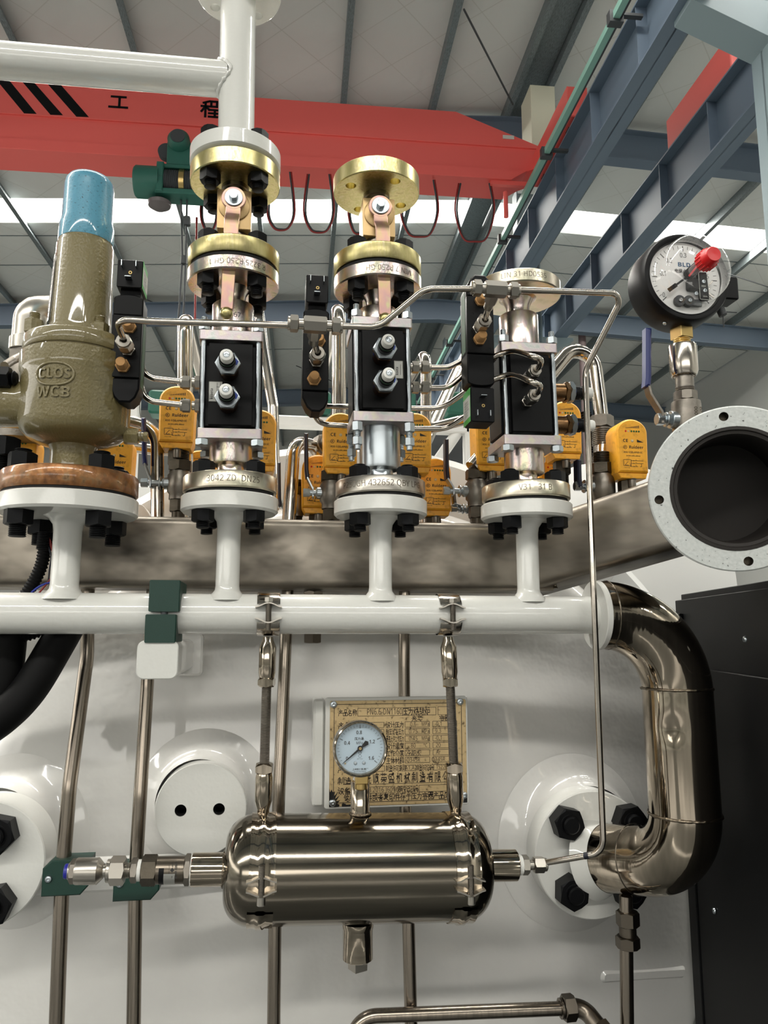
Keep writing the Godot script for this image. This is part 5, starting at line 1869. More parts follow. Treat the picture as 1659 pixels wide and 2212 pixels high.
func riser():
	var y0 := 0.2545 + 0.0255 + 0.0185 + 0.1245 + 0.0225
	var X := vx(1) * mv(0, y0, 0)
	var t := thing("riser_pipe", "white painted riser with flanges and level branch to the left", "pipe", X)
	var b := MB.new()
	b.cyl(0.050, 0.0, 0.0035, Transform3D(), 48)
	b.lathe([Vector2(0.050, 0.0015), Vector2(0.0575, 0.0035), Vector2(0.0602, 0.006), Vector2(0.0602, 0.0245), Vector2(0.059, 0.0258), Vector2(0, 0.0258)], 72)
	part(t, "lower_flange", b, M.white)
	var Xi := X.affine_inverse()
	var ht: float = (Xi * U(516, -10, 0)).y
	b = MB.new()
	b.lathe([Vector2(0.031, 0.0258), Vector2(0.0265, 0.029), Vector2(0.0242, 0.034), Vector2(0.0242, ht + 0.1)], 48)
	part(t, "upright", b, M.white)
	var ay: float = (Xi * U(500, 173, 0)).y
	b = MB.new()
	b.lathe([Vector2(0.0232, 0.0), Vector2(0.0232, 0.75)], 48, ax(Vector3(-1, -0.006, 0), Vector3(-0.012, ay, 0)))
	part(t, "branch", b, M.white)
	# saddle weld
	b = MB.new()
	var p := PackedVector3Array()
	var rr := []
	for i in 60:
		var a := TAU * i / 60
		var y := sin(a) * 0.0238
		var z := cos(a) * 0.0238
		p.append(Vector3(-sqrt(maxf(0.0, 0.0248 * 0.0248 - z * z)) - 0.0005, ay + y, z))
		rr.append(0.0026 * (1.0 + 0.25 * sin(i * 1.9) + 0.2 * sin(i * 4.1)))
	b.sweep(p, 0.003, 8, rr, true)
	part(t, "weld_bead", b, M.white)
	b = MB.new()
	var holes := [[Vector2.ZERO, 0.0240, 1.57]]
	for a in 4:
		var an := deg_to_rad(52.0 + 90.0 * a)
		holes.append([Vector2(cos(an), sin(an)) * 0.0425, 0.007, 0.0])
	b.holed(0.0592, holes, 0.02, Transform3D(Basis(Vector3.RIGHT, -PI / 2), Vector3(0, ht, 0)), 0.0015, 72)
	part(t, "top_flange", b, M.white)

func safety_valve():
	var X := vx(0)
	var t := thing("safety_valve", "olive painted safety valve with blue cap on brown flange", "valve", X)
	var b := MB.new()
	b.cyl(0.0765, 0.0, 0.0042, Transform3D(), 64)
	part(t, "gasket", b, M.gasket)
	b = MB.new()
	b.lathe([Vector2(0, 0.0035), Vector2(0.0775, 0.0035), Vector2(0.0795, 0.006), Vector2(0.0795, 0.0262), Vector2(0.078, 0.028), Vector2(0, 0.028)], 80)
	part(t, "base_flange", b, M.rust)
	var Xi := X.affine_inverse()
	var Y := func(px: float, py: float) -> float: return (Xi * U(px, py, 0)).y
	b = MB.new()
	var yb: float = Y.call(150, 968)
	b.lathe([Vector2(0.0262, 0.027), Vector2(0.0255, yb - 0.006), Vector2(0.0285, yb + 0.001), Vector2(0.040, yb + 0.004), Vector2(0.0535, yb + 0.010), Vector2(0.0618, yb + 0.018), Vector2(0.0650, yb + 0.028), Vector2(0.0652, Y.call(160, 826)), Vector2(0.0668, Y.call(160, 818)), Vector2(0.0675, Y.call(165, 810)), Vector2(0.0675, Y.call(165, 781)), Vector2(0.066, Y.call(165, 779)), Vector2(0.063, Y.call(165, 779)), Vector2(0.063, Y.call(165, 775)), Vector2(0.0645, Y.call(165, 775)), Vector2(0.0655, Y.call(165, 773)), Vector2(0.0655, Y.call(165, 747)), Vector2(0.0635, Y.call(165, 743)), Vector2(0.042, Y.call(170, 741))], 72)
	part(t, "body", b, M.olive)
	b = MB.new()
	var y1: float = Y.call(172, 741)
	var y2: float = Y.call(185, 532)
	b.lathe([Vector2(0.0415, y1 - 0.002), Vector2(0.0392, y1 + 0.006), Vector2(0.0372, y1 + 0.016), Vector2(0.0348, y2 - 0.004), Vector2(0.0335, y2 - 0.001), Vector2(0.033, y2 + 0.004)], 56)
	part(t, "bonnet", b, M.olive)
	b = MB.new()
	var y3: float = Y.call(188, 488)
	var y4: float = Y.call(194, 394)
	b.lathe([Vector2(0.0335, y2 + 0.002), Vector2(0.0338, y2 + 0.004), Vector2(0.0334, y3 - 0.004), Vector2(0.0312, y3 + 0.004), Vector2(0.0306, y4 - 0.010), Vector2(0.0296, y4 - 0.003), Vector2(0.0265, y4 + 0.002), Vector2(0.020, y4 + 0.0035), Vector2(0, y4 + 0.004)], 56, Transform3D(), 0, TAU, 0.6)
	part(t, "cap", b, M.blue_paint)
	# name strip wrapped on the bonnet
	b = MB.new()
	var s0: float = Y.call(112, 706)
	var s1: float = Y.call(126, 560)
	b.lathe([Vector2(0.0398, s0), Vector2(0.0362, s1)], 6, Transform3D(), -1.75, -0.98)
	var ns := part(t, "name_strip", b, M.silver_label)
	b = MB.new()
	for i in 13:
		var y := lerpf(s0 + 0.006, s1 - 0.004, i / 13.0)
		var r := lerpf(0.0399, 0.0363, (y - s0) / (s1 - s0)) + 0.0002
		b.lathe([Vector2(r, y), Vector2(r - 0.0002, y + 0.005)], 4, Transform3D(), -1.5, -1.15)
		b.lathe([Vector2(r, y - 0.0012), Vector2(r, y - 0.0004)], 5, Transform3D(), -1.72, -1.02)
	part(ns, "print", b, M.black)
	# raised foundry marks
	b = MB.new()
	var cy: float = Y.call(146, 843)
	var an := -0.16
	var RT := Transform3D(Basis(Vector3.UP, an), Vector3.ZERO)
	for k in 9:
		put_text(b, "CLOS", 0.0165, RT * mv(0, cy, 0), 0.1, 0, 1.0, true, 0.0653 + k * 0.00021)
		put_text(b, "WCB", 0.0175, RT * mv(0, cy - 0.0225, 0), 0.1, 0, 1.05, true, 0.0653 + k * 0.00021)
	var ring := PackedVector3Array()
	for i in 64:
		var a := TAU * i / 64
		var th := an + pow(absf(cos(a)), 0.8) * signf(cos(a)) * 0.34
		ring.append(Vector3(sin(th) * 0.0655, cy + sin(a) * 0.0135, cos(th) * 0.0655))
	b.sweep(ring, 0.0017, 8, [], true)
	part(t, "raised_mark", b, M.olive)
	# side outlet and plug
	b = MB.new()
	var oy: float = Y.call(40, 872)
	b.lathe([Vector2(0.034, 0.045), Vector2(0.0345, 0.056), Vector2(0.0305, 0.064), Vector2(0.0298, 0.13)], 40, ax(Vector3.LEFT, Vector3(0, oy, 0)))
	part(t, "outlet", b, M.olive)
	b = MB.new()
	put_text(b, "LD", 0.013, mv(-0.083, oy, 0.0003), 0.1, 0, 1.0, true)
	var mk := part(t, "raised_mark", b, M.olive, Transform3D(Basis(), Vector3(0, 0, 0.0302)))
	b = MB.new()
	var py: float = Y.call(290, 943)
	var PX := ax(Vector3.RIGHT, Vector3(0, py, 0))
	b.hex(0.0185, 0.060, 0.0775, PX)
	b.cyl(0.0058, 0.077, 0.084, PX)
	b.hex(0.0115, 0.0835, 0.0885, PX)
	part(t, "side_plug", b, M.olive)
	b = MB.new()
	b.sweep(smooth_path([Vector3(0.083, py + 0.006, 0.004), Vector3(0.078, py + 0.03, 0.004), Vector3(0.077, py + 0.055, 0.002)], 4), 0.0004, 5)
	b.sweep(smooth_path([Vector3(0.083, py + 0.008, 0.005), Vector3(0.080, py + 0.002, 0.006), Vector3(0.083, py - 0.004, 0.005)], 4), 0.0005, 5)
	part(t, "seal_wire", b, M.steel_dark)
	# nuts on the body ring
	for q in [[88, 722], [226, 716], [110, 716], [196, 716]]:
		var w: Vector3 = Xi * U(q[0], q[1], 0)
		var far: bool = q[0] in [110, 196]
		var x := w.x
		b = MB.new()
		b.hex(0.0195, 0, 0.0165)
		b.thread(0.0062, 0.016, 0.026, 0.002)
		part(t, "nut", b, M.olive, Transform3D(Basis(Vector3.UP, 0.4 + x * 8), Vector3(x, y1 - 0.001, -0.03 if far else 0.028)))
	for a in 4:
		var d := Vector3(0.0442 * (1 if a % 2 == 0 else -1), 0.028, 0.0442 * (1 if a < 2 else -1))
		part(t, "bolt", hexbolt(0.0285, 0.0175, 0.0497, 0.0135, 0.0195), M.bolt, Transform3D(Basis(Vector3.UP, 0.2 + a * 0.35), d))

func solenoid(px: Array, ys: Array, z: float, label: String, look: int):
	var xl := U(px[0], ys[2], z).x
	var xr := U(px[1], ys[2], z).x
	var w := xr - xl
	var cx := (xl + xr) / 2
	var Y := []
	for y in ys:
		Y.append(U((px[0] + px[1]) / 2.0, y, z).y)
	var t := thing("solenoid_valve", label, "solenoid valve", mv(cx, Y[1], z))
	var up := signf(Y[5] - Y[0])
	var y := []
	for v in Y:
		y.append(v - Y[1])
	var dp := 0.034
	var b := MB.new()
	b.rbox(Vector3(w, absf(y[2]), dp), 0.001, mv(0, y[2] / 2, -dp / 2), 0.0008, 2)
	part(t, "body", b, M.black_body)
	# end boot, tapering
	b = MB.new()
	var p := PackedVector2Array([Vector2(-w / 2, 0), Vector2(w / 2, 0), Vector2(w / 2, y[0] * 0.45), Vector2(w / 2 - 0.004, y[0] * 0.8), Vector2(w / 2 - 0.010, y[0]), Vector2(-w / 2 + 0.012, y[0]), Vector2(-w / 2 + 0.006, y[0] * 0.8), Vector2(-w / 2, y[0] * 0.35)])
	b.ext(p, dp * 0.96, mv(0, 0, -dp), 0.002)
	part(t, "end_boot", b, M.black)
	# cover with rounded end towards the coil
	b = MB.new()
	var q := PackedVector2Array([Vector2(-w / 2, y[2]), Vector2(w / 2, y[2])])
	var s: float = y[3] - 0.004 * up
	for i in 9:
		var a := PI * i / 8.0
		q.append(Vector2(cos(a) * w / 2, s + sin(a) * 0.006 * up))
	b.ext(q, dp * 0.95, mv(0, 0, -dp), 0.0015)
	part(t, "cover", b, M.black_body)
	b = MB.new()
	b.rbox(Vector3(w * 0.7, absf(y[4] - y[3]) + 0.012, dp * 0.7), 0.003, mv(0.001, (y[3] + y[4]) / 2, -dp * 0.55))
	part(t, "neck", b, M.black)
	# coil
	var cw := w * 0.86
	var ch := absf(y[5] - y[4])
	var cz := 0.002
	b = MB.new()
	b.rbox(Vector3(cw, ch, 0.036), 0.002, mv(0.0005, (y[4] + y[5]) / 2, cz - 0.018), 0.001, 3)
	var coil := part(t, "coil", b, M.black)
	var my: float = (y[4] + y[5]) / 2
	for e in [[-0.0085, 0.28, 0], [0.0085, 0.28, 0], [0.0, -0.22, 1]]:
		b = MB.new()
		if e[2] == 0:
			b.box(Vector3(0.0012, 0.0075, 0.008), mv(e[0], my + e[1] * ch * up, cz + 0.004), 0.0002)
		else:
			b.box(Vector3(0.0075, 0.0012, 0.010), mv(e[0], my + e[1] * ch * up, cz + 0.005), 0.0002)
		part(coil, "terminal", b, M.zinc)
	b = MB.new()
	b.lathe([Vector2(0.0022, 0.0006), Vector2(0.0012, 0.0006), Vector2(0.001, 0)], 12, ax(Vector3.BACK, Vector3(0.001, my + ch * 0.03 * up, cz)))
	part(coil, "thread_insert", b, M.brass)
	if look > 0:
		# printed label on the side face
		var sx := (cw / 2 + 0.0006) * (1 if look == 1 else -1)
		b = MB.new()
		b.box(Vector3(0.0004, ch * 0.98, 0.034), mv(sx, my, cz - 0.018), 0.0)
		var lb := part(coil, "label", b, M.green_label)
		b = MB.new()
		b.box(Vector3(0.0006, ch * 0.62, 0.0338), mv(sx, my - ch * 0.03, cz - 0.018), 0.0)
		part(coil, "label_field", b, M.label_white)
		b = MB.new()
		var XL := Transform3D(Basis(Vector3.UP, PI / 2 if look == 1 else -PI / 2), Vector3(sx + 0.0005 * signf(sx), my, cz - 0.018))
		for i in 6:
			put_text(b, ["AC220V 50Hz", "MODEL 4V210", "IP65  5.0VA", "ED100%  0.8MPa", "COIL A054", "DC24V 3W"][i], 0.0032, XL * mv(0, 0.008 - i * 0.0036 - ch * 0.03, 0), 0.1, 0, 0.9)
		part(coil, "label_print", b, M.print_grey)
	if look != 0:
		b = MB.new()
		var sx2 := w / 2 * (1 if look == 1 else -1)
		b.box(Vector3(0.0006, absf(y[2]) * 1.05, dp * 0.55), mv(sx2, y[2] * 0.42, -dp * 0.55), 0.0)
		part(t, "side_strip", b, M.green_strip)
	# sintered brass silencers and the air fitting between them
	var L: float = absf(y[2])
	for e in [[0.17, -0.002], [0.80, 0.003 if look != 2 else 0.001]]:
		if look == 2:
			e = [[0.24, 0.0][0] if e[0] < 0.5 else 0.92, e[1]]
		var X := ax(Vector3.BACK, Vector3(e[1], L * e[0] * up, 0))
		if look == 2:
			X = ax(Vector3.BACK, Vector3(e[1], y[2] - L * e[0] * up, 0))
		b = MB.new()
		b.hex(0.0155, 0, 0.005, X)
		b.lathe([Vector2(0.0072, 0.005), Vector2(0.0068, 0.006), Vector2(0.0060, 0.017), Vector2(0.0052, 0.018), Vector2(0, 0.018)], 22, X)
		part(t, "brass_silencer", b, M.sinter)
	for e in [[-0.3, 0.33], [0.34, 0.62], [0.3, 0.93]]:
		b = MB.new()
		b.lathe([Vector2(0.0022, 0.0001), Vector2(0.0019, -0.0005), Vector2(0, -0.0005)], 12, ax(Vector3.BACK, Vector3(e[0] * w, y[2] * e[1], 0.0002)))
		part(t, "screw_recess", b, M.gasket)

# ---- compressed air tubes
const ZL := 0.12
func union_tee(t: Node3D, c: Vector3, dir: Vector3, half: float, nut0: float, nut1: float):
	# run along dir with a branch towards the back and down
	var b := mb(t)
	var X := ax(dir, c)
	b.hex(0.0178, -half, half, X)
	b.cyl(0.0062, -nut0, nut0, X)
	var d := Vector3(0, -0.30, -1.0)
	b.hex(0.0145, 0.002, 0.022, ax(d, c))
	b.cyl(0.0060, 0.02, 0.034, ax(d, c))
	part(t, "tee_body", b, M.brushed)
	for s in [-1.0, 1.0]:
		b = mb(t)
		cnut(b, 0.0178, nut1 - nut0, ax(-dir * s, c + dir * s * nut1))
		part(t, "compression_nut", b, M.brushed)
func face_fitting(t: Node3D, p: Vector3, af := 0.0165):
	var b := mb(t)
	var X := ax(Vector3.BACK, p)
	b.hex(af * 0.9, 0, 0.007, X)
	b.cyl(af * 0.34, 0.006, 0.012, X)
	b.hex(af * 0.9, 0.010, 0.016, X)
	b.hex(af, 0.017, 0.031, X, true, true)
	b.lathe([Vector2(af * 0.5, 0.031), Vector2(af * 0.46, 0.034), Vector2(af * 0.25, 0.034)], 20, X)
	part(t, "compression_fitting", b, M.brushed)
func build_air_lines():
	var r := 0.0038
	# main line across the front
	var t := thing("air_line", "stainless air line with two tees crossing the front of the valves", "tube")
	var A := U(277, 757, 0.042)
	var tee1 := U(681, 702, ZL)
	var tee2 := U(1070, 625, ZL)
	var b := mb(t)
	var y1 := U(300, 692, ZL)
	b.sweep(fil([A + Vector3(0, 0, 0.02), Vector3(A.x, y1.y, ZL), y1 + Vector3(0.015, -0.0002, 0), U(640, 703, ZL)], [0.016, 0.1], 10), r, 16)
	part(t, "tube", b, M.steel)
	b = mb(t)
	b.sweep(fil([U(722, 704, ZL), U(818, 707, ZL), U(918, 624, ZL), U(1030, 624, ZL)], [0.035, 0.035], 12), r, 16)
	part(t, "tube", b, M.steel)
	union_tee(t, tee1, Vector3(1, -0.01, 0), 0.0135, 0.0195, 0.032)
	union_tee(t, tee2, Vector3(1, 0.0, 0), 0.0135, 0.0180, 0.0305)
	face_fitting(t, A, 0.0175)
	var B1 := U(683, 782, 0.042)
	var C1 := U(1033, 712, 0.042)
	for q in [[tee1, B1], [tee2, C1]]:
		face_fitting(t, q[1], 0.0175)
		b = mb(t)
		b.sweep(PackedVector3Array([q[0] + Vector3(0, -0.008, -0.026), (q[1] as Vector3) + Vector3(0, 0, 0.03)]), r, 12)
		part(t, "tube", b, M.steel)
	# run down to the tank
	t = thing("long_air_tube", "thin stainless tube bending down from the air line to the tank's right end", "tube")
	b = mb(t)
	b.sweep(fil([U(1108, 626, ZL), U(1349, 634, ZL), U(1264, 800, 0.055), U(1304, 1842, 0.052), U(1176, 1864, 0.002)], [0.014, 0.03, 0.022], 12), r, 16)
	part(t, "tube", b, M.steel)
	b = mb(t)
	var e := (U(1304, 1842, 0.052) - U(1176, 1864, 0.002)).normalized()
	var s := U(1176, 1864, 0.002)
	b.sweep(PackedVector3Array([s + e * 0.054, s + e * 0.060]), r * 1.06, 14)
	part(t, "ink_band", b, M.wire_navy)
	# solenoid to first actuator
	for k in 2:
		t = thing("air_tube", ["upper", "lower"][k] + " short steel tube from the left solenoid into the first actuator", "tube")
		b = mb(t)
		var y: float = [826.0, 876.0][k]
		b.sweep(fil([U(298, y - 66, -0.004), U(313, y - 10, 0.0), U(405, y, 0.0)], 0.02, 10), r, 14)
		part(t, "tube", b, M.steel)
		b = mb(t)
		cnut(b, 0.0155, 0.0125, ax(Vector3.RIGHT, U(389, y, 0.0)))
		part(t, "compression_nut", b, M.brushed)
		b = mb(t)
		var p := U(414, y, 0.0)
		b.cyl(0.0058, 0, 0.02, ax(Vector3.RIGHT, p))
		b.hex(0.0155, 0.004, 0.013, ax(Vector3.RIGHT, p))
		part(t, "connector", b, M.brushed)
	# middle actuator to the upside-down solenoid
	for k in 2:
		t = thing("air_tube", ["upper", "lower"][k] + " short steel tube from the middle actuator to the upside-down solenoid", "tube")
		var y: float = [794.0, 838.0][k]
		b = mb(t)
		b.sweep(fil([U(918, y, 0.0), U(968, y, 0.0), U(1012, y - 22 - k * 15, 0.005)], 0.03, 10), r, 14)
		part(t, "tube", b, M.steel)
		b = mb(t)
		cnut(b, 0.0155, 0.0125, ax(Vector3.LEFT, U(930, y, 0.0)))
		part(t, "compression_nut", b, M.brushed)
		b = mb(t)
		var p := U(909, y, 0.0)
		b.cyl(0.0055, 0, 0.02, ax(Vector3.LEFT, p))
		b.hex(0.0145, 0.003, 0.012, ax(Vector3.LEFT, p))
		part(t, "connector", b, M.brushed)
	# middle solenoid, behind the middle actuator
	for k in 2:
		t = thing("air_tube", ["upper", "lower"][k] + " steel tube passing behind the middle actuator from the middle solenoid", "tube")
		b = mb(t)
		if k == 0:
			b.sweep(fil([U(690, 876, -0.02), U(735, 878, -0.046), U(880, 882, -0.046), U(955, 882, -0.046), U(1012, 842, -0.02)], 0.04, 10), r, 14)
		else:
			b.sweep(fil([U(681, 875, -0.012), U(681, 916, -0.046), U(770, 921, -0.046), U(880, 926, -0.046), U(965, 926, -0.046), U(1018, 890, -0.02)], 0.022, 10), r, 14)
		part(t, "tube", b, M.steel)
	# upside-down solenoid to the right actuator
	for k in 2:
		t = thing("air_tube", ["upper", "lower"][k] + " hooked steel tube on the front of the right actuator", "tube")
		var p := U([1139, 1137][k], [817, 869][k], 0.0388)
		face_fitting(t, p, 0.0155)
		b = mb(t)
		var q := U(1066, [783, 832][k], 0.022)
		b.sweep(smooth_path([p + Vector3(0, 0, 0.028), p + Vector3(0.0005, 0.001, 0.046), p + Vector3(-0.004, 0.003, 0.061), p + Vector3(-0.016, 0.005, 0.066), q + Vector3(0.014, 0.005, 0.030), q + Vector3(-0.012, 0, 0.008)], 7), r, 14)
		part(t, "tube", b, M.steel)

# ---- tank with its hangers, gauge and fittings
func build_tank():
	var L := U(450, 1878, 0)
	var R := U(1095, 1869, 0)
	var d := (R - L).normalized()
	var c := U(775, 1876, 0)
	c = L + d * (c - L).dot(d)
	var X := ax(d, c)
	var t := thing("steel_tank", "polished stainless air tank hanging below the header on two hangers", "tank", X)
	var half := 0.1585
	var r := 0.0612
	var b := MB.new()
	var prof := [Vector2(0, -half)]
	for s in [-1, 1]:
		var arc := []
		for i in 15:
			var a := PI / 2 * i / 14.0
			arc.append(Vector2(0.030 + (r - 0.030) * sin(a), s * (half - 0.034 + 0.034 * cos(a))))
		if s == -1:
			prof.append_array(arc)
		else:
			arc.reverse()
			prof.append_array(arc)
	prof.append(Vector2(0, half))
	b.lathe(prof, 80, Transform3D(), 0, TAU, 0.6)
	part(t, "shell", b, M.tank)
	for s in [-1.0, 1.0]:
		b = MB.new()
		b.lathe([Vector2(0.012, half - 0.001), Vector2(0.0195, half + 0.0005), Vector2(0.0185, half + 0.004), Vector2(0.0185, half + 0.037), Vector2(0.0175, half + 0.038), Vector2(0.009, half + 0.038)], 40, Transform3D(Basis(Vector3.RIGHT, 0.0 if s > 0 else PI), Vector3.ZERO))
		part(t, "end_coupling", b, M.steel_polish)
		bead(t, c + d * s * (half + 0.001), d, 0.0192, 0.0018, M.weld)
	var g := U(778, 1757, 0)
	b = mb(t)
	b.lathe([Vector2(0.0116, -0.006), Vector2(0.0116, 0.0375), Vector2(0.0108, 0.0385), Vector2(0.006, 0.0385)], 36, mv(g.x, g.y - 0.001, 0))
	part(t, "top_coupling", b, M.steel_polish)
	bead(t, Vector3(g.x, g.y, 0), Vector3.UP, 0.0122, 0.0018, M.weld)
	var w := U(773, 1998, 0)
	b = mb(t)
	b.lathe([Vector2(0.0195, 0.004), Vector2(0.0185, -0.003), Vector2(0.0178, -0.004), Vector2(0.0178, -0.037), Vector2(0.0168, -0.038), Vector2(0, -0.038)], 40, mv(w.x, w.y, 0))
	part(t, "bottom_coupling", b, M.steel_polish)
	b = mb(t)
	b.box(Vector3(0.0165, 0.0165, 0.013), Transform3D(Basis(Vector3.UP, 0.45), Vector3(w.x, w.y - 0.0435, 0)) * Transform3D(Basis(Vector3.RIGHT, PI / 2), Vector3.ZERO), 0.0008)
	part(t, "square_plug", b, M.brushed)
	hanger(580, 572, "left hanger with turnbuckle between header and tank", c, d, r)
	hanger(966, 988, "right hanger with turnbuckle in front of the brass nameplate", c, d, r)
	gauge(g)
	# check valve train on the left
	var k := thing("check_valve", "stainless check valve with silver label screwed into the tank's left end", "valve")
	var xa := func(px: float) -> float: return (U(px, 1880, 0) - c).dot(d)
	var seg := func(o: Node3D, name_: String, kind: String, p0: float, p1: float, rr: float, mat: Material):
		var m := mb(o)
		var XX := ax(d, c)
		var y0: float = xa.call(p0)
		var y1: float = xa.call(p1)
		if kind == "hex":
			m.hex(rr * 2, y0, y1, XX, true, true, 6, 0.25)
		elif kind == "thread":
			m.thread(rr, y0, y1, 0.0016, XX)
		else:
			m.cyl(rr, y0, y1, XX, 32)
		part(o, name_, m, mat)
	seg.call(k, "tape_ring", "cyl", 412, 419, 0.0172, M.ptfe)
	seg.call(k, "end_hexagon", "hex", 398, 413, 0.0152, M.cast_steel)
	seg.call(k, "barrel", "cyl", 338, 399, 0.0152, M.steel_dark)
	seg.call(k, "end_hexagon", "hex", 306, 340, 0.0148, M.cast_dark)
	b = mb(k)
	b.lathe([Vector2(0.0155, xa.call(357)), Vector2(0.0155, xa.call(381))], 16, ax(d, c), 0.0, 2.2)
	var lb := part(k, "label", b, M.silver_label)
	b = mb(k)
	b.lathe([Vector2(0.0154, xa.call(346)), Vector2(0.0154, xa.call(357))], 20, ax(d, c), -0.4, 2.6)
	part(k, "black_band", b, M.black)
	b = MB.new()
	b.T = k.global_transform.affine_inverse()
	var LX := Transform3D(Basis(Vector3.BACK, -PI / 2), c + d * ((xa.call(366) + xa.call(380)) / 2.0) + Vector3(0.001, 0.004, 0.0153))
	put_text(b, "CHECK VALVE", 0.0034, LX * mv(0, 0.004, 0), 0.1, 0, 0.85, true)
	put_text(b, "CKV-10  6.4MPa", 0.0020, LX * mv(0, -0.0035, 0), 0.1, 0, 0.9)
	for q in [[-0.006, 0], [0.006, 0]]:
		b.box(Vector3(0.005, 0.0005, 0.0001), LX * mv(q[0], 0.0, 0), 0.0)
	b.box(Vector3(0.0035, 0.0035, 0.0001), LX * Transform3D(Basis(Vector3.BACK, PI / 4), Vector3.ZERO), 0.0)
	part(lb, "print", b, M.print_grey, lb.transform.affine_inverse())
	# push-in fitting beyond it
	var pf := thing("push_fitting", "stainless push-in tube fitting with blue ring at the left end of the check valve", "pipe fitting")
	seg.call(pf, "tape_ring", "cyl", 297, 309, 0.0118, M.ptfe)
	seg.call(pf, "hexagon", "hex", 283, 298, 0.0118, M.cast_steel)
	seg.call(pf, "thread", "thread", 270, 284, 0.0085, M.brushed)
	seg.call(pf, "hexagon", "hex", 238, 271, 0.0138, M.brushed)
	seg.call(pf, "collar", "cyl", 231, 240, 0.0128, M.brushed)
	seg.call(pf, "neck", "cyl", 221, 233, 0.0072, M.brushed)
	b = mb(pf)
	b.lathe([Vector2(0, xa.call(164)), Vector2(0.0138, xa.call(164)), Vector2(0.0145, xa.call(167)), Vector2(0.0145, xa.call(212)), Vector2(0.008, xa.call(224)), Vector2(0, xa.call(224))], 36, ax(d, c))
	part(pf, "sleeve", b, M.brushed)
	seg.call(pf, "hexagon", "hex", 152, 166, 0.0118, M.cast_steel)
	seg.call(pf, "collar", "cyl", 148, 153, 0.0092, M.brushed)
	seg.call(pf, "blue_ring", "cyl", 140, 149, 0.0082, M.blue_ring)
	# fitting on the right
	var rf := thing("tube_fitting", "stainless tube fitting with white tape in the tank's right end", "pipe fitting")
	seg.call(rf, "tape_ring", "cyl", 1117, 1127, 0.0118, M.ptfe)
	seg.call(rf, "hexagon", "hex", 1126, 1141, 0.0102, M.brushed)
	seg.call(rf, "neck", "cyl", 1139, 1152, 0.0062, M.brushed)
	b = mb(rf)
	cnut(b, 0.0172, -(xa.call(1151) - xa.call(1180)), ax(-d, c + d * xa.call(1181)))
	part(rf, "compression_nut", b, M.brushed)

func hanger(px: float, px2: float, label: String, c: Vector3, d: Vector3, r: float):
	var top := U(px, 1327, 0.0)
	var t := thing("pipe_hanger", label, "pipe hanger")
	var hw := 0.0138
	# band round the header
	var b := mb(t)
	var HX := ax(Vector3.RIGHT, Vector3(top.x, HY, 0))
	# with ax(RIGHT): angle 0 looks along +Z
	b.lathe([Vector2(0.0262, -hw), Vector2(0.0268, -hw + 0.002), Vector2(0.0268, hw - 0.002), Vector2(0.0262, hw)], 40, HX, 0.40, TAU - 0.46)
	part(t, "pipe_band", b, M.steel)
	ears(t, Vector3(top.x, HY + 0.012, 0.0262), Vector3(top.x, HY - 0.010, 0.0262), hw, 0.005, 0.010, true)
	# turnbuckle
	var y0 := HY - 0.0262
	var tilt2 := U(px2, 1750, 0.0)
	var b0 := Vector3(top.x, y0, 0.003)
	var tank_top := c + d * (tilt2 - c).dot(d) + Vector3(0, r + 0.001, 0)
	var ud := (b0 - tank_top).normalized()
	var len: float = b0.distance_to(tank_top)
	var TX := ax(ud, tank_top)
	var s: float = len / (U(px, 1375, 0).y - U(px, 1745, 0).y)
	var hh := func(py: float) -> float: return (U(px, py, 0).y - U(px, 1745, 0).y) * s
	for e in 2:
		b = mb(t)
		if e == 0:
			b.lathe([Vector2(0.004, hh.call(1378)), Vector2(0.0062, hh.call(1378)), Vector2(0.0072, hh.call(1386)), Vector2(0.0104, hh.call(1400)), Vector2(0.0104, hh.call(1452)), Vector2(0.009, hh.call(1464)), Vector2(0.004, hh.call(1464))], 24, TX)
			b.hex(0.0185, hh.call(1482), hh.call(1462), TX, true, true, 4, 0.6)
		else:
			b.lathe([Vector2(0.004, hh.call(1745)), Vector2(0.0068, hh.call(1745)), Vector2(0.0075, hh.call(1735)), Vector2(0.0104, hh.call(1718)), Vector2(0.0104, hh.call(1670)), Vector2(0.009, hh.call(1658)), Vector2(0.004, hh.call(1658))], 24, TX)
			b.hex(0.0195, hh.call(1662), hh.call(1640), TX, true, true, 4, 0.7)
		part(t, "sleeve", b, M.steel_polish)
	b = mb(t)
	b.thread(0.0060, hh.call(1642), hh.call(1480), 0.0016, TX, 16)
	part(t, "threaded_rod", b, M.cast_steel)
	# band round the tank
	b = mb(t)
	var q := c + d * (tilt2 - c).dot(d)
	var QX := ax(d, q)
	var w := 0.0145
	b.lathe([Vector2(r, -w), Vector2(r + 0.0014, -w), Vector2(r + 0.0014, -w * 0.42), Vector2(r + 0.0032, -w * 0.24), Vector2(r + 0.0032, w * 0.24), Vector2(r + 0.0014, w * 0.42), Vector2(r + 0.0014, w), Vector2(r, w)], 64, QX, 0.55, TAU + 0.164)
	part(t, "tank_band", b, M.steel_polish)
	ears(t, q + Vector3(0, U(px2, 1893, 0.062).y - q.y, r + 0.001), q + Vector3(0, U(px2, 1930, 0.062).y - q.y, r + 0.001), w, 0.006, 0.013, false)

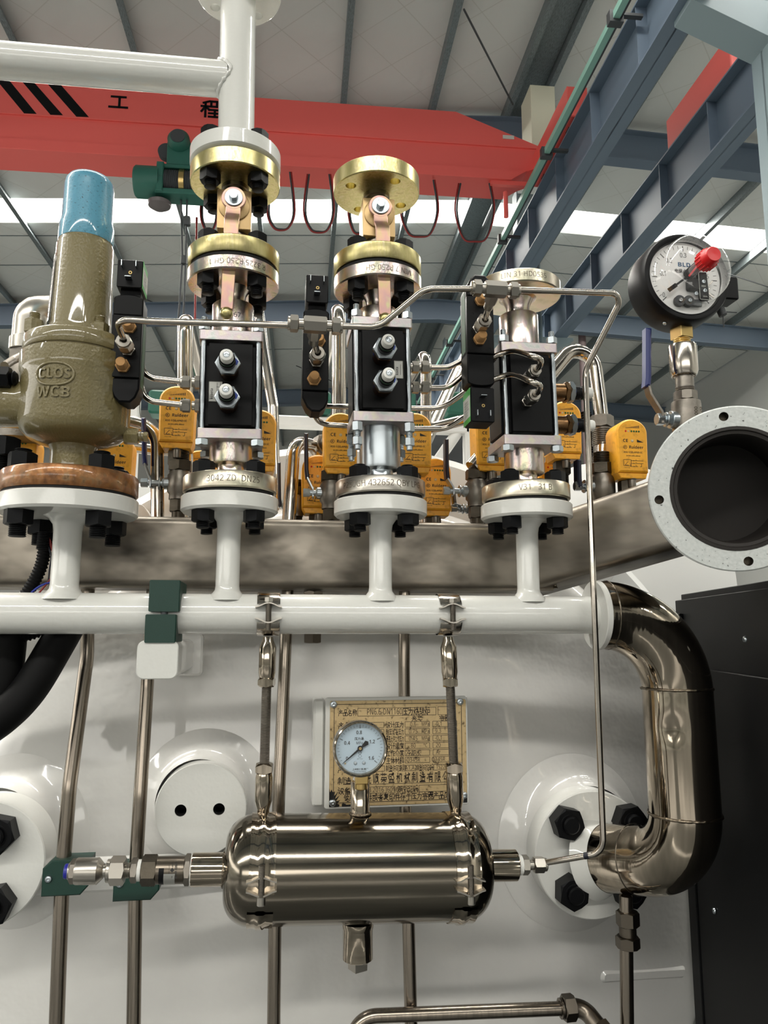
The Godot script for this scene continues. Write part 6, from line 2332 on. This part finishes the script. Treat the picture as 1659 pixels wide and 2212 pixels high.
func ears(t: Node3D, up: Vector3, lo: Vector3, hw: float, out: float, tail: float, head_up: bool):
	# two flared ears drawn together by a screw
	for p in [up, lo]:
		var b := mb(t)
		var s: float = 1.0 if p == up else -1.0
		var pts := []
		for i in 9:
			var u := lerpf(-1.15, 1.15, i / 8.0)
			pts.append(Vector2(u * hw, (0.0015 - 0.0022 * cos(u * 2.6)) * -s * 1.2))
		# ribbon outline lies in (x, y); push it along z
		var l := PackedVector2Array()
		var rr := PackedVector2Array()
		for q in pts:
			l.append(q + Vector2(0, 0.0008))
			rr.append(q - Vector2(0, 0.0008))
		rr.reverse()
		l.append_array(rr)
		b.ext(l, 0.0115, mv(p.x, p.y, p.z - 0.003), 0.0)
		part(t, "ear", b, M.brushed)
	var b2 := mb(t)
	var z := up.z + out
	var x := (up.x + lo.x) / 2
	b2.thread(0.0036, lo.y - (tail if head_up else 0.002), up.y + (0.002 if head_up else tail), 0.0011, mv(x, 0, z))
	part(t, "screw", b2, M.cast_steel)
	b2 = mb(t)
	if head_up:
		b2.hex(0.0095, up.y + 0.0015, up.y + 0.0075, mv(x, 0, z))
	else:
		b2.cyl(0.0048, lo.y - 0.0105, lo.y - 0.001, mv(x, 0, z), 16)
	part(t, "screw_head", b2, M.brushed)

func gauge(g: Vector3):
	var z := 0.026
	var c := U(779, 1618, z)
	var t := thing("pressure_gauge", "small round pressure gauge with pale blue dial standing on the tank", "gauge", Transform3D(Basis(), c))
	var X := ax(Vector3.BACK)
	var R := 0.0330
	var b := MB.new()
	b.lathe([Vector2(0, -0.026), Vector2(R * 0.93, -0.026), Vector2(R * 0.955, -0.024), Vector2(R * 0.955, -0.006), Vector2(R * 0.97, -0.006)], 64, X)
	part(t, "case", b, M.steel)
	b = MB.new()
	b.lathe([Vector2(R * 0.955, -0.008), Vector2(R * 0.99, -0.007), Vector2(R, -0.005), Vector2(R, -0.001), Vector2(R * 0.985, 0.001), Vector2(R * 0.945, 0.0018), Vector2(R * 0.91, 0.001), Vector2(R * 0.885, -0.002), Vector2(R * 0.88, -0.0065)], 72, X)
	part(t, "bezel", b, M.steel_polish)
	b = MB.new()
	b.cyl(R * 0.9, -0.0085, -0.007, X, 64, 0.0)
	part(t, "dial", b, M.dial)
	b = MB.new()
	var zz := -0.00685
	for i in 33:
		var a := deg_to_rad(220.0 - 260.0 * i / 32.0)
		var big := i % 8 == 0
		var d := Vector2(cos(a), sin(a))
		var r1 := R * 0.84
		var r0 := R * (0.70 if big else (0.75 if i % 2 == 0 else 0.77))
		var s := d.orthogonal() * (0.00045 if big else 0.0002)
		b.ext(PackedVector2Array([d * r0 - s, d * r1 - s * 0.5, d * r1 + s * 0.5, d * r0 + s]), 0.00005, mv(0, 0, zz))
	for q in [["0", -0.0155, -0.0118], ["0.4", -0.0155, 0.0062], ["0.8", -0.0010, 0.0182], ["1.2", 0.0148, 0.0072], ["1.6", 0.0138, -0.0120]]:
		put_text(b, q[0], 0.0058, mv(q[1], q[2], zz + 0.0001), 0.1, 0, 0.9, true)
	put_text(b, "压力表", 0.0037, mv(-0.0008, 0.0112, zz + 0.0001), 0.11, 0, 1.0)
	put_text(b, "MPa", 0.0045, mv(-0.0006, 0.0060, zz + 0.0001), 0.1, 0, 0.95)
	put_text(b, "上海仪川仪表厂", 0.0024, mv(0.0005, -0.0243, zz + 0.0001), 0.11, 0, 1.12)
	put_text(b, "No.0120228609", 0.0021, mv(0, -0.0272, zz + 0.0001), 0.1, 0, 1.0)
	put_text(b, "2.5", 0.0024, mv(0, -0.0055, zz + 0.0001), 0.1)
	put_text(b, "JB/T 1926", 0.0016, mv(0, -0.0125, zz + 0.0001), 0.1)
	b.lathe([Vector2(0.0019, 0), Vector2(0.0019, 0.0001), Vector2(0.0016, 0.0001)], 20, ax(Vector3.BACK, Vector3(0, -0.0054, zz)))
	b.lathe([Vector2(0.0019, 0), Vector2(0.0019, 0.0001), Vector2(0.0016, 0.0001)], 20, ax(Vector3.BACK, Vector3(0, -0.0092, zz)))
	part(t, "scale", b, M.print_grey)
	b = MB.new()
	var a2 := deg_to_rad(219.0)
	var P := Transform3D(Basis(Vector3.BACK, a2), Vector3(0, 0, -0.0048))
	b.ext(PackedVector2Array([Vector2(-0.0105, -0.0030), Vector2(-0.0125, 0), Vector2(-0.0105, 0.0030), Vector2(-0.0035, 0.0013), Vector2(0, 0.0014), Vector2(0.026, 0.0002), Vector2(0.026, -0.0002), Vector2(0, -0.0014), Vector2(-0.0035, -0.0013)]), 0.0006, P)
	b.cyl(0.0033, 0, 0.0012, P * ax(Vector3.BACK), 24, 0.0002)
	part(t, "pointer", b, M.black)
	b = MB.new()
	b.cyl(0.0018, 0.001, 0.0018, P * ax(Vector3.BACK), 20, 0.0002)
	part(t, "hub", b, M.brass)
	for x in [-0.0055, 0.0048]:
		part(t, "screw", screw_mesh(0.0022), M.zinc, Transform3D(Basis(Vector3.RIGHT, PI / 2), Vector3(x, -0.0172, -0.007)))
	b = MB.new()
	b.cyl(0.0009, 0, 0.002, ax(Vector3.BACK, Vector3(-0.0178, -0.0172, -0.007)), 10, 0.0001)
	part(t, "stop_pin", b, M.brass)
	b = MB.new()
	b.lathe([Vector2(0, -0.0012), Vector2(R * 0.9, -0.0012)], 48, X)
	part(t, "glass", b, M.glass)
	b = mb(t)
	b.box(Vector3(0.0155, 0.016, 0.0155), mv(g.x, c.y - R - 0.0015, 0.010), 0.001)
	b.cyl(0.0078, g.y + 0.030, c.y - R, mv(g.x, 0, 0.008), 20)
	part(t, "stem", b, M.brass)
	b = mb(t)
	b.lathe([Vector2(0.0078, g.y + 0.0385), Vector2(0.0092, g.y + 0.0395), Vector2(0.0082, g.y + 0.043), Vector2(0.006, g.y + 0.044)], 24, mv(g.x, 0, 0))
	part(t, "sealing_tape", b, M.ptfe)

# ---- polished pipe at the right, small pipes at the bottom, cabinet
func build_right_pipe():
	var r := 0.0447
	var xa := 0.4335
	var vtx := U(1457, 1490, 0.0).x + 0.003
	var low := U(1480, 1862, 0.0).y
	var boss := U(1292, 1852, VZ + 0.04)
	var t := thing("polished_pipe", "large mirror polished pipe bending from the header's end down into the dome", "pipe", Transform3D(Basis(), Vector3(vtx, HY, 0)))
	var b := mb(t)
	var c1 := Vector3(vtx, HY, 0)
	var c2 := Vector3(vtx + 0.002, low, 0.0)
	var e := (boss - c2).normalized()
	var end := boss - e * 0.0
	var dent := [U(1447, 1578, 0.045), 0.014, 0.16]
	var p := fil([Vector3(xa, HY, 0), c1, c2, end], [0.1005, 0.072], 22)
	# finer points along the dented stretch
	var q := PackedVector3Array()
	for i in p.size() - 1:
		var n := int(maxf(1.0, p[i].distance_to(p[i + 1]) / 0.005))
		for j in n:
			q.append(p[i].lerp(p[i + 1], float(j) / n))
	q.append(p[p.size() - 1])
	b.sweep(q, r, 72, [], false, false, dent)
	part(t, "pipe", b, M.steel_polish)
	var y1 := U(1460, 1492, 0.04).y
	var y2 := U(1475, 1776, 0.04).y
	bead(t, Vector3(vtx, y1, 0), Vector3.UP, r, 0.0022, M.weld)
	bead(t, Vector3(vtx + 0.0015, y2, 0), Vector3.UP, r, 0.0024, M.weld)
	bead(t, Vector3(xa + 0.010, HY, 0), Vector3.RIGHT, r, 0.0012, M.steel_dark)
	bead(t, c2 + e * 0.078, e, r, 0.0010, M.steel_dark)
	b = mb(t)
	b.lathe([Vector2(0.056, -0.004), Vector2(0.052, 0.004), Vector2(0.047, 0.012), Vector2(0.0452, 0.018)], 48, ax(-e, boss))
	part(t, "weld_collar", b, M.white)
	# branch tube with couplings going down
	var k := thing("drain_tube", "stainless tube with dark couplings hanging under the polished pipe", "tube")
	var s := U(1352, 1935, -0.06)
	b = mb(k)
	b.sweep(PackedVector3Array([s, U(1356, 2340, -0.06)]), 0.0088, 20)
	part(k, "tube", b, M.steel_tube)
	for v in [[1968, 2000, 0.0265, false], [2000, 2022, 0.0225, true], [2022, 2048, 0.0275, false]]:
		b = mb(k)
		var y0 := U(1355, v[1], -0.06).y
		var yy := U(1355, v[0], -0.06).y
		var x := U(1356, (v[0] + v[1]) / 2.0, -0.06)
		if v[3]:
			b.cyl(v[2] / 2, y0, yy, mv(x.x, 0, -0.06))
		else:
			b.hex(v[2], y0, yy, mv(x.x, 0, -0.06))
		part(k, "coupling", b, M.steel_dark)
	# pipe along the bottom
	k = thing("bottom_pipe", "stainless pipe with elbow fitting running level along the bottom edge", "pipe")
	b = mb(k)
	b.sweep(fil([U(752, 2300, -0.085), U(768, 2196, -0.085), U(1225, 2178, -0.085)], 0.03, 10), 0.0086, 20)
	part(k, "tube", b, M.steel_tube)
	b = mb(k)
	var f0 := U(1216, 2178, -0.085)
	b.hex(0.0285, 0, 0.016, ax(Vector3(1, 0.02, 0), f0))
	b.lathe([Vector2(0.008, 0), Vector2(0.0125, -0.001), Vector2(0.0125, -0.004), Vector2(0.009, -0.004)], 20, ax(Vector3(1, 0.02, 0), f0))
	part(k, "nut", b, M.steel_dark)
	b = mb(k)
	var f1 := U(1262, 2178, -0.085)
	var f2 := U(1318, 2250, -0.05)
	b.sweep(fil([f0 + Vector3(0.014, 0, 0), f1, f2], 0.02, 8), 0.0112, 18)
	part(k, "elbow", b, M.steel_dark)
	b = mb(k)
	b.hex(0.027, 0.026, 0.040, ax(f2 - f1, f1))
	part(k, "nut", b, M.steel_dark)
	b = mb(k)
	b.sweep(PackedVector3Array([f1.lerp(f2, 0.5), f2 + (f2 - f1)]), 0.0088, 18)
	part(k, "tube", b, M.steel_tube)
	# black cabinet
	var a := UD(1462, 1297, 1.27)
	var g := UD(1659, 1262, 0.90)
	g.y = a.y
	var along := (g - a)
	along.y = 0
	var dir := along.normalized()
	var nn := dir.cross(Vector3.UP).normalized()
	if nn.dot(CP - a) < 0:
		nn = -nn
	var cab := thing("black_cabinet", "matt black sheet metal cabinet at the right edge", "cabinet", az(nn, a + dir * 0.25))
	var H := a.y
	b = MB.new()
	var wd := 0.52
	var sx := signf((cab.transform.basis.x).dot(dir))
	b.box(Vector3(wd, H, 0.02), mv(0, -H / 2, -0.010), 0.001)
	part(cab, "side_panel", b, M.cabinet)
	b = MB.new()
	b.box(Vector3(0.02, H, 0.6), mv(-sx * wd / 2, -H / 2, -0.31), 0.001)
	b.box(Vector3(wd, 0.02, 0.6), mv(0, -0.0, -0.31), 0.001)
	part(cab, "shell", b, M.cabinet)
	b = MB.new()
	b.box(Vector3(0.040, H * 0.985, 0.006), mv(-sx * (wd / 2 - 0.02), -H / 2 - 0.01, 0.003), 0.001)
	part(cab, "edge_strip", b, M.cabinet)
	b = MB.new()
	b.box(Vector3(wd - 0.045, H - 0.105, 0.004), mv(sx * 0.0225, -H / 2 - 0.052, 0.002), 0.001)
	part(cab, "lower_panel", b, M.cabinet)
	for sc in [[1620, 1381], [1552, 1968]]:
		var rd := ray(sc[0], sc[1])
		var tt := (a - CP).dot(nn) / rd.dot(nn)
		var hit := CP + rd * tt + nn * 0.005
		part(cab, "screw", screw_mesh(0.0042), M.zinc, cab.transform.affine_inverse() * ax(nn, hit))

# ---- contact pressure gauge, upper right
func build_gauge_contact():
	var z := 0.0
	var c := U(1481, 600, z + 0.012)
	var t := thing("contact_gauge", "large black contact gauge with clear dome and red knob, upper right", "gauge", Transform3D(Basis(), c))
	var X := ax(Vector3.BACK)
	var b := MB.new()
	b.lathe([Vector2(0, -0.052), Vector2(0.055, -0.052), Vector2(0.0655, -0.046), Vector2(0.0675, -0.040), Vector2(0.0675, -0.010), Vector2(0.0660, 0.0005), Vector2(0.0640, 0.004), Vector2(0.0585, 0.0045), Vector2(0.0560, 0.003), Vector2(0.0545, -0.004)], 72, X)
	part(t, "case", b, M.black)
	b = MB.new()
	b.cyl(0.0550, -0.005, -0.003, X, 64, 0.0)
	part(t, "dial", b, M.dial_white)
	b = MB.new()
	var zz := -0.0028
	for i in 31:
		var a := deg_to_rad(225.0 - 270.0 * i / 30.0)
		var big := i % 5 == 0
		var d := Vector2(cos(a), sin(a))
		var s := d.orthogonal() * (0.0006 if big else 0.0003)
		b.ext(PackedVector2Array([d * (0.042 if big else 0.045) - s, d * 0.050 - s, d * 0.050 + s, d * (0.042 if big else 0.045) + s]), 0.0001, mv(0, 0, zz))
	for q in [["0", -0.0335, -0.0270], ["0.1", -0.0330, 0.0055], ["0.2", -0.0225, 0.026], ["0.3", 0.0, 0.0355], ["0.4", 0.0225, 0.026], ["0.5", 0.0330, 0.0055], ["0.6", 0.0335, -0.027]]:
		put_text(b, q[0], 0.0098, mv(q[1], q[2], zz + 0.0002), 0.1, 0, 0.78)
	put_text(b, "电接点压力表", 0.0062, mv(0.0035, 0.0115, zz + 0.0002), 0.1, 0, 0.95)
	part(t, "scale", b, M.print_grey)
	b = MB.new()
	put_text(b, "BLD", 0.0088, mv(0.0005, 0.0210, zz + 0.0002), 0.1, 0, 1.25, true)
	part(t, "maker_mark", b, std(Color(0.10, 0.30, 0.45), 0.5))
	# contact block, bridge and hands
	b = MB.new()
	b.rbox(Vector3(0.014, 0.042, 0.006), 0.0015, Transform3D(Basis(Vector3.BACK, 0.06), Vector3(0.023, -0.014, 0.004)), 0.0008)
	b.rbox(Vector3(0.016, 0.016, 0.010), 0.003, Transform3D(Basis(), Vector3(0.008, -0.012, 0.003)), 0.0008)
	b.rbox(Vector3(0.030, 0.015, 0.008), 0.006, Transform3D(Basis(Vector3.BACK, 0.72), Vector3(0.010, 0.010, 0.004)), 0.0008)
	part(t, "contact_block", b, M.black)
	b = MB.new()
	put_text(b, "380V", 0.0032, mv(0.0225, -0.0145, 0.0072), 0.1)
	put_text(b, "30VA", 0.0032, mv(0.0240, -0.0300, 0.0072), 0.1)
	for s in [[0.0160, -0.014, 0.0006, 0.040], [0.0300, -0.014, 0.0006, 0.040], [0.0235, -0.0345, 0.014, 0.0006]]:
		b.box(Vector3(s[2], s[3], 0.0002), mv(s[0], s[1], 0.0072), 0.0)
	part(t, "block_print", b, M.label_white)
	for q in [[0.0225, -0.008, 0.007], [0.0235, -0.0215, 0.007], [0.0105, -0.0265, 0.006], [-0.0125, -0.0365, 0.004], [0.0010, -0.0365, 0.005]]:
		part(t, "screw", screw_mesh(0.0032), M.zinc, Transform3D(Basis(Vector3.RIGHT, PI / 2), Vector3(q[0], q[1], q[2])))
	b = MB.new()
	b.cyl(0.008, -0.002, 0.004, ax(Vector3.BACK, Vector3(-0.0125, -0.0365, 0)), 20)
	b.cyl(0.008, -0.002, 0.005, ax(Vector3.BACK, Vector3(0.001, -0.0365, 0)), 20)
	b.box(Vector3(0.018, 0.01, 0.004), mv(0.012, -0.038, 0.001))
	part(t, "terminal_block", b, M.grey_dark)
	b = MB.new()
	var PX := Transform3D(Basis(Vector3.BACK, deg_to_rad(217.0)), Vector3(0.001, 0.0, 0.006))
	b.box(Vector3(0.016, 0.006, 0.001), PX * mv(0.032, 0, 0), 0.0002)
	b.box(Vector3(0.026, 0.0030, 0.001), PX * mv(0.012, 0, 0), 0.0002)
	part(t, "pointer", b, M.black)
	b = MB.new()
	b.box(Vector3(0.020, 0.0028, 0.0012), Transform3D(Basis(Vector3.BACK, deg_to_rad(230.0)), Vector3(0.002, 0.002, 0.016)), 0.0004)
	part(t, "setting_hand", b, M.red_knob)
	b = MB.new()
	for s in [[0.0335, -0.010, 0.8, 0.020], [0.0335, -0.023, -0.7, 0.018], [0.0315, -0.018, 0.75, 0.012]]:
		b.box(Vector3(s[3], 0.0018, 0.001), Transform3D(Basis(Vector3.BACK, s[2]), Vector3(s[0], s[1], 0.002)), 0.0002)
	part(t, "bracket", b, M.brushed)
	# clear dome and knob
	b = MB.new()
	b.lathe([Vector2(0.0540, 0.004), Vector2(0.0515, 0.006), Vector2(0.0500, 0.024), Vector2(0.0488, 0.034), Vector2(0.045, 0.0395), Vector2(0.036, 0.0425), Vector2(0, 0.044)], 72, X, 0, TAU, 0.6)
	part(t, "clear_dome", b, M.clear)
	b = MB.new()
	b.cyl(0.0075, 0.020, 0.046, X, 20)
	part(t, "knob_stem", b, M.clear)
	b = MB.new()
	var prof := [Vector2(0, 0.046), Vector2(0.0125, 0.046), Vector2(0.0138, 0.048), Vector2(0.0138, 0.060), Vector2(0.0118, 0.063), Vector2(0.0112, 0.070), Vector2(0.0098, 0.072), Vector2(0, 0.0715)]
	b.lathe(prof, 28, X)
	for i in 18:
		var a := TAU * i / 18
		b.cyl(0.0012, 0.0475, 0.0605, mv(0, 0, 0) * X * mv(sin(a) * 0.0136, 0, cos(a) * 0.0136), 6, 0.0003)
	part(t, "red_knob", b, M.red_knob)
	# junction box at the side
	b = MB.new()
	b.rbox(Vector3(0.030, 0.036, 0.030), 0.004, mv(0.072, -0.006, -0.022), 0.002)
	part(t, "junction_box", b, M.black)
	b = MB.new()
	b.cyl(0.006, 0, 0.012, ax(Vector3(0.3, -1, 0.1), Vector3(0.060, -0.036, -0.015)), 18)
	b.cyl(0.0008, 0.0, 0.02, ax(Vector3(1, 0, 0), Vector3(0.064, -0.042, -0.012)), 6, 0.0)
	b.cyl(0.0008, 0.0, 0.02, ax(Vector3(0, -1, 0), Vector3(0.062, -0.046, -0.012)), 6, 0.0)
	part(t, "cable_gland", b, M.grey_dark)
	for a in [2.75, 0.4, 4.4]:
		part(t, "screw", screw_mesh(0.0030), M.zinc, ax(Vector3(sin(a) * -1, cos(a), 0), Vector3(sin(a) * -0.0675, cos(a) * 0.0675, -0.018)))
	b = MB.new()
	var Xi := t.transform.affine_inverse()
	var gy := func(py: float) -> float: return (Xi * U(1475, py, -0.012)).y
	var sx: float = (Xi * U(1472, 720, -0.012)).x
	b.box(Vector3(0.0225, gy.call(700) - gy.call(733), 0.0225), Transform3D(Basis(Vector3.UP, 0.25), Vector3(sx, (gy.call(700) + gy.call(733)) / 2, -0.024)), 0.001)
	b.thread(0.0118, gy.call(748), gy.call(732), 0.003, mv(sx, 0, -0.024), 20)
	part(t, "brass_stem", b, M.brass)
	# adaptor and ball valve below
	var v := thing("gauge_valve", "stainless ball valve with blue lever under the large contact gauge", "valve", Transform3D(Basis(), c + Vector3(sx, 0, -0.024)))
	b = MB.new()
	b.lathe([Vector2(0.010, gy.call(745)), Vector2(0.0188, gy.call(747)), Vector2(0.0198, gy.call(751)), Vector2(0.0198, gy.call(803)), Vector2(0.0175, gy.call(812)), Vector2(0.0125, gy.call(815))], 40)
	part(v, "adaptor", b, M.steel)
	bead(v, v.transform * Vector3(0, gy.call(812), 0), Vector3.UP, 0.0145, 0.0022, M.weld)
	b = MB.new()
	b.lathe([Vector2(0.0128, gy.call(815)), Vector2(0.0128, gy.call(838))], 32)
	b.thread(0.0132, gy.call(848), gy.call(838), 0.002, Transform3D(), 20)
	part(v, "nipple", b, M.cast_steel)
	b = MB.new()
	b.hex(0.0315, gy.call(866), gy.call(847), Transform3D(), true, true, 8)
	part(v, "end_hexagon", b, M.cast_steel)
	b = MB.new()
	b.lathe([Vector2(0.016, gy.call(866)), Vector2(0.0200, gy.call(869)), Vector2(0.0205, gy.call(880)), Vector2(0.0205, gy.call(940)), Vector2(0.016, gy.call(946)), Vector2(0.016, gy.call(1010))], 40)
	part(v, "body", b, M.cast_steel)
	b = MB.new()
	put_text(b, "1000", 0.0075, mv(0.003, gy.call(898), 0.0) * Transform3D(Basis(Vector3.BACK, PI / 2), Vector3.ZERO) * mv(0, 0, 0.0205), 0.1, 0, 1.0, true)
	put_text(b, "WOG", 0.0075, mv(0.011, gy.call(898), 0.0) * Transform3D(Basis(Vector3.BACK, PI / 2), Vector3.ZERO) * mv(0, 0, 0.0178), 0.1, 0, 1.0, true)
	part(v, "raised_mark", b, M.cast_dark)
	b = MB.new()
	var sy: float = gy.call(908)
	var LX := ax(Vector3.LEFT, Vector3(0, sy, 0))
	b.cyl(0.0125, 0.016, 0.026, LX)
	b.hex(0.0135, 0.024, 0.030, LX)
	b.cyl(0.0105, 0.031, 0.033, LX)
	b.cyl(0.0048, 0.02, 0.045, LX, 12)
	b.hex(0.0155, 0.036, 0.046, LX)
	part(v, "stem", b, M.zinc)
	b = MB.new()
	var RB := Transform3D(Basis(Vector3(0, 0, 1), Vector3(0, 1, 0), Vector3(-1, 0, 0)), Vector3.ZERO).affine_inverse()
	var vi := v.transform.affine_inverse()
	var lp := func(px: float, py: float) -> Vector2:
		var w: Vector3 = vi * U(px, py, -0.012)
		return Vector2(w.x, w.y)
	b.ribbon([lp.call(1427, 916), lp.call(1427, 893), lp.call(1402, 853), lp.call(1398, 836), lp.call(1397, 826)], 0.0035, 0.014, RB)
	part(v, "lever", b, M.cast_steel)
	b = MB.new()
	b.ribbon([lp.call(1395, 838), lp.call(1397, 818), lp.call(1397, 712)], 0.0085, 0.017, RB, 0.003)
	part(v, "grip", b, M.blue_grip)

# ---- hoses and wires at the left edge
func build_left_hoses():
	var b := MB.new()
	b.sweep(smooth_path([U(175, 1300, -0.06), U(118, 1400, -0.05), U(62, 1490, -0.04), U(0, 1552, -0.03), U(-90, 1610, -0.02)], 8), 0.0215, 24)
	single("black_hose", b, M.rubber, "thick black hose slanting down to the left edge under the header", "hose")
	b = MB.new()
	b.sweep(smooth_path([U(20, 1330, -0.05), U(12, 1420, -0.05), U(0, 1490, -0.05), U(-50, 1600, -0.05)], 8), 0.0225, 24)
	single("black_hose", b, M.rubber, "thick black hose hanging straight down in the left corner under the header", "hose")
	b = MB.new()
	corrugated(b, smooth_path([U(-40, 1362, -0.045), U(20, 1372, -0.045), U(80, 1360, -0.05), U(130, 1320, -0.06)], 20), 0.0105)
	single("corrugated_hose", b, M.rubber, "black corrugated conduit lying under the header at the left edge", "hose")
	b = MB.new()
	corrugated(b, smooth_path([U(99, 1150, -0.035), U(97, 1178, -0.035), U(88, 1225, -0.035), U(62, 1275, -0.035), U(20, 1330, -0.035)], 20), 0.0082)
	var h := thing("corrugated_conduit", "black corrugated conduit curving down behind the safety valve's branch", "hose")
	part(h, "conduit", b, M.rubber)
	b = MB.new()
	b.thread(0.0098, -0.016, 0.006, 0.002, ax(Vector3(0.02, 1, 0), U(98, 1160, -0.035)), 18)
	part(h, "end_fitting", b, M.black)
	var wires := [
		[[[102, 1150], [112, 1180], [118, 1212], [120, 1250]], M.wire_red, 0.0011, "red wire nearest the safety valve's branch"],
		[[[100, 1155], [108, 1175], [115, 1195], [121, 1202]], M.wire_red, 0.0010, "second red wire beside the black conduit"],
		[[[100, 1165], [110, 1200], [107, 1230], [104, 1260]], M.wire_navy, 0.0010, "dark blue wire hanging straight beside the conduit"],
		[[[101, 1170], [112, 1205], [118, 1225], [120, 1240]], M.wire_navy, 0.0010, "dark blue wire bending behind the branch"],
		[[[120, 1235], [100, 1262], [80, 1285], [60, 1300]], M.wire_red, 0.0011, "red wire slanting down to the header"],
		[[[125, 1255], [95, 1262], [70, 1278], [55, 1300]], M.wire_blue, 0.0014, "bright blue wire lying across to the header"],
	]
	for w in wires:
		b = MB.new()
		var pts := []
		for p in w[0]:
			pts.append(U(p[0], p[1], -0.03))
		b.sweep(smooth_path(pts, 6), w[2], 8)
		single("wire", b, w[1], w[3], "wire")
	# bolts of a valve just outside the left edge
	var bo := thing("flange_bolt", "black bolt end poking in at the left edge beside the olive side outlet", "bolt")
	b = mb(bo)
	b.hex(0.024, -0.05, 0.0, ax(Vector3.RIGHT, U(24, 817, 0.03)))
	part(bo, "nut", b, M.bolt)
	b = mb(bo)
	b.cyl(0.009, 0.0, 0.007, ax(Vector3.RIGHT, U(24, 817, 0.03)), 20, 0.003)
	part(bo, "shank", b, M.bolt)
	bo = thing("flange_bolt", "black nut with threaded end at the left edge above the brown flange", "bolt")
	var bp := U(8, 975, 0.02)
	b = mb(bo)
	b.hex(0.034, -0.008, 0.016, Transform3D(Basis(Vector3.UP, 0.4), bp))
	part(bo, "nut", b, M.bolt)
	b = mb(bo)
	b.thread(0.0095, -0.027, -0.008, 0.0022, Transform3D(Basis(), bp))
	part(bo, "screw_end", b, M.bolt)
